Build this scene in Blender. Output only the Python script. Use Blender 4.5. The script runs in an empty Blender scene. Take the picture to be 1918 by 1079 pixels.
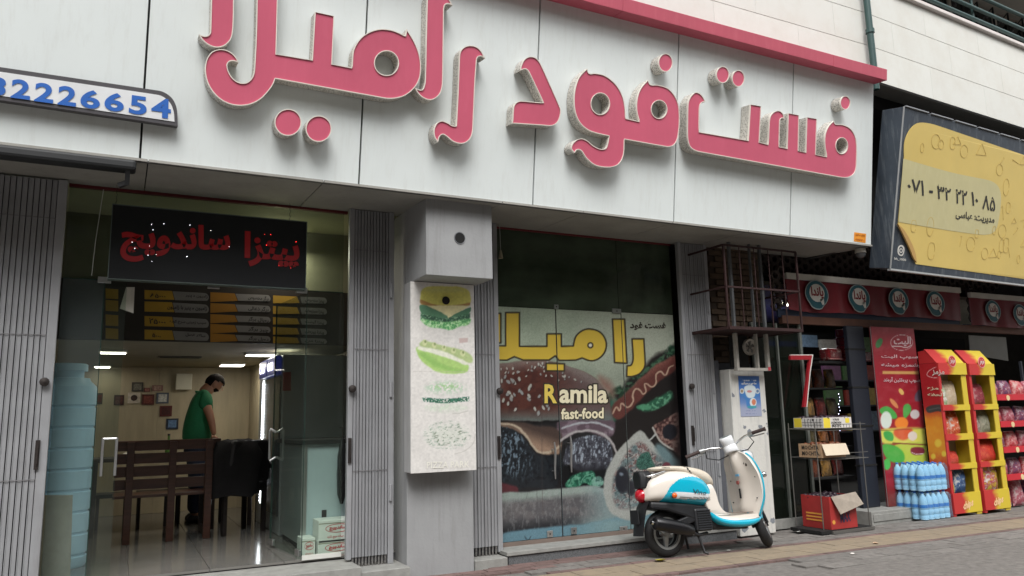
import bpy, bmesh, math, random, unicodedata
import numpy as np
from mathutils import Vector, Matrix
from mathutils.geometry import tessellate_polygon

# ------------------------------------------------------------------ camera, sky, sun, exposure
SC = bpy.context.scene
COL = SC.collection
PW, PH, FOC, EYE = 1918, 1079, 1440.0, 1.25
YAW, PITCH, ROLL = [math.radians(a) for a in (27.15, 9.57, 1.335)]
cF = np.array([math.sin(YAW)*math.cos(PITCH), math.cos(YAW)*math.cos(PITCH), math.sin(PITCH)])
_r = np.array([math.cos(YAW), -math.sin(YAW), 0.0]); _u = np.cross(_r, cF)
cU = _u*math.cos(ROLL)+_r*math.sin(ROLL); cR = _r*math.cos(ROLL)-_u*math.sin(ROLL)
cC = np.array([0, 0, EYE])
cam = bpy.data.cameras.new('camera'); camo = bpy.data.objects.new('camera', cam); COL.objects.link(camo)
cam.sensor_fit = 'HORIZONTAL'; cam.sensor_width = 36.0; cam.lens = 36.0*FOC/PW
cam.clip_start = .05; cam.clip_end = 600
camo.matrix_world = Matrix(((cR[0], cU[0], -cF[0], 0), (cR[1], cU[1], -cF[1], 0), (cR[2], cU[2], -cF[2], EYE), (0, 0, 0, 1)))
SC.camera = camo

SUN_EL, SUN_AZ = math.radians(52), math.radians(200)      # compass bearing of the sun, clockwise from +y
w = bpy.data.worlds.new('World'); SC.world = w; w.use_nodes = True
nt = w.node_tree; bg = nt.nodes['Background']
sky = nt.nodes.new('ShaderNodeTexSky'); sky.sky_type = 'NISHITA'; sky.sun_disc = False
sky.sun_elevation = SUN_EL; sky.sun_rotation = SUN_AZ; sky.air_density = 1.0; sky.dust_density = 3.0; sky.ozone_density = 1.0
hs = nt.nodes.new('ShaderNodeHueSaturation'); hs.inputs['Saturation'].default_value = .22
mixc = nt.nodes.new('ShaderNodeMixRGB'); mixc.inputs['Fac'].default_value = .55; mixc.inputs['Color2'].default_value = (12.2, 12.2, 12.1, 1)  # cloud cover
nt.links.new(sky.outputs[0], hs.inputs['Color']); nt.links.new(hs.outputs[0], mixc.inputs['Color1'])
nt.links.new(mixc.outputs[0], bg.inputs['Color']); bg.inputs['Strength'].default_value = .085
sl = bpy.data.lights.new('sun', 'SUN'); sl.energy = 1.5; sl.angle = math.radians(30); sl.color = (1, .985, .965)
so = bpy.data.objects.new('sun', sl); COL.objects.link(so)
sd = Vector((math.sin(SUN_AZ)*math.cos(SUN_EL), math.cos(SUN_AZ)*math.cos(SUN_EL), math.sin(SUN_EL)))
so.rotation_euler = sd.to_track_quat('Z', 'Y').to_euler(); so.location = (0, -5, 30)
vs = SC.view_settings; vs.view_transform = 'Standard'; vs.look = 'None'; vs.exposure = 1.0; vs.gamma = 1; vs.use_curve_mapping = False
try:
    SC.cycles.max_bounces = 7; SC.cycles.diffuse_bounces = 3; SC.cycles.glossy_bounces = 3; SC.cycles.transmission_bounces = 4
    SC.cycles.transparent_max_bounces = 12; SC.cycles.use_denoising = True; SC.cycles.caustics_reflective = False; SC.cycles.caustics_refractive = False
except Exception: pass

# ------------------------------------------------------------------ surveying helpers (points of the real planes)
def ray(px, py): return (cF*FOC+cR*(px-PW/2)-cU*(py-PH/2))/FOC
def P(px, py, axis, val):
    d = ray(px, py); return cC+d*((val-cC[axis])/d[axis])
class Plane:
    def __init__(s, p0, n): s.p0 = np.array(p0, float); s.n = np.array(n, float)/np.linalg.norm(n)
    def __call__(s, px, py, off=0.0):
        d = ray(px, py); return cC+d*(((s.p0+s.n*off)-cC) @ s.n)/(d @ s.n)
def YP(y): return Plane((0, y, 0), (0, -1, 0))
def project(Q):
    d = np.asarray(Q, float)-cC; z = d @ cF
    return PW/2+FOC*(d @ cR)/z, PH/2-FOC*(d @ cU)/z

# ------------------------------------------------------------------ materials
def lin(c):
    out = []
    for v in c[:3]:
        v = v/255.0; out.append(v/12.92 if v <= .04045 else ((v+.055)/1.055)**2.4)
    return (*out, 1.0)
def N(nt, t, **k):
    n = nt.nodes.new(t)
    for a, b in k.items():
        if a in n.inputs.keys(): n.inputs[a].default_value = b
        else: setattr(n, a, b)
    return n
MATS = {}
def mat(name, col, rough=.6, metal=0.0, var=.07, scale=5.0, bump=0.0, bscale=60.0, streak=0.0, streakcol=(70, 62, 52), coat=0.0, emit=None, estr=0.0, attr=False, stretch=(1, 1, 1), spec=.5):
    if name in MATS: return MATS[name]
    m = bpy.data.materials.new(name); m.use_nodes = True; nt = m.node_tree; L = nt.links.new
    b = nt.nodes['Principled BSDF']; b.inputs['Roughness'].default_value = rough; b.inputs['Metallic'].default_value = metal
    b.inputs['Coat Weight'].default_value = coat; b.inputs['Specular IOR Level'].default_value = spec
    tc = N(nt, 'ShaderNodeTexCoord'); mp = N(nt, 'ShaderNodeMapping'); mp.inputs['Scale'].default_value = stretch
    gp = N(nt, 'ShaderNodeNewGeometry'); L(gp.outputs['Position'], mp.inputs['Vector'])
    ns = N(nt, 'ShaderNodeTexNoise', Scale=scale, Detail=6.0, Roughness=.6); L(mp.outputs[0], ns.inputs['Vector'])
    if attr:
        at = N(nt, 'ShaderNodeAttribute'); at.attribute_name = 'Col'; base = at.outputs['Color']
        mx = N(nt, 'ShaderNodeMixRGB', blend_type='MULTIPLY', Fac=1.0); L(base, mx.inputs['Color1'])
        rp = N(nt, 'ShaderNodeValToRGB'); rp.color_ramp.elements[0].position = .3; rp.color_ramp.elements[1].position = .7
        rp.color_ramp.elements[0].color = (1-var*2,)*3+(1,); rp.color_ramp.elements[1].color = (1, 1, 1, 1)
        L(ns.outputs['Fac'], rp.inputs['Fac']); L(rp.outputs['Color'], mx.inputs['Color2']); out = mx.outputs[0]
    else:
        c = lin(col); rp = N(nt, 'ShaderNodeValToRGB'); rp.color_ramp.elements[0].position = .3; rp.color_ramp.elements[1].position = .7
        rp.color_ramp.elements[0].color = tuple(x*(1-var) for x in c[:3])+(1,); rp.color_ramp.elements[1].color = tuple(min(1, x*(1+var)) for x in c[:3])+(1,)
        L(ns.outputs['Fac'], rp.inputs['Fac']); out = rp.outputs['Color']
    if streak > 0:
        mp2 = N(nt, 'ShaderNodeMapping'); mp2.inputs['Scale'].default_value = (9, 9, .9); L(gp.outputs['Position'], mp2.inputs['Vector'])
        n2 = N(nt, 'ShaderNodeTexNoise', Scale=2.2, Detail=7.0, Roughness=.7); L(mp2.outputs[0], n2.inputs['Vector'])
        r2 = N(nt, 'ShaderNodeValToRGB'); r2.color_ramp.elements[0].position = .5; r2.color_ramp.elements[1].position = .78
        r2.color_ramp.elements[0].color = (0, 0, 0, 1); r2.color_ramp.elements[1].color = (streak,)*3+(1,)
        L(n2.outputs['Fac'], r2.inputs['Fac']); m2 = N(nt, 'ShaderNodeMixRGB', Color2=lin(streakcol))
        L(r2.outputs['Color'], m2.inputs['Fac']); L(out, m2.inputs['Color1']); out = m2.outputs[0]
    L(out, b.inputs['Base Color'])
    if bump > 0:
        n3 = N(nt, 'ShaderNodeTexNoise', Scale=bscale, Detail=4.0); L(gp.outputs['Position'], n3.inputs['Vector'])
        bp = N(nt, 'ShaderNodeBump', Strength=bump, Distance=.01); L(n3.outputs['Fac'], bp.inputs['Height']); L(bp.outputs[0], b.inputs['Normal'])
    if emit:
        b.inputs['Emission Color'].default_value = lin(emit); b.inputs['Emission Strength'].default_value = estr
    MATS[name] = m; return m
def glass_mat(name, tint=(200, 215, 205), refl=1.0, dirt_veil=.03, dirt_veil_col=(150, 155, 150)):
    m = bpy.data.materials.new(name); m.use_nodes = True; nt = m.node_tree; nt.nodes.clear(); L = nt.links.new
    o = N(nt, 'ShaderNodeOutputMaterial'); tr = N(nt, 'ShaderNodeBsdfTransparent', Color=lin(tint)); gl = N(nt, 'ShaderNodeBsdfGlossy', Color=(refl, refl, refl, 1), Roughness=.03)
    fr = N(nt, 'ShaderNodeFresnel', IOR=1.5); mx = N(nt, 'ShaderNodeMixShader'); ge = N(nt, 'ShaderNodeNewGeometry'); iv = N(nt, 'ShaderNodeMath', operation='SUBTRACT'); iv.inputs[0].default_value = 1.0; L(ge.outputs['Backfacing'], iv.inputs[1]); fm = N(nt, 'ShaderNodeMath', operation='MULTIPLY'); L(fr.outputs[0], fm.inputs[0]); L(iv.outputs[0], fm.inputs[1]); L(fm.outputs[0], mx.inputs[0]); L(tr.outputs[0], mx.inputs[1]); L(gl.outputs[0], mx.inputs[2])
    df = N(nt, 'ShaderNodeBsdfDiffuse', Color=lin(dirt_veil_col)); m2 = N(nt, 'ShaderNodeMixShader')
    ns = N(nt, 'ShaderNodeTexNoise', Scale=3.0, Detail=5.0); mr = N(nt, 'ShaderNodeMath', operation='MULTIPLY'); mr.inputs[1].default_value = dirt_veil*2; L(ns.outputs['Fac'], mr.inputs[0])  # diffuse layer: dirt, and a painted reflection on the veiled panes
    L(mr.outputs[0], m2.inputs[0]); L(mx.outputs[0], m2.inputs[1]); L(df.outputs[0], m2.inputs[2]); L(m2.outputs[0], o.inputs[0]); MATS[name] = m; return m

# ------------------------------------------------------------------ mesh building
WORG = {}
def v3(p): return (float(p[0]), float(p[1]), float(p[2]))
class MB:
    def __init__(s): s.v = []; s.f = []; s.m = []; s.cur = 0
    def add(s, vs, fs):
        n = len(s.v); s.v += [v3(p) for p in vs]; s.f += [tuple(i+n for i in f) for f in fs]; s.m += [s.cur]*len(fs); return s
    def box(s, x0, y0, z0, x1, y1, z1):
        return s.hexa([(x0, y0, z0), (x1, y0, z0), (x1, y1, z0), (x0, y1, z0), (x0, y0, z1), (x1, y0, z1), (x1, y1, z1), (x0, y1, z1)])
    def hexa(s, p): return s.add(p, [(0, 3, 2, 1), (4, 5, 6, 7), (0, 1, 5, 4), (1, 2, 6, 5), (2, 3, 7, 6), (3, 0, 4, 7)])
    def slab(s, quad, off):      # quad of 4 points extruded by a vector
        q = [np.array(p, float) for p in quad]; off = np.array(off, float); return s.hexa([v3(p) for p in q]+[v3(p+off) for p in q])
    def bar(s, a, b, w, h, up=(0, 0, 1)):
        a = np.array(a, float); b = np.array(b, float); d = b-a; d /= np.linalg.norm(d); u = np.array(up, float); r = np.cross(d, u)
        if np.linalg.norm(r) < 1e-4: r = np.cross(d, (1, 0, 0))
        r /= np.linalg.norm(r); u = np.cross(r, d); r *= w/2; u *= h/2
        return s.hexa([a-r-u, a+r-u, b+r-u, b-r-u, a-r+u, a+r+u, b+r+u, b-r+u])
    def tube(s, pts, r, n=8, caps=True):
        pts = [np.array(p, float) for p in pts]; k = len(pts); rs = r if isinstance(r, (list, tuple)) else [r]*k
        t0 = pts[1]-pts[0]; t0 /= np.linalg.norm(t0); a = np.cross(t0, (0, 0, 1.0))
        if np.linalg.norm(a) < 1e-3: a = np.cross(t0, (1.0, 0, 0))
        a /= np.linalg.norm(a); vs = []
        for i in range(k):
            t = (pts[min(i+1, k-1)]-pts[max(i-1, 0)]); t /= (np.linalg.norm(t)+1e-9); a = a-t*(a @ t); a /= (np.linalg.norm(a)+1e-9); b = np.cross(t, a)
            for j in range(n):
                an = 2*math.pi*j/n; vs.append(pts[i]+(a*math.cos(an)+b*math.sin(an))*rs[i])
        fs = [(i*n+j, i*n+(j+1) % n, (i+1)*n+(j+1) % n, (i+1)*n+j) for i in range(k-1) for j in range(n)]
        if caps: fs += [tuple(range(n))[::-1], tuple((k-1)*n+j for j in range(n))]
        return s.add(vs, fs)
    def lathe(s, prof, c=(0, 0, 0), n=16, ax='z', sy=1.0):
        vs = []
        for r, h in prof:
            for j in range(n):
                a = 2*math.pi*j/n; x, y = r*math.cos(a), r*math.sin(a)*sy
                vs.append({'z': (c[0]+x, c[1]+y, c[2]+h), 'y': (c[0]+x, c[1]+h, c[2]+y), 'x': (c[0]+h, c[1]+x, c[2]+y)}[ax])
        k = len(prof); fs = [(i*n+j, i*n+(j+1) % n, (i+1)*n+(j+1) % n, (i+1)*n+j) for i in range(k-1) for j in range(n)]
        fs += [tuple(range(n))[::-1], tuple((k-1)*n+j for j in range(n))]
        return s.add(vs, fs)
    def loft(s, rings, caps=True, closed=True):
        n = len(rings[0]); vs = [p for r in rings for p in r]; k = len(rings); m_ = n if closed else n-1
        fs = [(i*n+j, i*n+(j+1) % n, (i+1)*n+(j+1) % n, (i+1)*n+j) for i in range(k-1) for j in range(m_)]
        if caps and closed: fs += [tuple(range(n))[::-1], tuple((k-1)*n+j for j in range(n))]
        return s.add(vs, fs)
    def cap(s, loops, flip=False):          # flat polygon with holes, loops of 3D points
        tr = tessellate_polygon([[Vector(v3(p)) for p in l] for l in loops]); vs = [p for l in loops for p in l]
        return s.add(vs, [t[::-1] if flip else t for t in tr])
    def wall(s, loop, off, flip=False):
        n = len(loop); off = np.array(off, float); vs = list(loop)+[np.array(p)+off for p in loop]
        fs = [(j, (j+1) % n, n+(j+1) % n, n+j) for j in range(n)]
        return s.add(vs, [f[::-1] for f in fs] if flip else fs)
    def prism(s, loops, off):
        off = np.array(off, float); s.cap(loops); s.cap([[np.array(p)+off for p in l] for l in loops], True)
        for l in loops: s.wall(l, off)
        return s
def _props(o, label, cat, group, kind):
    if label: o['label'] = label
    if cat: o['category'] = cat
    if group: o['group'] = group
    if kind: o['kind'] = kind
def link_mesh(name, me, mats, parent, origin, label=None, cat=None, group=None, kind=None, smooth=None, bevel=0, local=False, solid=0):
    o = bpy.data.objects.new(name, me); COL.objects.link(o)
    for m in (mats if isinstance(mats, (list, tuple)) else [mats]):
        if len(me.materials) < (len(mats) if isinstance(mats, (list, tuple)) else 1): me.materials.append(m)
    if parent is not None: o.parent = parent
    o.location = origin; WORG[o.name] = Vector(origin)+(WORG[parent.name] if parent is not None else Vector())
    if smooth: me.shade_smooth(); me.set_sharp_from_angle(angle=math.radians(smooth))
    if bevel: 
        bv = o.modifiers.new('bevel', 'BEVEL'); bv.width = bevel; bv.segments = 2; bv.limit_method = 'ANGLE'; bv.angle_limit = .7
    _props(o, label, cat, group, kind); return o
def obj(name, mb, mats, parent=None, local=False, origin=None, fix=True, **k):
    vs = np.array(mb.v, float)
    if local: org = Vector((0, 0, 0)); sub = np.zeros(3)
    else:
        if origin is None: origin = ((vs[:, 0].min()+vs[:, 0].max())/2, (vs[:, 1].min()+vs[:, 1].max())/2, vs[:, 2].min())
        sub = np.array(origin, float); org = Vector(v3(origin))-(WORG[parent.name] if parent is not None else Vector())
    me = bpy.data.meshes.new(name); me.from_pydata([tuple(p) for p in vs-sub], [], mb.f)
    for p, mi in zip(me.polygons, mb.m): p.material_index = mi
    if fix:
        bm = bmesh.new(); bm.from_mesh(me); bmesh.ops.remove_doubles(bm, verts=bm.verts, dist=1e-5); bmesh.ops.recalc_face_normals(bm, faces=bm.faces); bm.to_mesh(me); bm.free()
    me.update(); return link_mesh(name, me, mats, parent, org, **k)
def thing(name, label, cat, loc=(0, 0, 0), group=None, rotz=0.0, kind=None):
    o = bpy.data.objects.new(name, None); COL.objects.link(o); o.empty_display_size = .1; o.location = loc; o.rotation_euler = (0, 0, rotz)
    WORG[o.name] = Vector(loc); _props(o, label, cat, group, kind); return o
def copy_tree(o, parent=None):
    kids = [c for c in o.children]; c = o.copy(); COL.objects.link(c)
    if parent is not None: c.parent = parent
    for k in kids: copy_tree(k, c)
    return c
def dup(o, loc, label=None, rotz=None, group=None, scale=None):
    c = copy_tree(o); c.location = loc; WORG[c.name] = Vector(loc)
    if rotz is not None: c.rotation_euler = (0, 0, rotz)
    if scale: c.scale = scale
    if label: c['label'] = label
    if group: c['group'] = group
    return c
def share(name, o, loc, parent, rot=None, scale=None):       # a repeat of a piece, mesh data shared; loc in world
    c = bpy.data.objects.new(name, o.data); COL.objects.link(c); c.parent = parent
    c.location = Vector(v3(loc))-(WORG[parent.name] if parent is not None else Vector())
    if rot: c.rotation_euler = rot
    if scale: c.scale = scale
    return c

# smooth outlines: (x, y) smooth, (x, y, 1) corner
def spline(pts, per=6, closed=True):
    n = len(pts); out = []
    for i in range(n if closed else n-1):
        p1, p2 = pts[i], pts[(i+1) % n]; p0 = pts[(i-1) % n] if (closed or i > 0) else p1; p3 = pts[(i+2) % n] if (closed or i+2 < n) else p2
        c1, c2 = len(p1) > 2, len(p2) > 2; a0 = p1 if c1 else p0; a3 = p2 if c2 else p3
        P0, P1, P2, P3 = [np.array(q[:2], float) for q in (a0, p1, p2, a3)]
        d = np.linalg.norm(P2-P1)
        k = per if not (c1 and c2) else 1
        # chord-limited tangents keep long straight runs straight
        def tan(A, B, Cc, corner):
            if corner: return (P2-P1)
            t = (Cc-A); L = np.linalg.norm(t)
            return t/L*min(d, 1.4*min(np.linalg.norm(B-A), np.linalg.norm(Cc-B))) if L > 0 else t
        T1 = tan(P0, P1, P2, c1); T2 = tan(P1, P2, P3, c2)
        for j in range(k):
            t = j/k; out.append((2*t**3-3*t**2+1)*P1+(t**3-2*t**2+t)*T1+(-2*t**3+3*t**2)*P2+(t**3-t**2)*T2)
    if not closed: out.append(np.array(pts[-1][:2], float))
    return out
def ell(cx, cy, rx, ry, n=24, rot=0): return [np.array((cx+rx*math.cos(a)*math.cos(rot)-ry*math.sin(a)*math.sin(rot), cy+rx*math.cos(a)*math.sin(rot)+ry*math.sin(a)*math.cos(rot))) for a in np.linspace(0, 2*math.pi, n, endpoint=False)]
def crop(x0, y0, s): return lambda pts: [np.array((x0+p[0]/s, y0+p[1]/s)) for p in pts]

# ------------------------------------------------------------------ lettering: Persian shaped to its joined letter forms, mapped onto a surface
_F = {}
for _cp in list(range(0xFB50, 0xFBFF+1))+list(range(0xFE80, 0xFEFD)):
    _d = unicodedata.decomposition(chr(_cp)).split()
    if len(_d) == 2 and _d[0] in ('<isolated>', '<final>', '<initial>', '<medial>'): _F.setdefault(int(_d[1], 16), {})[_d[0][1:4]] = chr(_cp)
    if len(_d) == 3 and _d[1] == '0644' and _d[2] == '0627': _F.setdefault('la', {})[_d[0][1:4]] = chr(_cp)
def shape(t):
    res = []; i = 0
    def joins_next(c): return 'ini' in _F.get(ord(c), {})
    def is_ar(c): return ord(c) in _F
    while i < len(t):
        c = t[i]
        if not is_ar(c): res.append(c); i += 1; continue
        prev = i > 0 and is_ar(t[i-1]) and joins_next(t[i-1]) 
        if c == 'ل' and i+1 < len(t) and t[i+1] == 'ا': res.append(_F['la']['fin' if prev else 'iso']); i += 2; continue
        nxt = i+1 < len(t) and is_ar(t[i+1]) and joins_next(c) 
        f = _F[ord(c)]; k = ('med' if nxt else 'fin') if prev else ('ini' if nxt else 'iso'); res.append(f.get(k, f.get('fin' if prev else 'iso', c))); i += 1
    if not any(is_ar(c) for c in t): return t
    out = []; run = []
    for c in res[::-1]:
        if c.isdigit(): run.insert(0, c)
        else: out += run; run = []; out.append(c)
    return ''.join(out+run)
_TC = {}
def text_geo(body, bold=0.0, shear=0.0, sp=1.0, res=2):
    key = (body, bold, shear, sp, res)
    if key in _TC: return _TC[key]
    c = bpy.data.curves.new('t', 'FONT'); c.body = '\n'.join(shape(b) for b in body.split('\n')); c.size = 1; c.offset = bold; c.shear = shear; c.space_character = sp; c.align_x = 'CENTER'; c.resolution_u = res
    o = bpy.data.objects.new('t', c); COL.objects.link(o); dg = bpy.context.evaluated_depsgraph_get(); me = bpy.data.meshes.new_from_object(o.evaluated_get(dg))
    V = np.array([v.co[:] for v in me.vertices]) if len(me.vertices) else np.zeros((0, 3)); Fs = [tuple(p.vertices) for p in me.polygons]
    par = list(range(len(V)))
    def fd(i):
        while par[i] != i: par[i] = par[par[i]]; i = par[i]
        return i
    for f in Fs:
        for j in f[1:]: par[fd(j)] = fd(f[0])
    ids = {}
    for i in range(len(V)): V[i, 2] = ids.setdefault(fd(i), len(ids)) % 7*.00018      # neighbouring letters never share a plane
    bpy.data.objects.remove(o); bpy.data.curves.remove(c); bpy.data.meshes.remove(me)
    _TC[key] = (V, Fs); return V, Fs
def text_quad(mb, body, corners, bold=.0, lift=.002, n=None, keep=None, ext=None, shear=0.0, sp=1.0, res=2):
    """lettering laid on the quad corners = TL, TR, BR, BL (3D), lifted along its normal"""
    V, Fs = text_geo(body, bold, shear, sp, res)
    if len(V) == 0: return mb
    e = ext if ext else (V[:, 0].min(), V[:, 0].max(), V[:, 1].min(), V[:, 1].max())
    TL, TR, BR, BL = [np.array(c, float) for c in corners]; nn = np.cross(BR-BL, TL-BL); nn /= np.linalg.norm(nn)
    a = ((V[:, 0]-e[0])/(e[1]-e[0]))[:, None]; b = ((V[:, 1]-e[2])/(e[3]-e[2]))[:, None]
    Q = BL*(1-a)*(1-b)+BR*a*(1-b)+TR*a*b+TL*(1-a)*b+nn*(lift+V[:, 2:3])
    return mb.add(list(Q), Fs)
def bounds(body, bold=0.0):
    V, _ = text_geo(body, bold); return (V[:, 0].min(), V[:, 0].max(), V[:, 1].min(), V[:, 1].max())
def pq(pl, x0, y0, x1, y1, x2, y2, x3, y3, off=0.0): return [pl(x0, y0, off), pl(x1, y1, off), pl(x2, y2, off), pl(x3, y3, off)]

# ------------------------------------------------------------------ flat prints: colours laid on a fine grid
def vnoise(x, y, seed=0):
    def h(i, j):
        n = np.sin(i*127.1+j*311.7+seed*74.7)*43758.5453; return n-np.floor(n)
    xi, yi = np.floor(x), np.floor(y); xf, yf = x-xi, y-yi; u, v = xf*xf*(3-2*xf), yf*yf*(3-2*yf)
    return (h(xi, yi)*(1-u)+h(xi+1, yi)*u)*(1-v)+(h(xi, yi+1)*(1-u)+h(xi+1, yi+1)*u)*v
def fbm(x, y, seed=0, o=4):
    r = 0; a = .5
    for k in range(o): r = r+a*vnoise(x*2**k, y*2**k, seed+k*7); a *= .5
    return r/(1-.5**o)
def sdf(px, py, poly):
    poly = np.array([p[:2] for p in poly], float); d = np.full(px.shape, 1e9); inside = np.zeros(px.shape, bool); n = len(poly)
    for i in range(n):
        a, b = poly[i], poly[(i+1) % n]; e = b-a; wx, wy = px-a[0], py-a[1]; t = np.clip((wx*e[0]+wy*e[1])/(e @ e+1e-9), 0, 1)
        d = np.minimum(d, (wx-e[0]*t)**2+(wy-e[1]*t)**2)
        c = ((a[1] <= py) & (b[1] > py)) | ((b[1] <= py) & (a[1] > py))
        with np.errstate(divide='ignore', invalid='ignore'): xx = a[0]+(py-a[1])/(b[1]-a[1]+1e-12)*e[0]
        inside ^= c & (px < xx)
    return np.where(inside, -np.sqrt(d), np.sqrt(d))
class Print:
    def __init__(s, px, py, base): s.x, s.y = px, py; s.c = np.zeros(px.shape+(3,))+np.array(base, float)
    def mix(s, m, col):
        m = np.clip(m, 0, 1)[..., None]; s.c = s.c*(1-m)+np.array(col, float)*m
    def poly(s, pts, col, soft=1.0, a=1.0, sm=True):
        d = sdf(s.x, s.y, spline(pts, 4) if sm else pts); s.mix((.5-d/soft)*a, col); return d
    def ell(s, cx, cy, rx, ry, col, soft=.15, a=1.0, rot=0):
        X, Y = s.x-cx, s.y-cy; u = (X*math.cos(rot)+Y*math.sin(rot))/rx; v = (-X*math.sin(rot)+Y*math.cos(rot))/ry
        r = np.sqrt(u*u+v*v); s.mix((1-r)/soft*a+.5*a*(r < 1), col); return r
    def line(s, pts, w, col, soft=1.0, a=1.0):
        d = np.full(s.x.shape, 1e9)
        for p, q in zip(pts[:-1], pts[1:]):
            p = np.array(p[:2], float); q = np.array(q[:2], float); e = q-p; wx, wy = s.x-p[0], s.y-p[1]; t = np.clip((wx*e[0]+wy*e[1])/(e @ e+1e-9), 0, 1)
            d = np.minimum(d, np.hypot(wx-e[0]*t, wy-e[1]*t))
        s.mix((.5-(d-w/2)/soft)*a, col)
def print_grid(name, corners, nx, ny, painter, m, parent=None, thick=0.004, uv=None, **k):
    """printed sheet on the quad TL,TR,BR,BL; painter gets a Print in photo pixel coordinates (or uv range)"""
    TL, TR, BR, BL = [np.array(c, float) for c in corners]; a = np.linspace(0, 1, nx+1)[None, :, None]; b = np.linspace(0, 1, ny+1)[:, None, None]
    G = (TL*(1-a)+TR*a)*(1-b)+(BL*(1-a)+BR*a)*b
    if uv: px = np.broadcast_to(uv[0]+(uv[2]-uv[0])*a[..., 0], G.shape[:2]); py = np.broadcast_to(uv[1]+(uv[3]-uv[1])*b[..., 0], G.shape[:2])
    else: px, py = project(G.reshape(-1, 3)); px = px.reshape(G.shape[:2]); py = py.reshape(G.shape[:2])
    pr = Print(px, py, (128, 128, 128)); painter(pr); C = np.clip(pr.c, 0, 255)/255.0
    C = np.where(C <= .04045, C/12.92, ((C+.055)/1.055)**2.4)
    org = (TL+TR+BR+BL)/4; org[2] = min(BL[2], BR[2])
    me = bpy.data.meshes.new(name); V = (G.reshape(-1, 3)-org); w_ = nx+1
    idx = np.arange((ny+1)*w_).reshape(ny+1, w_); F_ = np.stack([idx[1:, :-1], idx[1:, 1:], idx[:-1, 1:], idx[:-1, :-1]], -1).reshape(-1, 4)
    nrm = np.cross(BR-BL, TL-BL); nrm /= np.linalg.norm(nrm)
    if thick:
        k0 = len(V); V = np.vstack([V, [TL-org-nrm*thick, TR-org-nrm*thick, BR-org-nrm*thick, BL-org-nrm*thick]]); i0, i1, i2, i3 = idx[0, 0], idx[0, -1], idx[-1, -1], idx[-1, 0]
        ext = [(i0, i1, k0+1, k0), (i1, i2, k0+2, k0+1), (i2, i3, k0+3, k0+2), (i3, i0, k0, k0+3), (k0, k0+1, k0+2, k0+3)]
    else: ext = []
    me.from_pydata(V.tolist(), [], F_.tolist()+ext); ca = me.color_attributes.new('Col', 'FLOAT_COLOR', 'POINT')
    full = np.ones((len(V), 4)); full[:C.reshape(-1, 3).shape[0], :3] = C.reshape(-1, 3)
    if thick: full[-4:, :3] = .5
    ca.data.foreach_set('color', full.ravel()); me.update()
    return link_mesh(name, me, m, parent, Vector(v3(org))-(WORG[parent.name] if parent is not None else Vector()), **k)

# ================================================================== THE SETTING
R = random.Random(7)
M_asph = mat('asphalt', (62, 62, 64), .95, var=.25, scale=8, bump=.6, bscale=180)
def rnd_mat(name, col, amt=.25, rough=.85, scale=14, bump=.5, spot=(60, 56, 52)):
    m = bpy.data.materials.new(name); m.use_nodes = True; nt = m.node_tree; L = nt.links.new; b = nt.nodes['Principled BSDF']; b.inputs['Roughness'].default_value = rough
    oi = N(nt, 'ShaderNodeObjectInfo'); gp = N(nt, 'ShaderNodeNewGeometry'); ns = N(nt, 'ShaderNodeTexNoise', Scale=scale, Detail=8.0, Roughness=.7); L(gp.outputs['Position'], ns.inputs['Vector'])
    c = lin(col); m1 = N(nt, 'ShaderNodeMixRGB', Color1=tuple(x*(1-amt) for x in c[:3])+(1,), Color2=tuple(x*(1+amt) for x in c[:3])+(1,)); L(oi.outputs['Random'], m1.inputs['Fac'])
    rp = N(nt, 'ShaderNodeValToRGB'); rp.color_ramp.elements[0].position = .42; rp.color_ramp.elements[1].position = .72; L(ns.outputs['Fac'], rp.inputs['Fac'])
    m2 = N(nt, 'ShaderNodeMixRGB', Color2=lin(spot)); mm = N(nt, 'ShaderNodeMath', operation='MULTIPLY'); mm.inputs[1].default_value = .6; L(rp.outputs['Color'], mm.inputs[0]); L(mm.outputs[0], m2.inputs['Fac'])
    L(m1.outputs[0], m2.inputs['Color1']); L(m2.outputs[0], b.inputs['Base Color'])
    n3 = N(nt, 'ShaderNodeTexNoise', Scale=90.0, Detail=4.0); L(gp.outputs['Position'], n3.inputs['Vector']); bp = N(nt, 'ShaderNodeBump', Strength=bump, Distance=.008); L(n3.outputs['Fac'], bp.inputs['Height']); L(bp.outputs[0], b.inputs['Normal'])
    MATS[name] = m; return m
M_grout = mat('paving bed', (112, 108, 104), .95, var=.28, scale=16, bump=.7, bscale=120)
M_pgrey = rnd_mat('grey paver', (122, 118, 114), .12); M_pred = rnd_mat('red paver', (116, 94, 90), .18); M_ptan = rnd_mat('tan paver', (142, 128, 108), .035, scale=9, spot=(108, 100, 90))
M_stonestep = mat('step stone', (140, 140, 136), .7, var=.18, scale=12, bump=.2)
M_terr = mat('speckled terrazzo', (92, 94, 96), .8, var=.5, scale=120, bump=.2)

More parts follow.
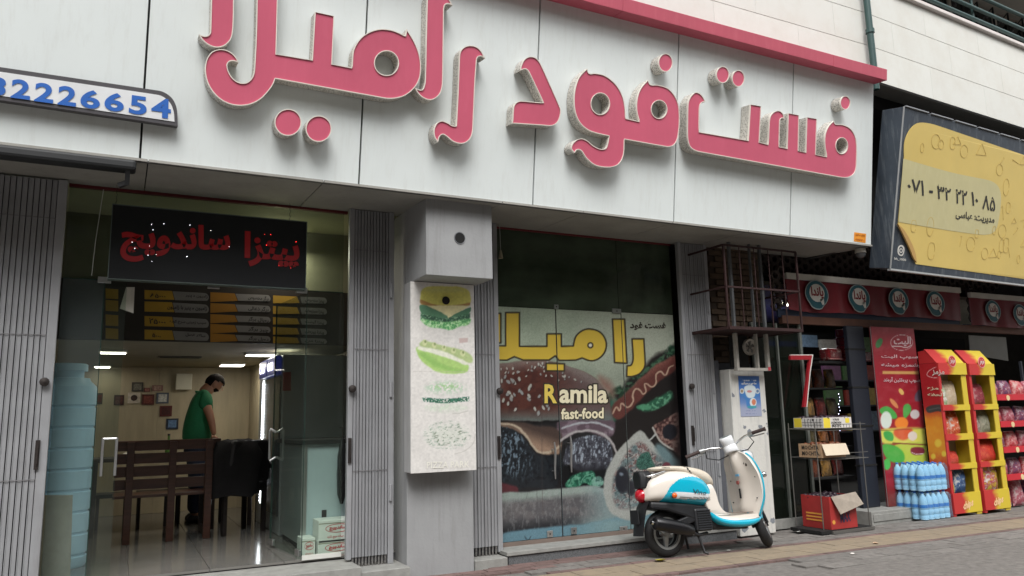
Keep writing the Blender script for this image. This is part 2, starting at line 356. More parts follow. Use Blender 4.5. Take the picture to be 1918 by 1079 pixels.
b = MB(); b.box(-300, -300, -.5, 300, 300, -.15); obj('ground', b, M_asph, kind='structure')
pv = MB(); pv.box(-40, -1.2, -.14, 60, 4.58, -.002); pv.box(-40, 4.58, -.14, 60, 6.6, -.016); pv.box(-40, 6.6, -.14, 60, 14, -.016); pv.box(-40, -1.36, -.146, 60, -1.203, .002)
pave = obj('pavement', pv, M_grout, kind='structure')
def shy(x, y): return y-.043*(x-4.68)
def paver(x0, x1, y0, y1, m, dz, proto=None):
    g = .0028; b = MB(); b.hexa([(x0+g, shy(x0, y0)+g, -.03), (x1-g, shy(x1, y0)+g, -.03), (x1-g, shy(x1, y1)-g, -.03), (x0+g, shy(x0, y1)-g, -.03), (x0+g, shy(x0, y0)+g, dz), (x1-g, shy(x1, y0)+g, dz), (x1-g, shy(x1, y1)-g, dz), (x0+g, shy(x0, y1)-g, dz)])
    return obj('paver', b, m, pave, fix=False)
protos = {}
def lay(x0, x1, w, y0, d, m, stag=0.0):
    x = x0-stag
    while x < x1:
        k = (w, d, m.name)
        if k not in protos: protos[k] = paver(x, x+w, y0, y0+d, m, 0.0)
        else:
            s = protos[k]; share('paver', s, (x+w/2, shy(x+w/2, y0+d/2), -.03+R.uniform(-.0018, .0018)), pave)
        x += w
for i, (y0, d, m, w_) in enumerate([(4.62, .16, M_pgrey, .32), (4.78, .16, M_pgrey, .32), (4.94, .16, M_pgrey, .32), (5.10, .07, M_pred, .2), (5.17, .22, M_ptan, .3), (5.39, .22, M_ptan, .3), (5.61, .08, M_pred, .2), (5.69, .13, M_pgrey, .26), (5.82, .13, M_pgrey, .26)]):
    lay(3.2 if y0 > 5 else 5.2, 10.6 if y0 > 5 else 9.9, w_, y0, d, m, (i % 2)*.13)
lay(2.2, 5.4, .22, 5.95, .11, M_pred, .05); lay(3.0, 5.6, .22, 6.065, .11, M_pred, .12); lay(1.2, 3.6, .22, 5.84, .10, M_pred, .0); lay(5.6, 9, .26, 5.95, .13, M_pgrey, .1)
# kerb stones along the road are one row of thing parts of the pavement
far = MB(); far.box(-60, -18.5, -.14, 80, -13, 0); obj('far_pavement', far, M_grout, kind='structure')

# ------------------------------------------------------------------ the building
M_grey = mat('grey painted plaster', (149, 150, 151), .75, var=.07, scale=3, bump=.15, bscale=40, streak=.25)
M_dgrey = mat('dark grey plaster', (84, 86, 92), .8, var=.12, scale=3, bump=.15, streak=.3)
M_stone = rnd_mat('pale stone cladding', (217, 217, 211), .03, .6, 3, .08, spot=(204, 200, 190))
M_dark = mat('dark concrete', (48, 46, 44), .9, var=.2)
M_white = mat('white wall paint', (206, 202, 192), .7, var=.05, scale=3, streak=.25, bump=.15)
M_marble = mat('beige interior stone', (176, 164, 138), .45, var=.16, scale=2.2, stretch=(3, 3, .5))
M_ceil = mat('interior ceiling', (150, 140, 118), .8, var=.08)
M_tile = mat('interior floor tile', (112, 110, 106), .14, var=.1, scale=4)
bld = thing('shop_building', 'pale stone clad building over a row of three street shops', 'building', (3, 7, 0))
def blk(name, m, *bx, **k):
    b = MB()
    for q in bx: b.box(*q)
    return obj(name, b, m, bld, **k)
FB, FT = 3.10, 4.80
blk('pier', M_grey, (2.165, 6.2, -.02, 2.76, 7.0, 3.06), bevel=.004)
blk('pier', M_grey, (2.165, 5.73, 2.402, 2.76, 6.198, 3.058), bevel=.004)
blk('pier', M_dgrey, (5.66, 6.42, -.02, 6.62, 7.0, 1.78))
blk('pier', M_dark, (5.66, 6.5, 1.781, 6.62, 7.0, 3.44))
blk('pier', M_grey, (-1.6, 6.3, -.02, -1.0, 7.0, 3.1))
blk('slab', M_dark, (-6, 5.85, 3.12, 5.66, 14, 3.4)); blk('slab', M_dark, (5.661, 5.85, 3.45, 18, 14, 3.6))
blk('slab', M_dark, (7.4, 6.9, 3.61, 18, 14, 5.0))
blk('wall', M_marble, (-1.7, 7.0, .0, -1.55, 11.2, 3.1)); blk('wall', M_marble, (2.2, 7.001, .0, 2.4, 11.2, 3.1)); blk('wall', M_marble, (1.6, 9.4, .17, 2.19, 11.0, 2.0))
blk('wall', M_marble, (-1.55, 11.0, .0, 2.2, 11.2, 3.1)); blk('ceiling', M_ceil, (-1.55, 7.46, 2.0, 2.2, 11.0, 2.06))
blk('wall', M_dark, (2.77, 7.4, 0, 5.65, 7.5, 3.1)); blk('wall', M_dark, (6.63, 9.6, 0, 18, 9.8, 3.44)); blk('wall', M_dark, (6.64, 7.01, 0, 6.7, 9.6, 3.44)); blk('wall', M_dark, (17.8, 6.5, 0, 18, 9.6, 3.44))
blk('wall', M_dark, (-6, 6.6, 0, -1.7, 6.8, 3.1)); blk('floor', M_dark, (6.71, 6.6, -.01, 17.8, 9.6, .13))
blk('wall', M_dark, (-6, 5.95, 3.4, 7.36, 6.2, 5.2))
# interior floor tiles
fl = MB(); fl.box(-1.55, 6.601, -.01, 2.16, 11, .155); ifl = obj('interior_floor', fl, M_grout, bld)
ft = None
for i in range(7):
    for j in range(8):
        x, y = -1.5+i*.55, 6.5+j*.57
        if x > 1.9: continue
        if ft is None:
            b = MB(); b.box(x+.003, y+.003, .15, x+.547, y+.567, .168); ft = obj('floor_tile', b, M_tile, ifl); ft0 = (x+.275, y+.285, .15)
        else: share('floor_tile', ft, (x+.275, y+.285, .15), ifl)
# pale wall slabs of the back wall
b = MB(); b.box(-1.54, 10.97, .17, -1.04, 10.998, 1.995); ws = obj('wall_slab', b, M_marble, bld, bevel=.003)
for i in range(1, 6): share('wall_slab', ws, (-1.29+i*.503, 10.984, .17), bld)
# steps
b = MB(); b.box(3.07, 6.19, .072, 5.7, 6.46, .105); obj('door_step', b, M_stonestep, bld, bevel=.004); b = MB(); b.box(3.08, 6.461, .05, 5.65, 6.6, .138); obj('threshold', b, mat('brown sill stone', (116, 102, 94), .6, var=.1), bld)
b = MB(); b.box(3.09, 6.205, -.02, 5.68, 6.46, .0715); obj('step_riser', b, M_terr, bld)
for q_ in ((-2.0, 6.08, -.02, 1.755, 6.6, .14), (1.757, 6.1, -.02, 2.16, 6.6, .095), (2.765, 6.18, -.02, 3.068, 6.6, .068)): obj('door_step', MB().box(*q_), M_stonestep, bld, bevel=.006)
b = MB(); b.box(7.5, 6.05, -.02, 9.0, 6.7, .13); b.box(7.52, 6.04, .02, 8.98, 6.05, .1); obj('door_step', b, M_stonestep, bld, bevel=.006)

# upper facade of stone slabs; to the right of the drain pipe it turns a little
class TP(Plane): pass
WP = Plane((7.7, 5.62, 0), (.058, -1, 0))
def wy(x): return 5.62+(.058*(x-7.7) if x > 7.7 else 0)
zb = (WP(1646, 157)[2]+WP(1918, 237)[2])/2; zrows = [zb, (WP(1780, 139)[2]), (WP(1780, 85)[2]), (WP(1805, 46)[2])]
print('zrows', zrows, WP(1646, 157), WP(1918, 237), WP(1692, 0), WP(1918, 93))
def sslab(x0, x1, z0, z1):
    b = MB(); g = .004; f = lambda x: wy(x); e = .0012; b.hexa([(x0+e, f(x0), z0+g), (x1-e, f(x1), z0+g), (x1-e, f(x1)+.2, z0+g), (x0+e, f(x0)+.2, z0+g), (x0+e, f(x0), z1-g), (x1-e, f(x1), z1-g), (x1-e, f(x1)+.2, z1-g), (x0+e, f(x0)+.2, z1-g)])
    return obj('stone_slab', b, M_stone, bld)
h = zrows[2]-zrows[1]
for k in range(3):
    z0 = zrows[k]; z1 = zrows[k+1]
    xs = [7.7+i*1.22+(.5 if k == 1 else 0) for i in range(-1, 8)]; xs = [7.7]+[x for x in xs if x > 7.9]
    for a, c in zip(xs[:-1], xs[1:]): sslab(a, c, z0, z1)
zz = zrows[2]-2*h
for k in range(8):
    z0 = zz+k*h; xs = [-2+i*1.22+(.6 if k % 2 else 0) for i in range(8)]; xs = [x for x in xs if x < 7.3]+[7.7]
    if k >= 4: xs.append(8.3)
    for a, c in zip(xs[:-1], xs[1:]): sslab(a, c, z0, z0+h)
blk('joint_backing', mat('joint mortar', (150, 146, 136), .9), (-2, 5.66, zz, 7.69, 5.8, zz+8*h))
b = MB(); b.hexa([(7.7, 5.66, zb+.002), (17, wy(17)+.04, zb+.002), (17, wy(17)+.3, zb+.002), (7.7, 5.9, zb+.002), (7.7, 5.66, zrows[3]), (17, wy(17)+.04, zrows[3]), (17, wy(17)+.3, zrows[3]), (7.7, 5.9, zrows[3])]); obj('joint_backing', b, MATS['joint mortar'], bld)
b = MB(); z = zrows[3]; b.hexa([(8.28, wy(8.28)-.05, z), (17, wy(17)-.05, z), (17, wy(17)+.32, z), (8.28, wy(8.28)+.32, z), (8.28, wy(8.28)-.05, z+.05), (17, wy(17)-.05, z+.05), (17, wy(17)+.32, z+.05), (8.28, wy(8.28)+.32, z+.05)]); obj('ledge', b, mat('ledge stone', (214, 206, 202), .5), bld, bevel=.008)
# the balcony behind the ledge
M_pink = mat('pink beige render', (176, 160, 152), .8, var=.06)
blk('balcony_wall', M_pink, (8.4, 7.6, 5.0, 17, 7.8, 9)); blk('balcony_floor', M_dark, (8.0, 6.1, 5.0, 17, 7.6, 5.2)); blk('balcony_ceiling', M_white, (8.31, 5.9, 8.4, 17, 7.8, 8.6)); blk('balcony_side', M_white, (8.3, 5.95, 5.2, 8.4, 7.6, 8.4))
M_green = mat('dark green paint', (44, 74, 72), .4, var=.1)
rail = thing('balcony_railing', 'dark green round balcony rails above the pale stone ledge', 'railing', (12, 5.9, zrows[3]))
for i, (a, c) in enumerate((((1743.5, 0), (1918, 76)), ((1785, 0), (1918, 53.5)), ((1845, 0), (1918, 30)))):
    p = WP(*c, -.05); q = WP(*a, -.05); zr = (p[2]+q[2])/2
    b = MB(); b.tube([(8.4, wy(8.4)+.05, zr), (17, wy(17)+.05, zr)], .026, 10); obj('rail', b, M_green, rail, smooth=50)
for x in (8.45, 10.3, 12.2, 14.1, 16):
    b = MB(); b.tube([(x, wy(x)+.1, zrows[3]+.05), (x, wy(x)+.1, zrows[3]+1.0)], .02, 8); obj('rail_post', b, M_green, rail, smooth=50)
win = thing('balcony_window', 'balcony window with ornate dark metal grille above the yellow billboard', 'window', (12.5, 7.55, 5.9))
b = MB(); b.box(11.2, 7.55, 5.9, 16.5, 7.595, 8.3); obj('window_pane', b, glass_mat('dull pane', (120, 130, 140)), win)
for x in (11.2, 12.5, 13.8, 15.1, 16.4):
    b = MB(); b.box(x, 7.5, 5.85, x+.07, 7.6, 8.3); obj('window_frame', b, M_white, win)
for i in range(12):
    b = MB(); x = 10.9+i*.45; b.tube([(x, 7.4, 5.8), (x, 7.4, 8.3)], .018, 6)
    for j in range(6): b.tube([(x, 7.4, 5.9+j*.4), (x+.45, 7.4, 6.3+j*.4)], .012, 5); b.lathe([(.005, -.02), (.07, 0), (.005, .02)], (x+.22, 7.39, 6.1+j*.4), 8, 'y')
    obj('grille_bar', b, mat('black iron', (34, 34, 38), .5, var=.2), win)
for i, x in enumerate((9.3, 10.05)):
    b = MB(); b.box(x, 7.5, 5.3, x+.28, 7.6, 8.3); obj('shutter_panel', b, [M_white, mat('rose panel', (128, 104, 100), .8)][i], win)

# ------------------------------------------------------------------ drain pipe
pp = thing('drain_pipe', 'dark green drain pipe running down the stone wall to the pink trim', 'pipe', (7.66, 5.56, 4.9))
a = YP(5.54)(1620, 0); c = YP(5.54)(1640, 126); xm = (a[0]+c[0])/2
b = MB(); b.tube([(xm, 5.54, 9), (xm, 5.54, 4.9)], .038, 12); obj('pipe', b, M_green, pp, smooth=50)
for z in (5.6, 7.2):
    b = MB(); b.tube([(xm, 5.54, z), (xm, 5.54, z+.05)], .05, 12); obj('bracket', b, M_green, pp)

# ------------------------------------------------------------------ the white fascia with raised letters
LEAN = math.radians(7.7); fn = np.array([0, -math.cos(LEAN), -math.sin(LEAN)]); fv = np.array([0, -math.sin(LEAN), math.cos(LEAN)]); f0 = np.array([0, 5.62, 3.042])
FP = Plane(f0, fn)
def FQ(x, v, off=0.0): return f0+np.array([x, 0, 0])+fv*v+fn*off
M_acm = mat('white composite panel', (222, 228, 227), .36, var=.03, scale=1.1, streak=.16, streakcol=(158, 150, 136), coat=.1)
M_pinkp = mat('faded red acrylic', (198, 94, 117), .32, var=.09, scale=1.2, streak=.12, streakcol=(225, 130, 150))
M_trim = mat('faded red sheet metal', (188, 84, 102), .45, var=.06, scale=2, streak=.2, streakcol=(220, 130, 140))
M_rimp = mat('plastic letter edge', (226, 218, 208), .5, var=.05)
sign = thing('shop_fascia', 'long white fascia with raised pink Persian letters over the shop doors', 'shop sign', (3, 5.62, 3.04))
XS = [-3.0, -1.478, .049, 1.574, 3.102, 4.626, 6.144, 7.386]
for a, c in zip(XS[:-1], XS[1:]):
    b = MB(); g = .007; b.slab([FQ(a+g, 0), FQ(c-g, 0), FQ(c-g, 1.9), FQ(a+g, 1.9)], -fn*.03); obj('panel', b, M_acm, sign, bevel=.002)
b = MB(); b.slab([FQ(-3, .01, -.031), FQ(7.38, .01, -.031), FQ(7.38, 1.88, -.031), FQ(-3, 1.88, -.031)], -fn*.05); obj('backing', b, mat('black joint', (40, 42, 42), .8), sign)
b = MB(); b.hexa([(7.30, 5.66, 3.05), (7.382, 5.66, 3.05), (7.382, 6.5, 3.05), (7.30, 6.5, 3.05), (7.30, 5.44, 4.88), (7.382, 5.44, 4.88), (7.382, 6.3, 4.88), (7.30, 6.3, 4.88)]); obj('end_panel', b, M_dark, sign)
pt, pb = FP(1662, 130, .16), FP(1662, 151, .16); vt, vb = (pt-f0-fn*.16) @ fv, (pb-f0-fn*.16) @ fv; xe = pt[0]
print('trim', vt, vb, xe)
for a, c in zip([-3, .8, 3.86, 6.55], [.8, 3.86, 6.55, xe]):
    b = MB(); b.slab([FQ(a+.001, vb, .16), FQ(c-.001, vb, .16), FQ(c-.001, vt, .16), FQ(a+.001, vt, .16)], -fn*.28); obj('top_trim', b, M_trim, sign, bevel=.004)
b = MB(); b.slab([FQ(-3, -.012, .004), FQ(7.386, -.012, .004), FQ(7.386, 0.002, .004), FQ(-3, .002, .004)], -fn*.04); obj('bottom_edge', b, mat('sooty aluminium edge', (96, 96, 96), .6, var=.4, scale=30), sign)
M_soff = mat('grimy soffit panel', (150, 148, 142), .7, var=.14, scale=2.5, streak=.2)
for a, c in zip([-3.0, .1, 1.3, 2.8, 3.6, 4.6, 5.55, 6.5], [.1, 1.3, 2.8, 3.6, 4.6, 5.55, 6.5, 7.38]):
    b = MB(); b.hexa([(a+.004, 5.6, 3.032), (c-.004, 5.6, 3.032), (c-.004, 6.46, 3.066), (a+.004, 6.46, 3.066), (a+.004, 5.6, 3.05), (c-.004, 5.6, 3.05), (c-.004, 6.46, 3.084), (a+.004, 6.46, 3.084)]); obj('soffit_panel', b, M_soff, sign)
# fretwork sides of the letters
def fret_mat():
    m = bpy.data.materials.new('fretwork letter side'); m.use_nodes = True; nt = m.node_tree; L = nt.links.new; b = nt.nodes['Principled BSDF']; b.inputs['Roughness'].default_value = .55
    gp = N(nt, 'ShaderNodeNewGeometry'); mp = N(nt, 'ShaderNodeMapping'); mp.inputs['Scale'].default_value = (38, 38, 38); mp.inputs['Rotation'].default_value = (.78, .3, .78); L(gp.outputs['Position'], mp.inputs['Vector'])
    vo = N(nt, 'ShaderNodeTexVoronoi', feature='DISTANCE_TO_EDGE', Scale=1.5); L(mp.outputs[0], vo.inputs['Vector'])
    rp = N(nt, 'ShaderNodeValToRGB'); rp.color_ramp.elements[0].position = .12; rp.color_ramp.elements[1].position = .22; rp.color_ramp.elements[0].color = lin((204, 200, 192)); rp.color_ramp.elements[1].color = lin((128, 123, 116))
    L(vo.outputs['Distance'], rp.inputs['Fac']); L(rp.outputs['Color'], b.inputs['Base Color']); return m
M_fret = fret_mat()
Z2 = crop(360, 0, 3.174); Z3 = crop(920, 60, 2.569); LD = .13
def letter(name, outl, holes=(), z=Z2, per=7):
    L0 = [FP(*p, LD) for p in z(spline(outl, per) if not isinstance(outl, np.ndarray) else outl)]
    HL = [[FP(*p, LD) for p in z(h)] for h in holes]; loops = [L0]+HL
    b = MB()
    for l in loops: b.wall([np.array(p)-fn*.02 for p in l], -fn*(LD-.025))
    o = obj(name, b, M_fret, sign)
    # pale raised rim then the pink face set 8 mm back in it
    b = MB()
    for i, l in enumerate(loops):
        P2 = np.array(l); c = P2.mean(0); nx = np.roll(P2, -1, 0)-np.roll(P2, 1, 0); s = np.cross(nx, fn); s /= (np.linalg.norm(s, axis=1)[:, None]+1e-9)
        area = np.sum(np.cross(P2-c, np.roll(P2, -1, 0)-c) @ fn); sg = 1 if area > 0 else -1
        if i: sg = -sg
        inn = P2-s*sg*.006; n = len(l)
        b.add(list(P2)+list(inn)+list(P2-fn*.02)+list(inn-fn*.02), [(j, (j+1) % n, n+(j+1) % n, n+j) for j in range(n)]+[(j, (j+1) % n, 2*n+(j+1) % n, 2*n+j) for j in range(n)]+[(n+j, n+(j+1) % n, 3*n+(j+1) % n, 3*n+j) for j in range(n)])
    obj('letter_rim', b, M_rimp, o, fix=True)
    b = MB(); b.cap([[np.array(p)-fn*.008 for p in l] for l in loops]); obj('letter_face', b, M_pinkp, o)
    return o
letter('letter', [(118, -170, 1), (108, 185), (98, 206), (75, 214), (40, 203, 1), (62, 238), (100, 268), (145, 282), (190, 272), (225, 240), (240, 200), (247, 100), (250, -170, 1)])
letter('letter', [(388, -200, 1), (380, 200), (370, 400), (360, 452), (330, 486), (288, 492), (245, 468), (217, 425), (209, 385), (220, 367), (245, 362), (275, 371, 1), (266, 348), (240, 318), (205, 298), (165, 292), (122, 305), (92, 338), (78, 385), (78, 440), (95, 500), (130, 555), (175, 595), (230, 620), (290, 628), (350, 618), (405, 590), (450, 545), (480, 503), (494, 467, 1), (1110, 578), (1165, 586), (1220, 582), (1268, 566), (1312, 532), (1342, 492), (1358, 440), (1359, 370), (1347, 310), (1325, 255), (1300, 210), (1275, 173, 1), (1268, 214, 1), (1225, 192), (1180, 177), (1120, 172), (1060, 187), (1010, 218), (975, 262), (956, 310), (950, 402, 1), (832, 382, 1), (845, 95, 1), (730, 70, 1), (714, 357, 1), (500, 322, 1), (514, -200, 1)], [ell(1156, 375, 70, 72, 28)])
letter('letter', [(1396, 20), (1402, -30), (1430, -62), (1465, -65), (1500, -45), (1525, -10), (1548, 32, 1), (1522, 22), (1504, 28), (1497, 60), (1491, 480), (1480, 545), (1452, 580), (1415, 594), (1375, 582), (1345, 556), (1322, 520, 1), (1345, 530), (1368, 532), (1382, 500), (1386, 450)])
letter('letter', [(1588, 350), (1594, 308), (1615, 281), (1650, 270), (1690, 278), (1720, 305), (1742, 348, 1), (1720, 335), (1700, 338), (1692, 360), (1682, 500), (1670, 770), (1655, 822), (1625, 848), (1590, 853), (1550, 840), (1515, 812), (1490, 799), (1472, 812), (1462, 845, 1), (1442, 815), (1438, 770), (1455, 732), (1485, 718), (1520, 730), (1545, 745), (1570, 749, 1), (1580, 550)])
for c in ((570, 727, 80, 80), (752, 765, 77, 78)): letter('letter_dot', np.array(ell(*c, 30)))
letter('letter', [(144, 165), (160, 132), (185, 118), (215, 124), (240, 155), (290, 265), (325, 345), (335, 372), (333, 405), (318, 437), (290, 451), (250, 449), (103, 439, 1), (108, 362), (120, 340), (145, 331), (252, 340, 1), (183, 195), (166, 178), (142, 184, 1)], z=Z3)
letter('letter', [(462, 175, 1), (472, 198), (500, 198), (545, 208), (590, 240), (620, 280), (638, 325), (646, 375), (648, 415, 1), (714, 430, 1), (701, 380), (703, 320), (721, 270), (755, 230, 1), (767, 252), (800, 254), (850, 270), (885, 308), (903, 355), (907, 430), (899, 508), (880, 543), (845, 552), (642, 516, 1), (638, 590), (618, 632), (588, 648), (550, 651), (500, 640), (460, 608), (435, 572), (415, 566), (402, 582, 1), (386, 560), (398, 530), (430, 512), (462, 522), (492, 547), (530, 563), (555, 555), (568, 500, 1), (520, 490), (470, 473), (430, 440), (406, 390), (399, 330), (405, 270), (425, 215)], [ell(526, 345, 44, 51, 26), ell(809, 372, 37, 43, 24)], z=Z3)
letter('letter_dot', np.array(ell(840, 147, 34, 44, 26)), z=Z3)
letter('letter', [(1033, 336, 1), (1020, 337), (1008, 347), (1003, 372), (1001, 480, 1), (1239, 522, 1), (1248, 348, 1), (1300, 357, 1), (1291, 531, 1), (1334, 541, 1), (1339, 430), (1350, 395), (1380, 378), (1403, 390), (1412, 420, 1), (1400, 414), (1390, 428), (1386, 551, 1), (1425, 562, 1), (1430, 390, 1), (1482, 400, 1), (1479, 572, 1), (1515, 580, 1), (1520, 410, 1), (1568, 418, 1), (1563, 590, 1), (1616, 600, 1), (1606, 540), (1609, 490), (1625, 452), (1649, 427, 1), (1658, 443), (1690, 445), (1728, 463), (1752, 500), (1760, 550), (1758, 650), (1745, 684), (1713, 700), (1670, 697), (1005, 577), (968, 562), (951, 538), (945, 495), (947, 350), (960, 312), (985, 290), (1012, 302)], [ell(1688, 547, 28, 38, 24)], z=Z3)
for c in ((1115, 205, 31, 40), (1190, 223, 30, 40), (1705, 340, 24, 33)): letter('letter_dot', np.array(ell(*c, 26)), z=Z3)
# phone plate at the left end
ph = thing('phone_number_plate', 'white plate with blue phone number digits on the left end of the fascia', 'sign', (-.3, 5.5, 3.3))
OUT = [(-260, 89, 1), (290, 168), (318, 182), (331, 205), (333, 236, 1), (-260, 157, 1)]
OUT = [(-260, 87, 1), (285, 168, 1), (305, 172), (322, 184), (331, 203), (333, 236, 1), (-260, 149, 1)]
b = MB(); l = [FP(*p, .08) for p in spline(OUT, 6)]; b.prism([l], -fn*.078); obj('plate_frame', b, mat('dark grey frame', (78, 76, 80), .5), ph)
INN = [(-255, 97, 1), (285, 176, 1), (303, 180), (318, 192), (325, 208), (327, 228, 1), (-255, 141, 1)]
b = MB(); l = [FP(*p, .084) for p in spline(INN, 6)]; b.prism([l], -fn*.003); obj('plate_face', b, mat('white acrylic', (226, 228, 230), .35), ph)
D = crop(0, 0, 2.998)
M_blue = mat('blue vinyl', (52, 104, 186), .4)
for ch, q in zip('32226654', [(-55, 425, 38, 440, 28, 543, -65, 530), (68, 440, 172, 455, 168, 562, 58, 548), (200, 460, 303, 475, 298, 582, 190, 567), (330, 478, 432, 492, 426, 600, 322, 586), (455, 498, 562, 512, 560, 616, 450, 602), (590, 514, 697, 528, 694, 632, 585, 618), (730, 532, 826, 546, 822, 650, 722, 636), (852, 544, 962, 560, 958, 668, 848, 654)]):
    pts = D([(q[i], q[i+1]) for i in (0, 2, 4, 6)]); b = MB(); text_quad(b, ch, [FP(*p, .087) for p in pts], bold=.03, lift=.001, res=8); obj('digit', b, M_blue, ph)
# small orange sticker and camera under the right end
st = thing('orange_sticker', 'small orange phone sticker at the lower right corner of the fascia', 'sticker', tuple(FP(1611, 455, .002)))
b = MB(); q = pq(FP, 1600, 435, 1622, 438, 1621, 455, 1599, 452, .001); b.slab(q, fn*.002); obj('sticker_sheet', b, mat('orange sticker', (232, 150, 50), .6), st)
b = MB(); text_quad(b, 'تابلو سازی', pq(FP, 1602, 437, 1620, 440, 1620, 444, 1602, 441, .004), .02); text_quad(b, '۰۹۱۷۳۰۰', pq(FP, 1602, 446, 1620, 449, 1619, 453, 1601, 450, .004), .02); obj('lettering', b, mat('dark red print', (140, 40, 20), .6), st)
p = P(1612, 474, 1, 5.72); cm = thing('dome_camera', 'small white dome camera hanging under the right end of the fascia', 'camera', (p[0], 5.72, 2.93))
b = MB(); b.lathe([(.03, .075), (.055, .07), (.06, .03), (.06, .02)], (p[0], 5.72, 2.955), 16); obj('camera_base', b, M_white, cm, smooth=40)
b = MB(); b.lathe([(.055, 0), (.05, -.03), (.03, -.05), (.003, -.058)], (p[0], 5.72, 2.975), 16); obj('camera_dome', b, mat('camera glass', (90, 90, 92), .1), cm, smooth=50)
# awning beam under the left end
ab = thing('awning_beam', 'black rolled awning beam with a hooked arm under the left end of the fascia', 'awning', (-.9, 5.6, 2.93))
b = MB(); b.box(-3, 5.57, 2.955, .03, 5.70, 3.027); obj('beam', b, mat('black vinyl', (26, 28, 30), .6), ab, bevel=.02)
b = MB(); b.bar((-.02, 5.60, 3.0), (-.02, 5.66, 2.87), .03, .05); b.bar((-.02, 5.66, 2.885), (-.07, 5.68, 2.865), .03, .03); obj('arm', b, MATS['black vinyl'], ab)

# ------------------------------------------------------------------ billboard to the right
BL_ = math.radians(11.8); bn = np.array([.05, -math.cos(BL_), -math.sin(BL_)]); bn /= np.linalg.norm(bn); b0 = P(1667, 503, 1, 5.5); BP = Plane(b0, bn)
print('billboard', [BP(*q) for q in ((1690, 199), (1667, 503), (1918, 267), (1918, 530))])
bx = np.array([1, .05, 0]); bx /= np.linalg.norm(bx); bv = np.cross(bx, bn); bv = -bv if bv[2] < 0 else bv
hB = (BP(1690, 199)-b0) @ bv
def BQ(x, v, off=0): return b0+bx*x+bv*v+bn*off
bb = thing('billboard', 'yellow billboard with a phone number in a dark metal box beside the fascia', 'billboard', tuple(b0))
M_bbd = mat('weathered dark metal', (64, 72, 82), .5, .3, var=.2, scale=3, streak=.6, streakcol=(140, 146, 150))
b = MB(); b.slab([BQ(0, 0), BQ(6, 0), BQ(6, hB), BQ(0, hB)], -bn*.26); obj('box_frame', b, M_bbd, bb, bevel=.006)
for x in (.0, .47, .94, 1.41, 1.88, 2.35, 2.82):
    b = MB(); b.bar(BQ(x+.02, hB+.008, .0), BQ(x+.44, hB+.008, .0), .03, .012); obj('edge_strip', b, mat('grey strip', (150, 152, 156), .5, .5), bb)
b = MB(); b.bar(BQ(.0, -.012, -.01), BQ(6, -.012, -.01), .04, .02); b.bar(BQ(-.0, 0, .004), BQ(-.0, hB, .004), .012, .012, up=bn); obj('edge_strip', b, mat('pale strip', (170, 172, 172), .5, .4), bb)
Z5 = crop(1560, 160, 2.698)
YEL = [(360, 375, 1), (362, 290), (385, 230), (420, 195), (455, 188), (520, 200), (966, 352, 1)]
pe = BQ(5.9, (BP(1918, 530)-b0) @ bv+.11); top = [BP(*p, .006) for p in Z5(spline(YEL, 6, False))]
botl = [BP(*p, .006) for p in Z5([(966, 978), (420, 903), (395, 850), (370, 790), (330, 700), (345, 520)])]
tr = BQ(5.9, hB-.14, .006); br = BQ(5.9, .12, .006)
M_yel = mat('yellow print', (214, 188, 108), .5, var=.06, scale=1.5, streak=.25, streakcol=(206, 190, 120))
b = MB(); l = top+[tr, br]+botl; b.prism([l], -bn*.005); obj('poster_sheet', b, M_yel, bb)
b = MB(); PL_ = [(356, 370, 1), (600, 440), (790, 480), (835, 510), (850, 570), (838, 680), (815, 740), (760, 755), (600, 735), (332, 690, 1)]
b.cap([[BP(*p, .009) for p in Z5(spline(PL_, 6))]]); obj('number_panel', b, mat('pale olive panel', (196, 188, 142), .5, var=.04, streak=.3, streakcol=(214, 208, 170)), bb)
M_blk = mat('black print', (38, 36, 34), .5)
def T(body, pts, pl, parent, m=None, off=.012, bold=.02, name='lettering', z=Z5, **k):
    b = MB(); text_quad(b, body, [pl(*p, off) for p in z(pts)], bold=bold, lift=0.0, **k); return obj(name, b, m or M_blk, parent, fix=False)
T('۰۷۱', [(378, 470), (462, 480), (460, 560), (376, 536)], BP, bb); T('-', [(487, 530), (506, 532), (506, 545), (487, 543)], BP, bb, bold=.03)
T('۳۲', [(527, 494), (598, 512), (596, 586), (526, 572)], BP, bb); T('۲۲', [(622, 522), (680, 535), (678, 608), (620, 596)], BP, bb); T('۱۰', [(700, 536), (736, 545), (734, 614), (700, 606)], BP, bb); T('۸۵', [(757, 552), (822, 566), (820, 640), (755, 626)], BP, bb)
T('مدیریت: عباسی', [(622, 630), (818, 662), (816, 706), (620, 676)], BP, bb, bold=.025)
cu = [(330, 700, 1), (360, 730), (395, 790), (418, 850), (424, 895, 1), (408, 870), (388, 820), (360, 760)]
b = MB(); b.prism([[BP(*p, .03) for p in Z5(spline(cu, 5))]], -bn*.02); obj('curled_corner', b, mat('curl', (190, 152, 92), .4), bb)
M_wp = mat('white print', (214, 212, 206), .5)
ic = [(330, 820), (340, 808), (355, 810), (362, 825), (358, 850), (350, 862), (335, 858), (328, 845)]
b = MB(); b.prism([[BP(*p, .004) for p in Z5(spline(ic, 4))], [BP(*p, .004) for p in Z5(ell(345, 835, 12, 21, 14))]], -bn*.002); b.prism([[BP(*p, .004) for p in Z5(ell(345, 835, 9, 12, 14))], [BP(*p, .004) for p in Z5(ell(345, 835, 5, 7, 12))]], -bn*.002); obj('logo', b, M_wp, bb)
T('bh_1000', [(310, 868), (370, 876), (370, 890), (310, 882)], BP, bb, M_wp, off=.004)
M_dood = mat('faint brown line print', (200, 172, 98), .6); rr = random.Random(3); b = MB()
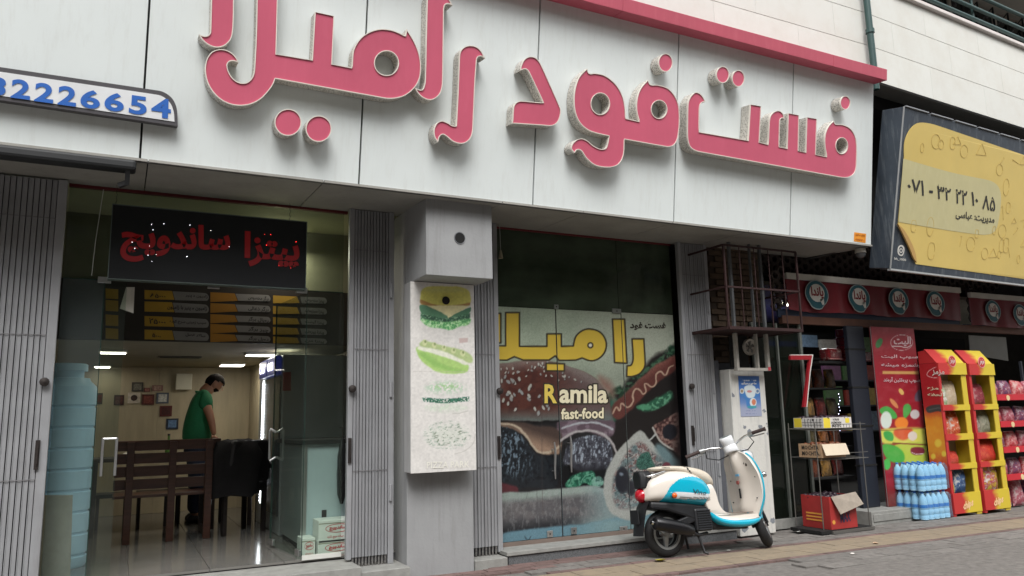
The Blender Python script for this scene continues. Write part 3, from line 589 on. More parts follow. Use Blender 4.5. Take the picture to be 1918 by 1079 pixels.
for i in range(75):
    u, v = rr.uniform(.25, 3.2), rr.uniform(.25, hB-.25)
    if .62 < v < 1.34 and u < 2.05: continue
    s = rr.uniform(.05, .11); k = rr.choice(['ring', 'tri', 'fork', 'oval', 'blob']); a0 = rr.uniform(0, 3)
    if k in ('ring', 'oval', 'blob'): pts = [(u+s*math.cos(t)*(1 if k == 'ring' else .6), v+s*math.sin(t)+(.01*math.sin(3*t) if k == 'blob' else 0)) for t in np.linspace(0, 6.0, 16)]
    elif k == 'tri': pts = [(u-s, v), (u+s, v+.02), (u, v+s*1.4), (u-s, v)]
    else: pts = [(u+math.cos(a0)*t, v+math.sin(a0)*t) for t in (-s, 0, s)]+[(u+math.cos(a0+.4)*s*.9, v+math.sin(a0+.4)*s*.9)]
    for p, q in zip(pts[:-1], pts[1:]): b.bar(BQ(*p, .0085), BQ(*q, .0085), .006, .0015, up=bn)
obj('line_drawing', b, M_dood, bb, fix=False, kind='stuff')

# ================================================================== FOLDING GATES
M_gate = mat('grey gate steel', (150, 151, 154), .5, .15, var=.10, scale=4, streak=.35, streakcol=(96, 88, 84))
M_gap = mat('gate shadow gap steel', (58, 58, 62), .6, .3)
M_stub = mat('worn gate foot', (120, 118, 116), .6, .5, var=.4, scale=60)
M_steel = mat('brushed steel', (190, 190, 190), .28, .9, var=.08)
M_iron = mat('dark worn iron', (52, 46, 44), .6, .5, var=.3, scale=40)
def gate(label, x0, x1, y, z0, z1, n, right_frame, left_frame=True, lockx=None):
    t = thing('folding_gate', label, 'gate', ((x0+x1)/2, y, z0), 'folded grey concertina gates')
    w = (x1-x0)/n; pr = None
    for i in range(n):
        x = x0+i*w
        if pr is None:
            b = MB(); b.box(x+.002, y-.014, z0+.075, x+w-.005, y+.014, z1-.005); b.box(x+.002, y-.019, z0+.075, x+.006, y-.0145, z1-.005); b.box(x+w-.009, y-.019, z0+.075, x+w-.005, y-.0145, z1-.005)
            pr = obj('slat', b, M_gate, t)
        else: share('slat', pr, (x+w/2-.0015, y-.0025+(.004 if i % 2 else 0), z0+.075), t)
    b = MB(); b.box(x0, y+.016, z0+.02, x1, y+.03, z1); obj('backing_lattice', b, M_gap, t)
    for i in range(n):
        x = x0+(i+.5)*w; b = MB(); b.tube([(x, y, z0+.002), (x, y, z0+.08)], .009, 6); obj('foot', b, M_stub, t)
    for z in (z0+.75, z0+1.75, z0+2.6):
        b = MB(); b.box(x0, y-.0215, z, x1, y-.0195, z+.006); obj('tie_bar', b, mat('worn tie bar', (124, 122, 124), .6, .3, var=.3, scale=30), t)
    if right_frame:
        b = MB(); b.box(x1+.002, y-.02, z0, x1+.05, y+.03, z1); obj('frame_post', b, M_gate, t, bevel=.003)
        for z in (z0+.5, z0+1.35, z0+2.2):
            b = MB(); b.tube([(x1+.02, y-.03, z), (x1+.02, y-.03, z+.13)], .012, 8); obj('hinge', b, M_gate, t, smooth=40)
    if left_frame:
        b = MB(); b.box(x0-.045, y-.02, z0+.06, x0-.003, y+.03, z1); obj('frame_post', b, M_gate, t, bevel=.003)
    if lockx is not None:
        b = MB(); b.box(lockx-.015, y-.035, z0+.82, lockx+.012, y-.0225, z0+1.02); b.bar((lockx, y-.05, z0+.86), (lockx, y-.05, z0+1.0), .008, .01); obj('latch', b, M_iron, t)
        b = MB(); b.lathe([(.005, -.03), (.03, -.02), (.032, 0), (.005, .004)], (lockx+.01, y-.04, z0+1.42), 10, 'y'); obj('lock_knob', b, M_iron, t, smooth=50)
    return t
gate('folded grey gate at the far left beside the blue water tank', -1.28, -.47, 6.35, .152, 3.05, 22, False, False, -.47)
b = MB(); b.box(-.47, 6.33, .16, -.41, 6.38, 3.05); obj('frame_post', b, M_gate, bpy.data.objects['folding_gate'], bevel=.003)
gate('folded grey gate between the sandwich shop door and the grey pillar', 1.745, 2.045, 6.35, .096, 3.06, 11, True, True, 1.72)
gate('narrow folded grey gate between the pillar and the poster doors', 2.80, 3.055, 6.35, .07, 3.06, 8, False, True, 3.075)
b = MB(); b.box(3.055, 6.33, .09, 3.10, 6.38, 3.06); obj('frame_post', b, M_gate, bpy.data.objects['folding_gate.002'], bevel=.003)
gate('folded grey gate at the right of the burger poster behind the scooter', 5.29, 5.59, 6.35, .107, 3.06, 11, True, True, 5.29)
b = MB(); b.box(5.642, 6.33, .0, 5.70, 6.419, 1.80); obj('pier', b, M_dgrey, bld)

# pillar details
M_hole = mat('dark hole', (18, 18, 18), .9)
t = thing('vent_pipe', 'round black pipe hole in the upper grey pillar box', 'pipe'); p = P(861, 446, 1, 5.73); t.location = v3(p); WORG[t.name] = Vector(v3(p))
b = MB(); b.lathe([(.047, -.004), (.05, -.006), (.052, 0.0)], v3(p), 20, 'y'); b.lathe([(.052, .0), (.052, .02)], v3(p), 20, 'y'); obj('pipe_rim', b, mat('grey plastic', (120, 122, 126), .5), t, smooth=40)
b = MB(); b.lathe([(.044, -.0065), (.044, -.0062)], v3(p), 20, 'y'); obj('pipe_hole', b, M_hole, t)
# the food picture board on the pillar
fb = thing('food_picture_board', 'tall white picture board with faded burger and hot dog prints on the grey pillar', 'sign', (2.44, 6.1, .83))
q = [YP(6.03)(775, 526), YP(6.03)(895, 534), YP(6.03)(884, 880), YP(6.03)(763, 888)]
x0, x1, z0, z1 = (q[0][0]+q[3][0])/2, (q[1][0]+q[2][0])/2, (q[2][2]+q[3][2])/2, (q[0][2]+q[1][2])/2-.005
b = MB(); b.box(x0, 6.036, z0, x1, 6.195, z1); obj('box_frame', b, mat('board side', (176, 176, 176), .5, streak=.3), fb, bevel=.006)
Z6 = crop(740, 500, 2.697)
def food(p):
    ox, oy = p.x, p.y; p.x = ox+(fbm(ox*.15, oy*.15, 41)-.5)*2; p.y = oy+(fbm(ox*.15, oy*.15, 63)-.5)*2; n = fbm(p.x*.05, p.y*.05, 3); s = fbm(p.x*.35, p.y*.35, 5); p.c = p.c*0+np.array((214, 211, 207))-(n[..., None]-.5)*12
    Z = lambda l: [tuple(a)+tuple(b_[2:]) for a, b_ in zip(Z6(l), l)]
    p.poly(Z([(135, 190), (128, 140), (150, 105), (200, 98), (320, 100), (365, 115), (382, 150), (375, 185), (300, 200), (200, 200)]), (214, 208, 96), 2.5)
    p.poly(Z([(140, 120), (200, 102), (320, 104), (360, 125), (250, 130)]), (204, 202, 112), 5, .8)
    p.poly(Z([(128, 165), (180, 185), (255, 196), (330, 190), (376, 180), (376, 195), (320, 208), (250, 210), (180, 205), (130, 185)]), (160, 116, 58), 2, .9)
    p.poly(Z([(150, 195), (378, 195), (270, 262), (255, 262)]), (226, 216, 160), 1.5, .95, False)
    p.poly(Z([(128, 192), (180, 205), (260, 245), (262, 262), (150, 250), (130, 230)]), (70, 122, 88), 1.5); p.poly(Z([(280, 262), (300, 240), (380, 203), (382, 225), (360, 245)]), (62, 116, 82), 1.5)
    m = sdf(p.x, p.y, Z6([(128, 235), (250, 262), (380, 235), (378, 270), (250, 290), (130, 270)])); p.mix((.5-m/2)*(.75+.25*(s > .45)), (52, 104, 74)); p.mix((.5-m/2)*(s > .55), (28, 66, 46)); p.mix((.5-m/2)*(s < .38), (120, 160, 124))
    m = sdf(p.x, p.y, spline(Z([(130, 262), (250, 280), (378, 262), (372, 290), (330, 300), (280, 318), (230, 308), (180, 305), (145, 285)]), 4)); p.mix((.5-m/3), (128, 196, 122)); p.mix((.5-m/3)*(s > .55), (70, 150, 84)); p.mix((.5-m/3)*(s < .36), (186, 222, 176))
    # hot dog
    p.poly(Z([(110, 405), (150, 415), (230, 440), (330, 470), (372, 500), (362, 530), (300, 540), (210, 530), (140, 480), (112, 440)]), (158, 196, 104), 3)
    p.poly(Z([(120, 440), (190, 500), (280, 528), (350, 530), (340, 520), (240, 490), (150, 430)]), (132, 180, 86), 5, .8)
    p.poly(Z([(115, 404), (250, 408), (340, 440), (372, 492), (300, 472), (200, 440)]), (222, 224, 206), 3)
    p.poly(Z([(125, 385), (150, 370), (250, 400), (340, 420), (388, 450), (385, 485), (340, 470), (240, 425), (130, 402)]), (164, 184, 122), 3, .9)
    for i in range(5): cx, cy = Z6([(150+i*48, 385+i*14)])[0]; p.ell(cx, cy-1, 5, 6, (196, 204, 150), .5, .9); p.ell(cx+1, cy-3, 2.4, 3, (120, 140, 80), .5, .6)
    # faded burger and faded plate
    m = sdf(p.x, p.y, Z6(ell(255, 610, 110, 38))); p.mix((.5-m/6)*(s > .5)*.45, (168, 196, 170)); m = sdf(p.x, p.y, Z6(ell(262, 605, 70, 18))); p.mix((.5-m/5)*(s > .52)*.5, (150, 190, 130))
    s2 = fbm(p.x*.6, p.y*.6, 9); m = sdf(p.x, p.y, Z6([(138, 660), (255, 668), (374, 655), (374, 678), (255, 690), (145, 682)])); p.mix((.5-m/1.5)*(s2 > .36), (44, 110, 84)); p.mix((.5-m/1.5)*(s2 > .55), (24, 74, 56))
    m = sdf(p.x, p.y, Z6(ell(255, 712, 112, 24))); p.mix((.5-m/5)*(.25+.4*(s > .55)), (196, 208, 190)); p.line(Z6([(290, 742), (330, 738), (368, 728)]), 1, (150, 150, 140), 1.5, .7)
    m = sdf(p.x, p.y, Z6(ell(262, 850, 118, 72))); s3 = fbm(p.x*.22+p.y*.1, p.y*.5, 21); p.mix((.5-m/5)*(s3 > .58)*.6, (150, 170, 156)); p.mix((.5-m/8)*.25, (206, 210, 200)); p.mix((.5-m/5)*(s3 > .68)*.6, (120, 132, 112))
    p.line(spline(Z6([(300, 945), (360, 925), (398, 885), (404, 845)]), 5, False), 1, (160, 158, 150), 1.5, .7); p.line(Z6([(90, 529), (415, 529)]), .8, (176, 172, 166), 1.2, .8)
    p.x, p.y = ox, oy; g_ = fbm(ox*.3, oy*.3, 71, 4)[..., None]-.5; p.c = p.c*(1+g_*.16)*.88+np.array((214, 211, 207))*.12
    cx, cy = Z6([(345, 370)])[0]; p.poly(Z([(322, 360, 1), (368, 358, 1), (368, 380, 1), (324, 386, 1)]), (196, 176, 172), 1, .7)
M_print = mat('aged print', (0, 0, 0), .5, var=.03, scale=3, attr=True, streak=.06, streakcol=(120, 112, 100))
print_grid('picture_sheet', [(x0, 6.03, z1), (x1, 6.03, z1), (x1, 6.03, z0), (x0, 6.03, z0)], 110, 300, food, M_print, fb, thick=.006)
b = MB(); text_quad(b, 'PIZZA PARK', [YP(6.0295)(*p) for p in Z6([(160, 985), (375, 980), (375, 1012), (160, 1018)])], .01); obj('lettering', b, mat('faded cream print', (226, 224, 214), .5), fb)
p = YP(6.03)(835, 563); b = MB(); b.lathe([(.035, -.004), (.035, .0)], (p[0], 6.028, p[2]), 18, 'y'); obj('hole', b, M_hole, fb)

# ================================================================== GLASS FRONT OF THE SANDWICH SHOP
GY = 6.5; YG = YP(GY)
M_glass = glass_mat('shop glass', (240, 245, 241), .8, .03, (120, 128, 122)); M_gedge = mat('glass edge', (40, 62, 56), .2)
M_redst = mat('dark red strip', (104, 34, 38), .5, var=.15)
gf = thing('glass_shopfront', 'glass front of the sandwich shop with open door leaves', 'shopfront', (.6, GY, .15))
def pane(x0, x1, z0, z1, parent, y=GY, name='pane', m=None):
    b = MB(); b.box(x0, y-.005, z0, x1, y+.005, z1); return obj(name, b, m or M_glass, parent)
pane(-.405, 1.69, 2.352, 3.05, gf); pane(-.405, -.13, .17, 2.345, gf, m=glass_mat('veiled side glass', (236, 242, 240), .8, .10, (140, 150, 150)))  # the side pane's pale layer stands in for a veiling reflection
b = MB(); b.box(-.41, GY-.02, 3.05, 1.72, GY+.02, 3.075); b.box(-.4, GY-.022, 3.062, 1.7, GY-.021, 3.07); obj('red_strip', b, M_redst, gf)
b = MB(); b.box(-.405, GY-.008, 2.3455, 1.69, GY+.008, 2.3515); obj('transom_joint', b, M_gedge, gf)
for (px, py) in ((196, 521), (400, 541), (565, 549)):
    p = YG(px, py); b = MB(); b.box(p[0]-.045, GY-.014, 2.325, p[0]+.045, GY+.014, 2.372); obj('patch_fitting', b, M_steel, gf, bevel=.003)
b = MB(); b.box(-.134, GY-.006, .17, -.128, GY+.006, 2.34); obj('glass_edge', b, M_gedge, gf)
pane(1.385, 1.70, .17, 2.345, gf)
b = MB(); b.box(1.382, GY-.006, .17, 1.387, GY+.006, 2.34); obj('glass_edge', b, M_gedge, gf)
b = MB(); b.box(1.385, GY-.02, .165, 1.70, GY+.02, .20); obj('glass_channel', b, mat('white channel', (206, 206, 200), .5), gf)
def hbar(b, x, y, z0, z1, ax=(0, -1)):
    b.tube([(x, y, z0+.03), (x+ax[0]*.05, y+ax[1]*.05, z0), (x+ax[0]*.055, y+ax[1]*.055, z0+.02), (x+ax[0]*.055, y+ax[1]*.055, z1-.02), (x+ax[0]*.05, y+ax[1]*.05, z1), (x, y, z1-.03)], .011, 8)
# left leaf, closed; its tall H handle
M_leafg = glass_mat('swung door glass', (236, 242, 238), .35, .04, (130, 138, 134)); M_veil = glass_mat('veiled fixed glass', (236, 242, 240), .8, .12, (150, 160, 160))  # M_veil's pale layer likewise paints in reflected light
lf = obj('door_leaf', MB().box(-.125, GY-.005, .185, .02, GY+.005, 2.335), M_glass, gf)
b = MB(); x = -.03
for dx in (-.045, .045): b.tube([(x+dx, GY-.05, .90), (x+dx, GY-.05, 1.17)], .010, 8)
for z in (.94, 1.13): b.tube([(x-.045, GY-.05, z), (x-.045, GY-.006, z)], .008, 6); b.tube([(x+.045, GY-.05, z), (x+.045, GY-.006, z)], .008, 6)
b.tube([(x-.045, GY-.05, 1.165), (x+.045, GY-.05, 1.165)], .008, 6); obj('handle', b, M_steel, lf, smooth=50)
# right leaf, swung inwards
a0 = np.array((1.38, 6.53)); a1 = np.array((1.285, 7.33)); u = (a1-a0)/np.linalg.norm(a1-a0); nrm = np.array((-u[1], u[0]))
b = MB(); b.bar((*a0, 1.26), (*a1, 1.26), .010, 2.15); rl = obj('door_leaf', b, M_leafg, gf)
b = MB(); b.bar((*(a1-u*.003), 1.26), (*(a1+u*.003), 1.26), .012, 2.15); obj('glass_edge', b, M_gedge, rl)
b = MB(); pm = a1-u*.10
for sgn in (-1, 1): hbar(b, *(pm+nrm*.006*sgn), .92, 1.20, nrm*sgn)
obj('handle', b, M_steel, rl, smooth=50)
for q_, nm in ((a0, 'patch_fitting'), (a1-u*.1, 'patch_fitting')):
    b = MB(); b.bar((*q_, .215), (*(q_+u*.1), .215), .028, .05); obj(nm, b, M_steel, rl, bevel=.003)
b = MB(); p = P(480, 672, 1, 7.2)
# hanging LED sign
LY = 6.28; ls = thing('led_sign', 'black hanging sign with dark red Persian letters behind it two chains', 'sign', (.6, LY, 2.33)); ls['label'] = 'black hanging light sign with dim red Persian letters above the shop door'
q = [YP(LY)(*p) for p in ((212, 380), (577, 420), (568, 543), (203, 519))]; x0, x1, z0, z1 = (q[0][0]+q[3][0])/2, (q[1][0]+q[2][0])/2, (q[2][2]+q[3][2])/2, (q[0][2]+q[1][2])/2
b = MB(); b.box(x0, LY, z0, x1, LY+.07, z1); obj('sign_box', b, mat('black sign face', (16, 18, 22), .4, var=.1), ls)
for s_ in ((x0-.006, LY-.006, z0-.006, x1+.006, LY+.072, z0), (x0-.006, LY-.006, z1, x1+.006, LY+.072, z1+.006), (x0-.006, LY-.006, z0, x0, LY+.072, z1), (x1, LY-.006, z0, x1+.006, LY+.072, z1)):
    b = MB(); b.box(*s_); obj('edge_trim', b, mat('greenish trim', (88, 100, 96), .5, .3), ls)
Z4 = crop(180, 360, 3.373); YL = YP(LY-.004); M_red = mat('dim red lettering', (120, 20, 26), .5, emit=(140, 10, 14), estr=.06)
for body, pts in (('پیتزا', [(940, 245), (1290, 275), (1280, 500), (930, 480)]), ('ساندویچ', [(160, 185), (850, 215), (845, 440), (150, 440)])):
    b = MB(); text_quad(b, body, [YL(*p) for p in Z4(pts)], bold=.04, lift=.0, res=2); obj('lettering', b, M_red, ls, fix=False)
M_led = mat('lit led', (255, 255, 255), .5, emit=(240, 244, 255), estr=6); M_ledr = mat('lit red led', (255, 60, 60), .5, emit=(255, 50, 50), estr=4)
for (x, y, r) in [(350, 205, .8), (360, 238, 1), (428, 200, 1), (593, 208, 1), (725, 243, 1), (228, 316, 1), (245, 356, 1), (336, 340, 1), (328, 398, 1), (380, 395, .6), (352, 438, .6), (574, 407, 1.5), (840, 345, .6), (1103, 268, -1.3), (1065, 268, -1), (1264, 314, -1.5), (1077, 335, -1.8), (1155, 465, -.8), (1230, 480, -.8)]:
    c = YL(*Z4([(x, y)])[0]); b = MB(); b.lathe([(.001, -.004), (.0013*abs(r), -.002), (.0013*abs(r), 0)], v3(c), 6, 'y'); obj('led', b, M_led if r > 0 else M_ledr, ls)
for x in (x0+.02, x1-.13):
    b = MB()
    for k in range(7): z = z1+.006+k*.022; b.bar((x, LY+.03, z), (x+(.004 if k % 2 else -.004), LY+.03, z+.022), .006, .003)
    obj('chain', b, M_iron, ls)
b = MB(); b.tube([(x0-.07, 6.3, 3.0), (x0-.10, 6.32, 2.6), (x0-.11, 6.34, 2.35)], .0025, 5); obj('wire', b, mat('pale cord', (170, 172, 166), .6), ls)

# ================================================================== INSIDE THE SANDWICH SHOP
MY = 7.4
mb_ = thing('menu_board', 'yellow and grey menu board on the edge of the mezzanine inside the shop', 'menu board', (.8, MY, 2.0))
b = MB(); b.box(-.9, MY, 1.985, 2.19, MY+.06, 2.50); obj('backboard', b, mat('dark brown board', (40, 34, 28), .6), mb_)
Z7 = crop(180, 360, 3.373); YM = YP(MY-.002)
M_my = mat('menu yellow', (170, 134, 40), .6); M_mo = mat('menu orange', (156, 108, 28), .6); M_mg = mat('menu grey', (122, 120, 118), .6)
def strip(pts, m, per=4):
    b = MB(); b.prism([[YM(*p) for p in Z7(spline(pts, per))]], (0, .0015, 0)); obj('menu_strip', b, m, mb_)
rows1 = [(618, 682), (690, 760), (782, 852), (868, 935)]
for a, c in rows1:
    strip([(306, a, 1), (480, a+6, 1), (494, c-2, 1), (306, c-6, 1)], M_my); strip([(484, a+8, 1), (690, a+20), (712, (a+c)/2+12), (698, c+4), (498, c, 1)], M_mg)
rows2 = [(632, 688), (700, 756), (770, 822), (832, 886), (892, 942)]
for i, (a, c) in enumerate(rows2):
    strip([(722, a, 1), (875, a+8, 1), (895, c-2, 1), (722, c+6, 1)], M_mo); strip([(880, a+10, 1), (1085, a+18), (1102, (a+c)/2+12), (1090, c+2), (898, c-2, 1)], M_mg)
    strip([(1118, a+20, 1), (1270, a+28, 1), (1285, c+12, 1), (1118, c+14, 1)], M_my); strip([(1290, a+28, 1), (1440, a+34), (1458, (a+c)/2+26), (1448, c+16), (1300, c+14, 1)], M_mg)
for a, c in rows1: strip([(60, a-10, 1), (140, a-4, 1), (140, c-6, 1), (60, c-10, 1)], M_my)
YM2 = YP(MY-.006)
def T7(body, x0_, y0_, x1_, y1_, sk=10):
    b = MB(); text_quad(b, body, [YM2(*p) for p in Z7([(x0_, y0_), (x1_, y0_+sk), (x1_, y1_+sk), (x0_, y1_)])], bold=.025, lift=0, res=1); obj('lettering', b, M_blk, mb_, fix=False)
T7('۸۵۰۰۰', 340, 636, 440, 664); T7('۲۵۰۰۰', 335, 795, 440, 830); T7('۵۰۰۰', 355, 890, 410, 915)
T7('ژامبون و پنیر', 565, 640, 705, 665); T7('ژامبون و پنیر با ژامبون', 450, 712, 700, 745); T7('سیب زمینی سرخ کرده', 465, 805, 695, 832); T7('سالاد فصل', 565, 888, 690, 912)
for s, (a, c) in zip(('برگر مخصوص', 'برگر ذغالی', 'رویال برگر', 'چیز برگر', 'دوبل برگر'), rows2): T7(s, 960, a+16, 1090, c-6)
for s, (a, c) in zip(('پیتزا مخصوص', 'پیتزا سبزیجات', 'پیتزا گوشت', 'پیتزا پپرونی', 'پیتزا مرغ'), rows2): T7(s, 1320, a+34, 1440, c+8)
M_lamp = mat('lit lamp panel', (255, 255, 250), .5, emit=(255, 250, 235), estr=5)
def ceiling_lamp(px, py, w, d, lab, e=14, shade=None):
    c = P(px, py, 2, 1.985); t = thing('ceiling_lamp', lab, 'ceiling lamp', v3(c), 'lit lamps on the shop ceiling')
    b = MB(); b.box(c[0]-w/2-.015, c[1]-d/2-.015, 1.975, c[0]+w/2+.015, c[1]+d/2+.015, 1.999); obj('lamp_housing', b, M_white, t)
    b = MB(); b.box(c[0]-w/2, c[1]-d/2, 1.968, c[0]+w/2, c[1]+d/2, 1.9745); obj('lamp_panel', b, M_lamp, t); return c
ceiling_lamp(435, 683, .26, .26, 'square lit ceiling lamp at the back above the man in green'); ceiling_lamp(489, 664, .3, .14, 'lit ceiling lamp left of the drinks fridge light boxes'); ceiling_lamp(552, 668, .30, .14, 'lit ceiling lamp nearest the right side of the door'); ceiling_lamp(212, 659, .22, .14, 'bright ceiling lamp at the upper left seen through the left door leaf'); ceiling_lamp(192, 686, .16, .2, 'dim small ceiling lamp at the far left end')
def area(name, loc, size, power, col=(1, .93, .8), rot=(0, 0, 0)):
    l = bpy.data.lights.new(name, 'AREA'); l.energy = power; l.size = size; l.color = col; o = bpy.data.objects.new(name, l); COL.objects.link(o); o.location = loc; o.rotation_euler = rot
for i, (px, py) in enumerate(((435, 683), (212, 659), (520, 664))):
    c = P(px, py, 2, 1.96); area('ceiling_lamp_light', (c[0], c[1], 1.955), .3, 2.6)
c = P(530, 428, 2, 3.075); c = np.array((c[0], c[1], 3.075)); blk('front_ceiling', mat('greenish ceiling', (170, 170, 136), .8, var=.15, scale=1.5), (-1.55, 6.56, 3.09, 2.2, 7.45, 3.118)); area('tube_lamp_light', (c[0], c[1]+.1, 2.9), .3, 9); tl = thing('tube_lamp', 'lit tube lamp on the front ceiling above the black hanging sign', 'lamp', v3(c))
b = MB(); b.tube([(c[0]-.25, c[1], c[2]-.01), (c[0]+.15, c[1], c[2]-.01)], .014, 8); obj('tube', b, M_lamp, tl); b = MB(); b.box(c[0]-.28, c[1]-.02, c[2]+.004, c[0]+.18, c[1]+.02, c[2]+.014); obj('lamp_base', b, M_white, tl)
blk('mezzanine_wall', mat('greenish beige wall', (120, 120, 96), .7, var=.2, scale=1.5), (-1.55, 7.46, 2.5, 2.2, 7.5, 3.1))
# dark table, bench, stools
M_wood = mat('dark varnished wood', (72, 42, 31), .4, var=.3, scale=6, stretch=(.6, 6, 6), coat=.2); M_woodd = mat('darker wood', (38, 26, 22), .5, var=.3)
be = thing('wooden_bench', 'dark wooden bench with slatted back facing the street inside the shop', 'bench', (.45, 8.3, .168))
bx0, bx1 = P(208, 900, 1, 8.25)[0]+.02, P(412, 900, 1, 8.25)[0]
for i, z in enumerate((1.02, .90, .78, .66)):
    b = MB(); b.box(bx0, 8.27-.0*i, z, bx1, 8.30, z+.095); obj('back_slat', b, M_wood, be, bevel=.006)
for x in (bx0+.1, (bx0+bx1)/2, bx1-.14):
    b = MB(); b.box(x, 8.225, .169, x+.065, 8.268, 1.10); obj('back_post', b, M_wood, be, bevel=.004)
    b = MB(); b.box(x, 8.70, .169, x+.06, 8.75, .58); obj('leg', b, M_woodd, be)
    b = MB(); b.box(x+.003, 8.27, .20, x+.057, 8.70, .26); obj('stretcher', b, M_woodd, be)
for i in range(4):
    b = MB(); b.box(bx0, 8.31+i*.11, .58, bx1, 8.405+i*.11, .605); obj('seat_slat', b, M_wood, be, bevel=.004)
tb = thing('dining_table', 'long dark dining table behind the slatted bench', 'table', (.4, 9.2, .168))
b = MB(); b.box(-.25, 8.85, .90, 1.0, 9.35, .94); obj('table_top', b, M_woodd, tb, bevel=.006)
for x, y in ((-.2, 8.9), (.92, 8.9), (-.2, 9.3), (.92, 9.3)): obj('leg', MB().box(x, y, .169, x+.06, y+.05, .899), M_woodd, tb)
for i in range(3):
    b = MB(); b.box(-.15+i*.4, 9.5, .5, .2+i*.4, 9.85, .54); ch = thing('stool', ['dark stool behind the table, leftmost', 'dark stool behind the table, middle one', 'dark stool behind the table, beside the man'][i], 'stool', (.02+i*.4, 9.67, .168), 'dark stools behind the table')
    obj('seat', b, M_woodd, ch)
    for dx, dy in ((0, 0), (.3, 0), (0, .3), (.3, .3)): obj('leg', MB().box(-.14+i*.4+dx, 9.51+dy, .169, -.11+i*.4+dx, 9.54+dy, .499), M_woodd, ch)
# dark padded chairs right of the bench
M_pad = mat('black padded vinyl', (30, 28, 30), .45, var=.3, bump=.3, bscale=20)
def padchair(lab, x, y, rz):
    t = thing('padded_chair', lab, 'chair', (x, y, .169), 'black padded chairs by the right wall', rz)
    obj('seat', MB().box(-.24, -.22, .40, .24, .24, .50), M_pad, t, local=True, bevel=.03); obj('backrest', MB().hexa([(-.24, .20, .5), (.24, .20, .5), (.24, .27, .5), (-.24, .27, .5), (-.21, .27, .92), (.21, .27, .92), (.21, .34, .92), (-.21, .34, .92)]), M_pad, t, local=True, bevel=.03)
    for sx in (-1, 1): obj('armrest', MB().box(.235*sx-.03, -.2, .62, .235*sx+.03, .26, .68), M_pad, t, local=True, bevel=.02)
    for sx in (-1, 1):
        for yy_ in (-.19, .21): obj('leg', MB().box(.21*sx-.02, yy_-.02, 0.001, .21*sx+.02, yy_+.02, .62 if True else .4), M_iron, t, local=True)
padchair('black padded armchair right of the bench, nearer the door', 1.13, 8.55, math.radians(200)); padchair('black padded armchair farther back against the right wall', 1.22, 9.25, math.radians(250))
jk = thing('dark_jacket', 'dark jacket thrown over the back of a padded chair', 'jacket', (1.08, 8.3, .95)); b = MB(); rr = random.Random(5); rings = []
for k, (z, s) in enumerate(((.55, .9), (.75, 1.0), (.95, 1.0), (1.06, .8), (1.10, .4))): rings.append([(1.1+.25*s*(1+.15*rr.uniform(-1, 1))*math.cos(a), 8.27+.085*s*(1+.2*rr.uniform(-1, 1))*math.sin(a), z+rr.uniform(-.03, .03)) for a in np.linspace(0, 2*math.pi, 16, endpoint=False)])
b.loft(rings); obj('cloth', b, mat('black cloth', (24, 22, 24), .9, var=.3, bump=.4, bscale=30), jk, smooth=70)

# pictures, wall box, bottle, card
YB = YP(10.955); Z8 = crop(160, 520, 3.173)
pics = [('small dark picture frame, upper left of the group', (277, 622, 342, 676), (70, 66, 62), (120, 116, 106)), ('tiny reddish picture between the two upper frames', (348, 655, 385, 680), (110, 70, 66), (150, 100, 90)), ('wide pinkish picture at the upper right of the group', (398, 640, 460, 674), (140, 104, 98), (170, 140, 128)),
        ('dark red picture at the far left edge', (66, 686, 100, 752), (70, 38, 36), (96, 50, 44)), ('dark square picture with warm print, left in the middle row', (172, 698, 228, 758), (64, 42, 40), (90, 54, 48)), ('white framed picture with a small dark figure', (254, 684, 324, 746), (196, 186, 172), (60, 40, 36)), ('dark red square picture in the centre of the middle row', (338, 694, 408, 756), (84, 38, 34), (120, 60, 50)), ('blue and white speckled picture right in the middle row', (424, 684, 494, 748), (90, 96, 110), (190, 190, 186)), ('lowest dark red square picture', (444, 762, 513, 824), (92, 32, 30), (70, 20, 20)), ('black and blue card near the bottle', (482, 838, 551, 900), (36, 46, 64), (90, 120, 160))]
for lab, (a, b0_, c, d), col, col2 in pics:
    p0_, p1_ = [YB(*q) for q in Z8([(a, b0_), (c, d)])]; t = thing('wall_picture', lab, 'picture', (p0_[0], 10.96, p1_[2]), 'small pictures on the shop back wall')
    obj('frame', MB().box(p0_[0], 10.955, p1_[2], p1_[0], 10.968, p0_[2]), mat('pic frame %d' % (col[0]), col, .6, var=.2, scale=30), t)
    w_, h_ = p1_[0]-p0_[0], p0_[2]-p1_[2]; b = MB()
    if 'white' in lab[:6]: b.lathe([(.04, 0), (.04, .003)], ((p0_[0]+p1_[0])/2, 10.951, (p0_[2]+p1_[2])/2), 8, 'y')
    else:
        b.box(p0_[0]+w_*.16, 10.951, p1_[2]+h_*.16, p1_[0]-w_*.16, 10.954, p0_[2]-h_*.16)
    obj('image', b, mat('pic print %d' % (col2[2]+col2[0]), col2, .5, var=.5, scale=45), t)
p0_, p1_ = [YB(*q) for q in Z8([(537, 574), (628, 668)])]; t = thing('wall_cabinet', 'small white square box on the back wall left of the man', 'box', (p0_[0], 10.9, p1_[2]))
obj('door', MB().box(p0_[0], 10.86, p1_[2], p1_[0], 10.88, p0_[2]), mat('off white enamel', (206, 202, 186), .5), t, bevel=.008); obj('body', MB().box(p0_[0]+.01, 10.881, p1_[2]+.01, p1_[0]-.01, 10.967, p0_[2]-.01), M_white, t)
p = YP(9.1)(*Z8([(495, 975)])[0]); t = thing('green_bottle', 'small green glass bottle standing on the table left of the man', 'bottle', (p[0], 9.1, .94))
obj('glass', MB().lathe([(.03, 0), (.032, .02), (.032, .11), (.012, .16), (.012, .21)], (p[0], 9.1, .9405), 12), mat('green glass', (84, 120, 60), .15), t, smooth=50); obj('cap', MB().lathe([(.014, .205), (.014, .225)], (p[0], 9.1, .9405), 10), M_woodd, t)
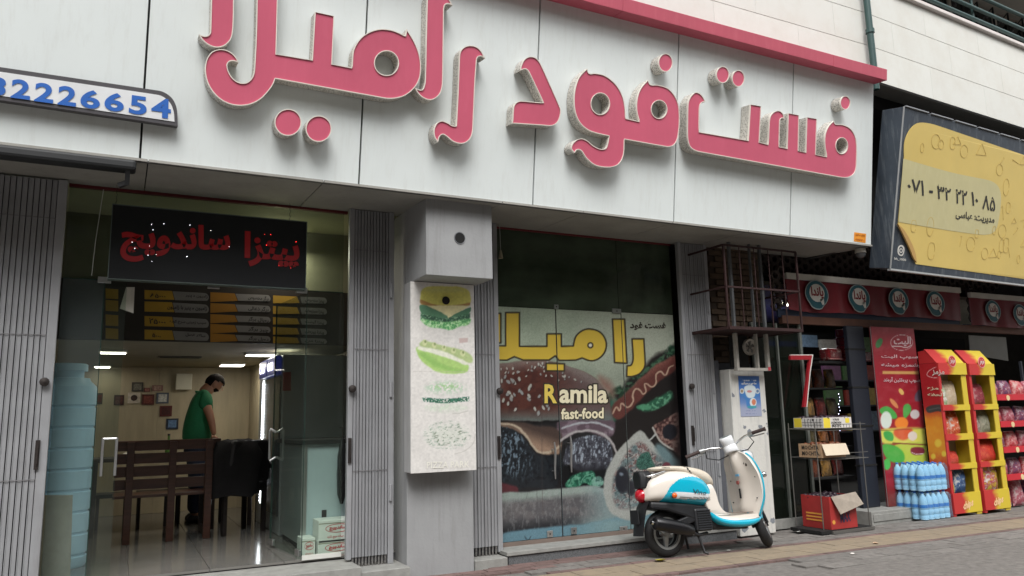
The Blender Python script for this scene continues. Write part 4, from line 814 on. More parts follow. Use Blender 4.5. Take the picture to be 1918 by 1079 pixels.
p = YP(8.95)(*Z8([(258, 990)])[0]); t = obj('paper_napkins', MB().hexa([(p[0]-.09, 8.9, .94), (p[0]+.09, 8.9, .94), (p[0]+.09, 9.0, .94), (p[0]-.09, 9.0, .94), (p[0]-.03, 8.93, .99), (p[0]+.04, 8.93, .985), (p[0]+.04, 8.98, .985), (p[0]-.03, 8.98, .99)]), M_white, label='crumpled white napkins on the left end of the table', cat='napkins')
p0_, p1_ = [YP(10.0)(*q) for q in Z8([(498, 460), (625, 488)])]; t = thing('air_vent', 'dark slotted vent on the low ceiling', 'vent', (p0_[0], 9.4, 1.99)); pc = P((160+560/3.173), 520+474/3.173, 2, 1.99)
obj('vent_frame', MB().box(pc[0]-.22, pc[1]-.07, 1.985, pc[0]+.22, pc[1]+.07, 1.998), mat('vent grey', (84, 78, 68), .6), t)
for i in range(4): obj('slot', MB().box(pc[0]-.2, pc[1]-.055+i*.03, 1.983, pc[0]+.2, pc[1]-.04+i*.03, 1.9845), M_hole, t)
p = YP(7.9)(*Z8([(140, 830)])[0])
# blue water tank
M_tank = mat('light blue plastic tank', (178, 220, 240), .4, var=.06, scale=3); wt = thing('water_tank', 'tall ribbed light blue plastic water tank behind the left glass pane', 'water tank', (-.42, 7.35, .168))
tx = P(172, 900, 1, 7.3)[0]-.215; prof = [(.0, 0), (.205, .0), (.215, .03)]
for k in range(8): z = .08+k*.165; prof += [(.215, z), (.202, z+.008), (.202, z+.018), (.216, z+.03), (.216, z+.12)]
prof += [(.208, 1.41), (.16, 1.46), (.155, 1.48), (.11, 1.485), (.11, 1.54), (.0, 1.545)]
obj('tank_body', MB().lathe(prof[1:-1], (tx, 7.3, .17), 40), M_tank, wt, smooth=35); obj('tank_lid', MB().lathe([(.135, 0), (.135, .05), (.12, .06)], (tx, 7.3, .17+1.54), 24), M_tank, wt, smooth=35)
q = YP(6.62); b = MB(); b.hexa([v3(q(72, 1085)), v3(q(131, 1085)), (q(131, 1085)[0], 6.65, .17), (q(72, 1085)[0], 6.65, .17), v3(q(81, 928)), v3(q(136, 928)), (q(136, 928)[0], 6.65, q(136, 928)[2]), (q(81, 928)[0], 6.65, q(81, 928)[2])])
obj('leaning_board', b, mat('raw chipboard', (140, 132, 112), .8, var=.12, scale=20), label='beige board leaning inside the glass in front of the blue tank', cat='board')
t = thing('wall_papers', 'pale papers taped inside the glass at the upper left of the door', 'paper', tuple(YP(6.53)(225, 560)))
for pts, m in (([(190, 600), (244, 600), (236, 765), (150, 735)], M_white),):
    b = MB(); b.prism([[YP(6.53)(*p) for p in Z7(pts)]], (0, .002, 0)); obj('sheet', b, m, t)
# steel counter cabinet and fridge
M_cab = mat('pale blue grey sheet steel', (176, 192, 198), .4, .0, var=.04, streak=.1); M_cabd = mat('dark glass side', (56, 64, 66), .2, .2)
kc = thing('steel_counter', 'pale steel counter cabinet with a black top just inside the door', 'counter', (1.85, 7.2, .168))
cx0 = 1.47; obj('front_panel', MB().box(cx0, 6.90, .22, 2.19, 6.92, 1.06), M_cab, kc, bevel=.003); obj('side_panel', MB().box(cx0-.012, 6.925, .22, cx0+.01, 7.85, 1.06), mat('grey steel side', (150, 158, 160), .3, .2), kc)
obj('counter_top', MB().box(cx0-.05, 6.86, 1.061, 2.19, 7.88, 1.10), M_hole, kc, bevel=.004); obj('plinth', MB().box(cx0+.02, 6.95, .169, 2.19, 7.85, .219), M_hole, kc)
obj('corner_trim', MB().box(cx0-.016, 6.89, .22, cx0+.03, 6.899, 1.06), M_steel, kc)
p = YP(6.895)(607, 962); obj('vent_slot', MB().box(p[0]-.02, 6.89, p[2]-.03, p[0]+.02, 6.8995, p[2]+.03), M_hole, kc)
t = thing('black_bag', 'black plastic bag hanging beside the steel counter', 'bag', (1.66, 6.8, .5)); rr = random.Random(2); c = YP(6.8)(640, 920); b = MB(); rings = []
for z, s in ((.0, .25), (.08, .8), (.25, 1), (.4, .8), (.5, .45), (.56, .15)): rings.append([(c[0]+.05*s*math.cos(a)*(1+.2*rr.uniform(-1, 1)), 6.8+.05*s*math.sin(a), .55+z) for a in np.linspace(0, 6.283, 12, endpoint=False)])
b.loft(rings); obj('bag_body', b, mat('shiny black plastic', (30, 30, 32), .25), t, smooth=60); obj('hook', MB().tube([(c[0], 6.8, 1.1), (c[0], 6.8, 1.2), (c[0], 6.89, 1.2)], .004, 6), M_iron, t)
fr = thing('drinks_fridge', 'drinks fridge with bright LED edge strips and dark blue light boxes', 'fridge', (1.75, 8.4, .168)); FX = 1.45
obj('cabinet', MB().box(FX+.02, 7.95, .169, 2.19, 9.35, 1.93), mat('grey fridge body', (150, 156, 158), .4), fr, bevel=.01)
obj('glass_door', MB().box(FX, 8.0, .35, FX+.018, 8.9, 1.72), M_cabd, fr)
obj('led_strip', MB().box(FX-.006, 8.93, .4, FX+.0, 8.955, 1.72), mat('lit led strip', (255, 255, 255), .5, emit=(235, 245, 240), estr=5), fr)
for k in range(40): obj('led', MB().box(FX-.012, 8.925, .42+k*.032, FX-.0065, 8.96, .432+k*.032), M_led, fr)
for i, yy in enumerate((8.0, 8.5)):
    o = obj('light_box', MB().box(FX-.05, yy, 1.735, FX+.015, yy+.46, 1.925), mat('dark navy light box', (24, 28, 56), .3, emit=(30, 36, 90), estr=.4), fr, bevel=.01)
    b = MB(); text_quad(b, 'OIS', [(FX-.053, yy+.42, 1.87), (FX-.053, yy+.1, 1.87), (FX-.053, yy+.1, 1.78), (FX-.053, yy+.42, 1.78)], .03); obj('logo', b, mat('lit white print', (240, 240, 255), .5, emit=(220, 220, 255), estr=1.5), o)
t = thing('red_box_sign', 'small red notice hanging beside the fridge', 'sign', tuple(YP(7.8)(537, 735))); b = MB(); b.slab([YP(7.8)(530, 697), YP(7.8)(545, 697), YP(7.8)(545, 732), YP(7.8)(530, 732)], (0, .02, 0)); obj('notice_panel', b, mat('dark red card', (130, 30, 34), .6), t)
# cartons
M_cart = mat('white carton', (222, 226, 222), .75, var=.05, scale=10); M_rp = mat('red carton print', (196, 62, 66), .7)
def carton(lab, px0, py0, px1, py1, y, d, grp='white cartons with red print behind the glass', sidew=.3):
    a, c = YP(y)(px0, py0), YP(y)(px1, py1); t = thing('carton', lab, 'carton', ((a[0]+c[0])/2, y, c[2]), grp); zb_, zt = c[2], a[2]
    obj('box_body', MB().box(a[0], y, zb_, c[0], y+d, zt), M_cart, t, bevel=.004); w_ = c[0]-a[0]; h_ = zt-zb_
    b = MB(); yy = y-.001; xm_ = a[0]+w_*.55; ring = [np.array((xm_+w_*.36*math.cos(u), yy, zb_+h_*.62+h_*.2*math.sin(u))) for u in np.linspace(0, 6.283, 22, endpoint=False)]; rin = [np.array((xm_+w_*.34*math.cos(u), yy, zb_+h_*.62+h_*.17*math.sin(u))) for u in np.linspace(0, 6.283, 22, endpoint=False)]
    b.cap([ring, rin]); text_quad(b, 'ساندویچ', [(xm_-w_*.25, yy, zb_+h_*.74), (xm_+w_*.25, yy, zb_+h_*.74), (xm_+w_*.25, yy, zb_+h_*.5), (xm_-w_*.25, yy, zb_+h_*.5)], .05, 0, res=1)
    text_quad(b, 'نان ساندویچ تازه', [(xm_-w_*.3, yy, zb_+h_*.32), (xm_+w_*.3, yy, zb_+h_*.32), (xm_+w_*.3, yy, zb_+h_*.16), (xm_-w_*.3, yy, zb_+h_*.16)], .02, 0, res=1)
    obj('print', b, M_rp, t, fix=False); obj('tape', MB().box(a[0]-.0, y-.0006, zt-.03, a[0]+w_, y-.0001, zt-.022), mat('tape', (150, 146, 130), .4), t)
carton('upper of the two stacked white cartons with red print', 597, 976, 662, 1012, 6.66, .22); carton('lower of the two stacked white cartons', 596, 1013, 662, 1046, 6.66, .22); carton('small white carton left of the stacked pair', 566, 1009, 590, 1046, 6.70, .2)

# ================================================================== THE POSTER DOORS
Za = crop(900, 400, 2.998); Zb = crop(900, 740, 3.183)
Zp = crop(918, 562, 1.7506)
def tz(Z, l): return [tuple(a)+tuple(b_[2:]) for a, b_ in zip(Z(l), l)]
DK = (40, 34, 32)
def SM(n_, t_, sg=1): return np.clip((n_-t_)*sg/.11+.4, 0, 1)
def poster(p):
    ox, oy = p.x, p.y; wx_ = fbm(ox*.09, oy*.09, 31, 4)-.5; wy_ = fbm(ox*.09, oy*.09, 57, 4)-.5; p.x = ox+wx_*3.5; p.y = oy+wy_*3.5
    A = lambda l: tz(Za, l); B = lambda l: tz(Zb, l)
    Q = lambda l: tz(Zp, l); X, Y = (p.x-918)*1.7506, (p.y-562)*1.7506
    n = fbm(p.x*.03, p.y*.03, 1); s = fbm(p.x*.45, p.y*.45, 4, 3); s2 = fbm(p.x*.22, p.y*.22, 8, 4); s3 = fbm(p.x*.09, p.y*.13, 12, 4); st = fbm(p.x*.42, p.y*.13, 23, 4); fine = fbm(p.x*.8, p.y*.8, 33, 2)
    c01 = lambda v: np.clip(v, 0, 1); inside = lambda pts, w=3.0: c01(.5-sdf(p.x, p.y, spline(Q(pts), 5))/w)
    p.c = p.c*0+np.array((176, 186, 158))+(n[..., None]-.5)*np.array((30, 24, 24)); p.mix(c01((X-200)/300)*.6, (196, 190, 172)); p.mix(c01((Y-150)/200)*.3, (150, 160, 140))
    p.poly(Q([(0, 380, 1), (650, 380, 1), (650, 860, 1), (0, 860, 1)]), (40, 37, 40), 10)
    # dark corner with sausage, leaves
    p.poly(Q([(620, 125), (590, 160), (540, 180), (500, 225), (450, 260), (430, 290), (395, 310), (390, 420), (420, 520), (650, 560), (650, 120)]), (36, 28, 27), 8)
    m = inside([(600, 150), (560, 185), (520, 215), (470, 250), (440, 275), (395, 300), (385, 350), (430, 360), (520, 280), (600, 205)], 5); p.mix(m*SM(s3, .42), (34, 70, 48)); p.mix(m*SM(s2, .56)*.8, (84, 128, 92))
    m = inside([(400, 320), (395, 400), (430, 350)], 6); p.mix(m, (52, 116, 92)); m = inside([(480, 350), (520, 335), (590, 300), (600, 320), (560, 350), (520, 365), (490, 362)], 5); p.mix(m, (40, 112, 78)); p.mix(m*SM(s2, .55), (110, 190, 140)); p.ell(*Zp([(505, 352)])[0], 15, 6, (84, 176, 124), .6, .8)
    m = inside([(400, 350), (440, 310), (500, 250), (560, 205), (615, 185), (612, 225), (560, 262), (500, 320), (450, 372), (412, 392)], 4); p.mix(m, (134, 60, 52)); p.mix(m*c01((Y+X*.75-650)/-30)*.6, (206, 124, 104)); p.mix(m*SM(fine, .6)*.4, (80, 34, 32))
    p.line(spline(Q([(402, 372), (415, 350), (425, 362), (432, 340), (450, 352), (470, 335), (468, 312), (480, 290), (500, 308), (512, 300), (508, 275), (530, 285), (545, 270), (545, 245), (560, 235), (575, 245), (585, 225), (600, 215)]), 5, False), 3.0, (222, 170, 140), 1.2)
    p.poly(Q([(350, 250), (400, 270), (410, 330), (385, 310)]), (176, 120, 104), 9, .6)
    # top bun
    B_ = [(20, 220), (70, 206), (130, 198), (200, 203), (270, 222), (330, 248), (372, 290), (393, 340), (402, 398, 1), (300, 402), (20, 396, 1)]
    m = inside(B_, 4); p.mix(m, (104, 46, 38)); p.mix(m*SM(s3, .48)*.5, (140, 66, 50)); p.mix(m*c01((X-190)/120)*.85, (132, 104, 104)); d_ = sdf(p.x, p.y, spline(Q(B_), 5)); p.mix(m*c01((d_+22)/22)*c01((330-Y)/60)*.75, (176, 156, 148)); p.mix(m*c01((Y-352)/40)*.85, (122, 138, 134)); p.mix(m*SM(fine, .62)*.25, (60, 34, 36))
    rr = random.Random(6)
    for i in range(150):
        x_, y_ = rr.uniform(28, 385), rr.uniform(205, 372)
        if x_ > 215 and y_ > 270 or y_ > 340 and rr.random() < .6: continue
        big = x_ < 215 and y_ > 250; x_, y_ = Zp([(x_, y_)])[0]
        if sdf(np.array([x_]), np.array([y_]), np.array(Q(B_))[:, :2] if False else spline(Q(B_), 5))[0] > -3: continue
        a_, r1 = rr.uniform(-.9, .7), (rr.uniform(3.8, 5.6) if big else rr.uniform(2.2, 3.4)); p.ell(x_+.8, y_+1.2, r1*.62, r1, (60, 28, 26), .5, .55, a_); p.ell(x_, y_, r1*.55, r1, (214, 204, 192) if rr.random() < .6 else (178, 172, 170), .45, .95, a_)
    p.line(Q([(20, 400), (150, 402), (228, 398)]), 5, (22, 20, 22), 3)
    # under the bun: cheese, onion
    m = inside([(228, 398), (402, 398), (405, 440), (380, 450), (300, 430), (235, 450)], 4); p.mix(m, (116, 86, 100)); p.mix(m*SM(s3, .5), (150, 118, 134))
    m = inside([(20, 402), (100, 400), (150, 412), (228, 428), (228, 500), (190, 508), (150, 490), (110, 440), (20, 420)], 4); p.mix(m, (92, 66, 58)); p.mix(m*c01((Y-380-(X-30)*.38)/46), (196, 146, 116))
    p.line(spline(Q([(20, 408), (70, 409), (105, 430), (132, 466), (158, 496), (190, 501), (228, 478)]), 5, False), 4.2, (232, 196, 164), 2.2)
    p.line(spline(Q([(232, 462), (262, 440), (320, 428), (372, 440), (398, 470), (420, 508)]), 5, False), 4.4, (208, 190, 190), 2.4); p.line(spline(Q([(236, 420), (300, 404), (350, 404), (402, 424)]), 5, False), 3.6, (204, 198, 206), 2)
    # patties
    m = inside([(20, 424), (68, 422), (100, 442), (128, 482), (160, 512), (228, 512), (228, 606), (120, 614), (20, 628)], 3); p.mix(m, (36, 42, 50)); p.mix(m*SM(st, .56)*c01((170-X)/80)*c01((600-Y)/50), (126, 146, 166)); p.mix(m*SM(s2, .4, -1)*.8, (18, 20, 28))
    m = inside([(248, 492), (275, 460), (330, 444), (380, 456), (402, 500), (396, 552), (350, 566), (280, 560), (244, 540)], 3); p.mix(m, (84, 82, 96)); p.mix(m*SM(st, .54)*c01((555-Y)/30), (182, 188, 206)); p.mix(m*SM(s2, .42, -1)*.7, (44, 42, 56)); p.mix(m*c01((Y-530)/30)*.7, (30, 28, 36))
    p.poly(Q([(236, 545), (300, 565), (400, 556), (404, 600), (340, 606), (236, 620)]), (24, 24, 28), 4)
    # leaf, tomato
    for l_, c_ in (([(250, 612), (256, 588), (276, 572), (300, 566), (334, 562), (346, 584), (340, 612), (310, 600), (290, 612)], (44, 136, 100)), ([(336, 588), (360, 580), (372, 600), (360, 612), (340, 612)], (150, 196, 182))): m = inside(l_, 2.5); p.mix(m, c_); p.mix(m*SM(s2, .54)*.7, (120, 206, 164)); p.mix(m*SM(s2, .42, -1)*.6, (20, 84, 64))
    for l_ in ([(262, 606), (270, 585), (288, 580), (292, 604)], [(300, 600), (312, 576), (336, 570)]): p.line(spline(Q(l_), 5, False), 1.3, (150, 222, 186), 1.2, .8)
    p.poly(Q([(20, 602), (60, 604), (92, 618), (84, 638), (20, 642)]), (116, 42, 52), 4)
    # lower bun
    L_ = [(20, 646), (120, 630), (230, 618), (340, 610), (385, 630), (410, 670), (430, 712), (330, 730), (200, 742), (20, 772)]; m = inside(L_, 3.5); p.mix(m, (112, 104, 108)); p.mix(m*SM(s3, .5)*.5, (146, 132, 132)); yy = Y-(650-(X-20)*.09)
    p.mix(m*c01((24-yy)/20)*.9, (182, 196, 184)); p.mix(m*c01((yy-70)/42)*c01((330-X)/90), (34, 36, 44)); p.mix(m*c01((X-290)/90)*.8, (160, 186, 188)); p.mix(m*SM(st, .6)*.3, (190, 184, 184)); p.line(Q([(152, 624), (156, 660)]), 1, (84, 78, 80), 1.5, .6); p.line(Q([(120, 628), (122, 650)]), 1, (84, 78, 80), 1.5, .5)
    p.poly(Q([(20, 774), (200, 744), (330, 730), (440, 708), (640, 690), (640, 860), (20, 860)]), (112, 160, 182), 4); p.mix(c01((X-230)/160)*c01((Y-705)/24)*.7, (160, 190, 190)); p.line(spline(Q([(112, 775), (124, 786), (134, 776)]), 4, False), 1.2, (30, 40, 50), 1.2)
    # pizza
    Pz = [(372, 640), (376, 580), (400, 522), (440, 470), (486, 428), (506, 436), (540, 480), (590, 522), (650, 560), (650, 640), (470, 720), (400, 700)]; m = inside(Pz, 3); p.mix(m, (204, 198, 190)); mk = inside([(402, 640), (406, 580), (432, 530), (486, 466), (540, 505), (620, 560), (600, 620), (470, 680), (420, 680)], 6)
    p.mix(mk*SM(s2, .46)*.9, (138, 78, 78)); p.mix(mk*SM(s2, .38, -1), (58, 48, 56)); p.mix(mk*SM(s, .6)*.8, (222, 216, 210)); p.mix(mk*SM(s3, .58)*.7, (104, 138, 142)); p.mix(mk*c01((Y-620)/60)*.5, (150, 176, 178))
    p.ell(*Zp([(434, 590)])[0], 14, 26, (40, 40, 52), .4, .95); p.ell(*Zp([(462, 618)])[0], 9, 15, (46, 46, 58), .4, .8); p.ell(*Zp([(430, 570)])[0], 5, 4, (150, 160, 180), .6, .6)
    m = inside([(478, 545), (492, 510), (520, 498), (532, 530), (540, 548), (500, 556)], 3); p.mix(m, (36, 92, 78)); p.mix(m*SM(fine, .52)*.7, (96, 156, 138))
    m = inside([(534, 420), (560, 400), (640, 372), (650, 520), (600, 492), (560, 462)], 3); p.mix(m, (128, 72, 66)); p.mix(m*SM(s2, .52)*.8, (186, 140, 126)); p.mix(m*SM(s2, .4, -1)*.8, (70, 38, 38)); p.line(spline(Q([(534, 420), (556, 460), (600, 490)]), 5, False), 3.6, (212, 196, 186), 1.8); p.ell(*Zp([(590, 432)])[0], 15, 15, (30, 30, 42), .3)
    p.poly(Q([(545, 470), (600, 505), (640, 560), (560, 520)]), (120, 150, 156), 6, .7); p.line(Q([(516, 462), (540, 442)]), 3, (206, 200, 196), 1.5); p.ell(*Zp([(578, 545)])[0], 8, 8, (140, 54, 70), .5)
    p.mix(c01((X-585)/40)*c01((Y-150)/120)*.85, (32, 26, 26))
    p.x, p.y = ox, oy; food_ = c01((oy-660)/50)[..., None]; g_ = fine[..., None]-.5; grey = p.c.mean(-1, keepdims=True); p.c = (p.c*.76+grey*.24)*np.array((.96, 1.0, 1.0))*(1+g_*.2)*(.93-.15*food_)
    # big yellow Persian word with a dark outline
    W_ = [[(40, 560, 1), (115, 560, 1), (115, 728, 1), (40, 728, 1)], [(140, 555, 1), (220, 555, 1), (220, 745, 1), (372, 745, 1), (372, 675, 1), (455, 675, 1), (455, 745, 1), (520, 743, 1), (535, 690), (575, 655), (620, 648), (675, 668), (706, 720), (700, 775), (665, 815), (620, 828), (570, 812, 1), (535, 824, 1), (440, 826, 1), (420, 800, 1), (385, 824, 1), (240, 824, 1), (190, 805, 1), (150, 824, 1), (60, 824, 1), (60, 742, 1), (140, 742, 1)],
          [(368, 840, 1), (472, 843, 1), (472, 886, 1), (368, 884, 1)], [(740, 592, 1), (810, 592, 1), (824, 842, 1), (752, 838, 1)], [(850, 703, 1), (918, 703, 1), (925, 850), (900, 895), (860, 914), (820, 917, 1), (822, 855, 1), (845, 850), (856, 815)]]
    ds = [sdf(p.x, p.y, spline(A(w_), 6)) for w_ in W_]; h_ = np.hypot(p.x-Za([(617, 740)])[0][0], p.y-Za([(617, 740)])[0][1])-5
    for d in ds: p.mix((1.8-d)/1.2, (52, 46, 36))
    for d in ds: p.mix((-1.2-d)/1.2, (204, 176, 68))
    p.mix((1.5-h_)/1.2, (52, 46, 36)); p.mix((-1.2-h_)/1.2, (214, 212, 196))
    p.line(B([(365, 5), (368, 550), (372, 700)]), 1, (70, 60, 58), 1.5, .6)
PY = 6.485; YPo = YP(PY); pdr = thing('poster_glass_doors', 'glass doors covered with a giant burger and pizza poster and a yellow Persian word', 'doors', (4.2, PY, .15))
M_poster = mat('door poster print', (0, 0, 0), .32, var=.03, attr=True, coat=.15)
zt_, zb_ = 2.293, .142
cuts = [(3.10, 3.795), (3.808, 4.575), (4.585, 5.25)]
for i, (a, c) in enumerate(cuts):
    o = print_grid('door_leaf' if i < 2 else 'fixed_pane', [(a, PY, zt_), (c, PY, zt_), (c, PY, zb_), (a, PY, zb_)], 110, 290, poster, M_poster, pdr, thick=.012)
    if i < 2:
        x = (c-.045) if i == 0 else a+.055; p_ = YPo(1034, 862) if i == 0 else YPo(1064, 850); b = MB(); z_ = p_[2]; x = p_[0]
        b.tube([(x, PY-.055, z_-.17), (x-.006, PY-.06, z_-.09), (x+.004, PY-.06, z_+.09), (x, PY-.055, z_+.17)], [.007, .012, .012, .007], 8); b.tube([(x, PY, z_-.1), (x, PY-.058, z_-.1)], .008, 6); b.tube([(x, PY, z_+.1), (x, PY-.058, z_+.1)], .008, 6); obj('handle', b, M_steel, o, smooth=50)
b = MB(); b.box(3.796, PY+.002, .145, 3.807, PY+.012, 2.293); b.box(4.576, PY+.002, .145, 4.584, PY+.012, 2.293); obj('leaf_gap', b, M_hole, pdr)
# upper dark panes
M_glassd = glass_mat('dark green glass', (60, 74, 62), .7, .5, (84, 96, 80)); M_glasss = glass_mat('side glass', (90, 104, 96), .7, .14, (60, 70, 60))
for a, c in ((3.10, 4.55), (4.556, 5.25)):
    b = MB(); b.box(a, PY-.002, 2.30, c, PY+.008, 3.05); obj('pane', b, M_glassd, pdr)
b = MB(); b.box(3.1, PY-.02, 3.05, 5.26, PY+.02, 3.078); obj('red_strip', b, M_redst, pdr)
for (px, py, w_, h_) in ((1041, 575, .05, .045), (1154, 583, .11, .05), (1029, 1000, .06, .06), (1074, 994, .06, .06), (1167, 990, .09, .045), (938, 1012, .03, .05)):
    p_ = YPo(px, py); b = MB(); b.box(p_[0]-w_/2, PY-.014, p_[2]-h_/2, p_[0]+w_/2, PY-.001, p_[2]+h_/2); o = obj('patch_fitting', b, M_steel if py > 600 else mat('dull clamp', (120, 124, 118), .5, .5), pdr, bevel=.003)
    b = MB(); b.lathe([(.008, -.016), (.008, -.0145)], (p_[0], PY, p_[2]), 8, 'y'); obj('screw', b, M_iron, o)
def TX(body, Zc, pts, pl, parent, m, off, bold, **k): return T(body, pts, pl, parent, m, off, bold, z=Zc, **k)
M_cream = mat('cream print', (214, 206, 176), .5); M_outl = mat('dark outline print', (48, 42, 34), .5); M_yelp = mat('yellow poster print', (206, 182, 84), .5)
for m_, off, bo in ((M_outl, .002, .09), (None, .004, .03)):
    TX('R', Za, [(362, 962), (425, 962), (425, 1062), (362, 1062)], YPo, pdr, m_ or M_yelp, off, bo, ext=bounds('R', .008)); TX('amila', Za, [(447, 958), (712, 965), (712, 1062), (445, 1062)], YPo, pdr, m_ or M_cream, off, bo, ext=bounds('amila', .008)); TX('fast-food', Zb, [(482, 82), (733, 76), (733, 138), (482, 144)], YPo, pdr, m_ or M_cream, off, bo, ext=bounds('fast-food', .008))
TX('فست فود', Za, [(838, 608), (1040, 612), (1040, 655), (838, 655)], YPo, pdr, M_outl, .003, .045)
t = thing('pull_bell', 'small pale bell on a cord hanging in front of the dark upper glass', 'bell', tuple(YP(6.3)(938, 475))); c = YP(6.3)(938, 484)
b = MB(); b.lathe([(.022, 0), (.018, .03), (.012, .06), (.006, .08)], v3(c), 10); obj('bell_cup', b, mat('aged plastic', (150, 142, 120), .6), t, smooth=40); b = MB(); b.tube([(c[0], c[1], c[2]+.08), (c[0]-.005, c[1], 3.05)], .0025, 5); obj('cord', b, MATS['pale cord'], t)

# ================================================================== PIER WITH BRICKS, CAGE AND POSTER PILLAR
M_brick = rnd_mat('dusty brown brick', (86, 70, 54), .2, spot=(52, 44, 38)); bw = thing('brick_pier', 'dusty brown brick pier behind the rusty cage', 'brick wall', (6.1, 6.45, 1.8))
obj('mortar_core', MB().box(5.72, 6.44, 1.782, 6.50, 6.499, 3.4), mat('dark mortar', (70, 60, 52), .95), bw); pr = None
for r_ in range(24):
    for c_ in range(4):
        x = 5.74+c_*.2+(.09 if r_ % 2 else 0); z = 1.79+r_*.066
        if x > 6.42: continue
        if pr is None: pr = obj('brick', MB().box(x, 6.415, z, x+.188, 6.47, z+.054), M_brick, bw, bevel=.004)
        else: share('brick', pr, (x+.094, 6.4425+R.uniform(-.004, .004), z), bw)
wp = thing('white_pillar', 'worn white painted pillar with a blue poster beside the scooter', 'pillar', (5.97, 6.2, 0))
wx0, wx1 = 5.725, 6.215
M_wpaint = mat('chipped white paint', (206, 204, 198), .75, var=.05, scale=4, bump=.3, bscale=30, streak=.55, streakcol=(130, 134, 138))
obj('body', MB().box(wx0, 6.2, 0.001, wx1, 6.41, 1.70), M_wpaint, wp, bevel=.008)
b = MB(); rr = random.Random(8)
for (cx, cy, s) in ((1425, 800, 6), (1440, 795, 5), (1405, 812, 7), (1395, 800, 4), (1432, 770, 4), (1440, 812, 5), (1372, 740, 5), (1430, 980, 6), (1395, 990, 7), (1448, 975, 5), (1388, 900, 4), (1446, 700, 5)):
    c = YP(6.198)(cx, cy)
    l = [(c[0]+s/160*(1+.5*rr.uniform(-1, 1))*math.cos(u), 6.1985, c[2]+s/200*(1+.5*rr.uniform(-1, 1))*math.sin(u)) for u in np.linspace(0, 6.283, 11, endpoint=False)]; l = [(min(max(x, wx0+.01), wx1-.01), y, z) for x, y, z in l]; b.cap([l])
obj('paint_chip', b, mat('exposed grey plaster', (128, 132, 138), .9, var=.2, scale=20), wp, fix=False)
Zc_ = crop(1280, 660, 5.395)
def bposter(p):
    A = lambda l: tz(Zc_, l); p.c = p.c*0+np.array((58, 106, 176)); p.mix((p.y-735)/30, (130, 150, 190)); p.mix((p.y-755)/12, (154, 160, 184))
    p.poly(A([(570, 400), (770, 400), (720, 480), (720, 560), (650, 560), (630, 480)]), (64, 122, 184), 2); p.poly(A([(620, 345), (722, 345), (722, 440), (690, 462), (650, 455), (630, 420)]), (206, 216, 220), 1.5); p.ell(*Zc_([(668, 395)])[0], 5, 2.4, (196, 130, 130), .4)
    for c in ((592, 392), (750, 392)): p.ell(*Zc_([c])[0], 4.4, 5.2, (204, 206, 204), .3); p.ell(*Zc_([c])[0], 2.6, 3, (150, 130, 104) if c[0] < 700 else (90, 120, 160), .4)
    p.ell(*Zc_([(705, 505)])[0], 6.5, 8.5, (216, 222, 222), .2); p.ell(*Zc_([(712, 502)])[0], 4, 6, (200, 120, 90), .4); p.poly(A([(650, 545), (730, 540), (735, 562), (655, 562)]), (60, 150, 160), 1.5)
    for y_ in (285, 318): p.mix((.5-(np.abs(p.y-Zc_([(0, y_)])[0][1])-1.2))*(fbm(p.x*.9, p.y*.3, y_) > .45)*(np.abs(p.x-1403) < 14), (214, 222, 232))
    for y_ in (590, 620): p.mix((.5-(np.abs(p.y-Zc_([(0, y_)])[0][1])-.6))*(fbm(p.x*.9, p.y*.3, y_) > .45)*(np.abs(p.x-1407) < 10)*.6, (90, 100, 140))
q = [YP(6.196)(*p) for p in Zc_([(555, 240), (768, 240), (790, 647), (580, 647)])]; xa, xb, za, zc = (q[0][0]+q[3][0])/2, (q[1][0]+q[2][0])/2, (q[0][2]+q[1][2])/2, (q[2][2]+q[3][2])/2
t = thing('blue_poster', 'small blue and white food poster glued on the white pillar', 'poster', (xa, 6.196, zc)); print_grid('poster_sheet', [(xa, 6.196, za), (xb, 6.196, za), (xb, 6.196, zc), (xa, 6.196, zc)], 50, 90, bposter, M_print, t, thick=.002)
b = MB(); text_quad(b, 'ماهی و میگو', [YP(6.194)(*p) for p in Zc_([(598, 295), (735, 297), (735, 330), (598, 330)])], .04, 0, res=1); obj('lettering', b, M_wp, t, fix=False)
# rusty cage
M_rust = mat('rusty red angle iron', (50, 28, 27), .7, .2, var=.3, scale=20); cg = thing('iron_cage', 'rusty red iron cage shelf fixed high on the brick pier', 'cage', (5.9, 6.0, 2.09))
cx0, cx1, cy0, cy1, cz0, cz1 = 5.39, 6.40, 5.80, 6.40, 2.085, 2.93
for a, c in (((cx0, cy0, cz0), (cx1, cy0, cz0)), ((cx0, cy0, cz0), (cx0, cy1, cz0)), ((cx1, cy0, cz0), (cx1, cy1, cz0)), ((cx0, cy0, cz1), (cx1, cy0, cz1)), ((cx0, cy0, cz1), (cx0, cy1, cz1)), ((cx0, cy0, cz0), (cx0, cy0, cz1)), ((cx1, cy0, cz0), (cx1, cy0, cz1)), ((cx0, cy1-.02, cz0), (cx0, cy1-.02, cz1)), ((cx0, cy0, 2.5), (cx1, cy0, 2.5)), ((cx0, cy0, 2.5), (cx0, cy1, 2.5)), ((cx1, cy0, 2.5), (cx1, cy1, 2.5))):
    b = MB(); b.bar(a, c, .035 if a[2] in (cz0,) and c[2] == cz0 else .018, .03 if c[2] == cz0 and a[2] == cz0 else .018); obj('angle_bar', b, M_rust, cg)
obj('shelf_plate', MB().box(cx0+.02, cy0+.02, cz0-.008, cx1-.02, cy1, cz0+.004), M_rust, cg)
for x in (5.6, 5.8, 6.0, 6.2): obj('rod', MB().bar((x, cy0+.002, cz0+.02), (x, cy0+.002, cz1-.01), .008, .008), M_rust, cg)
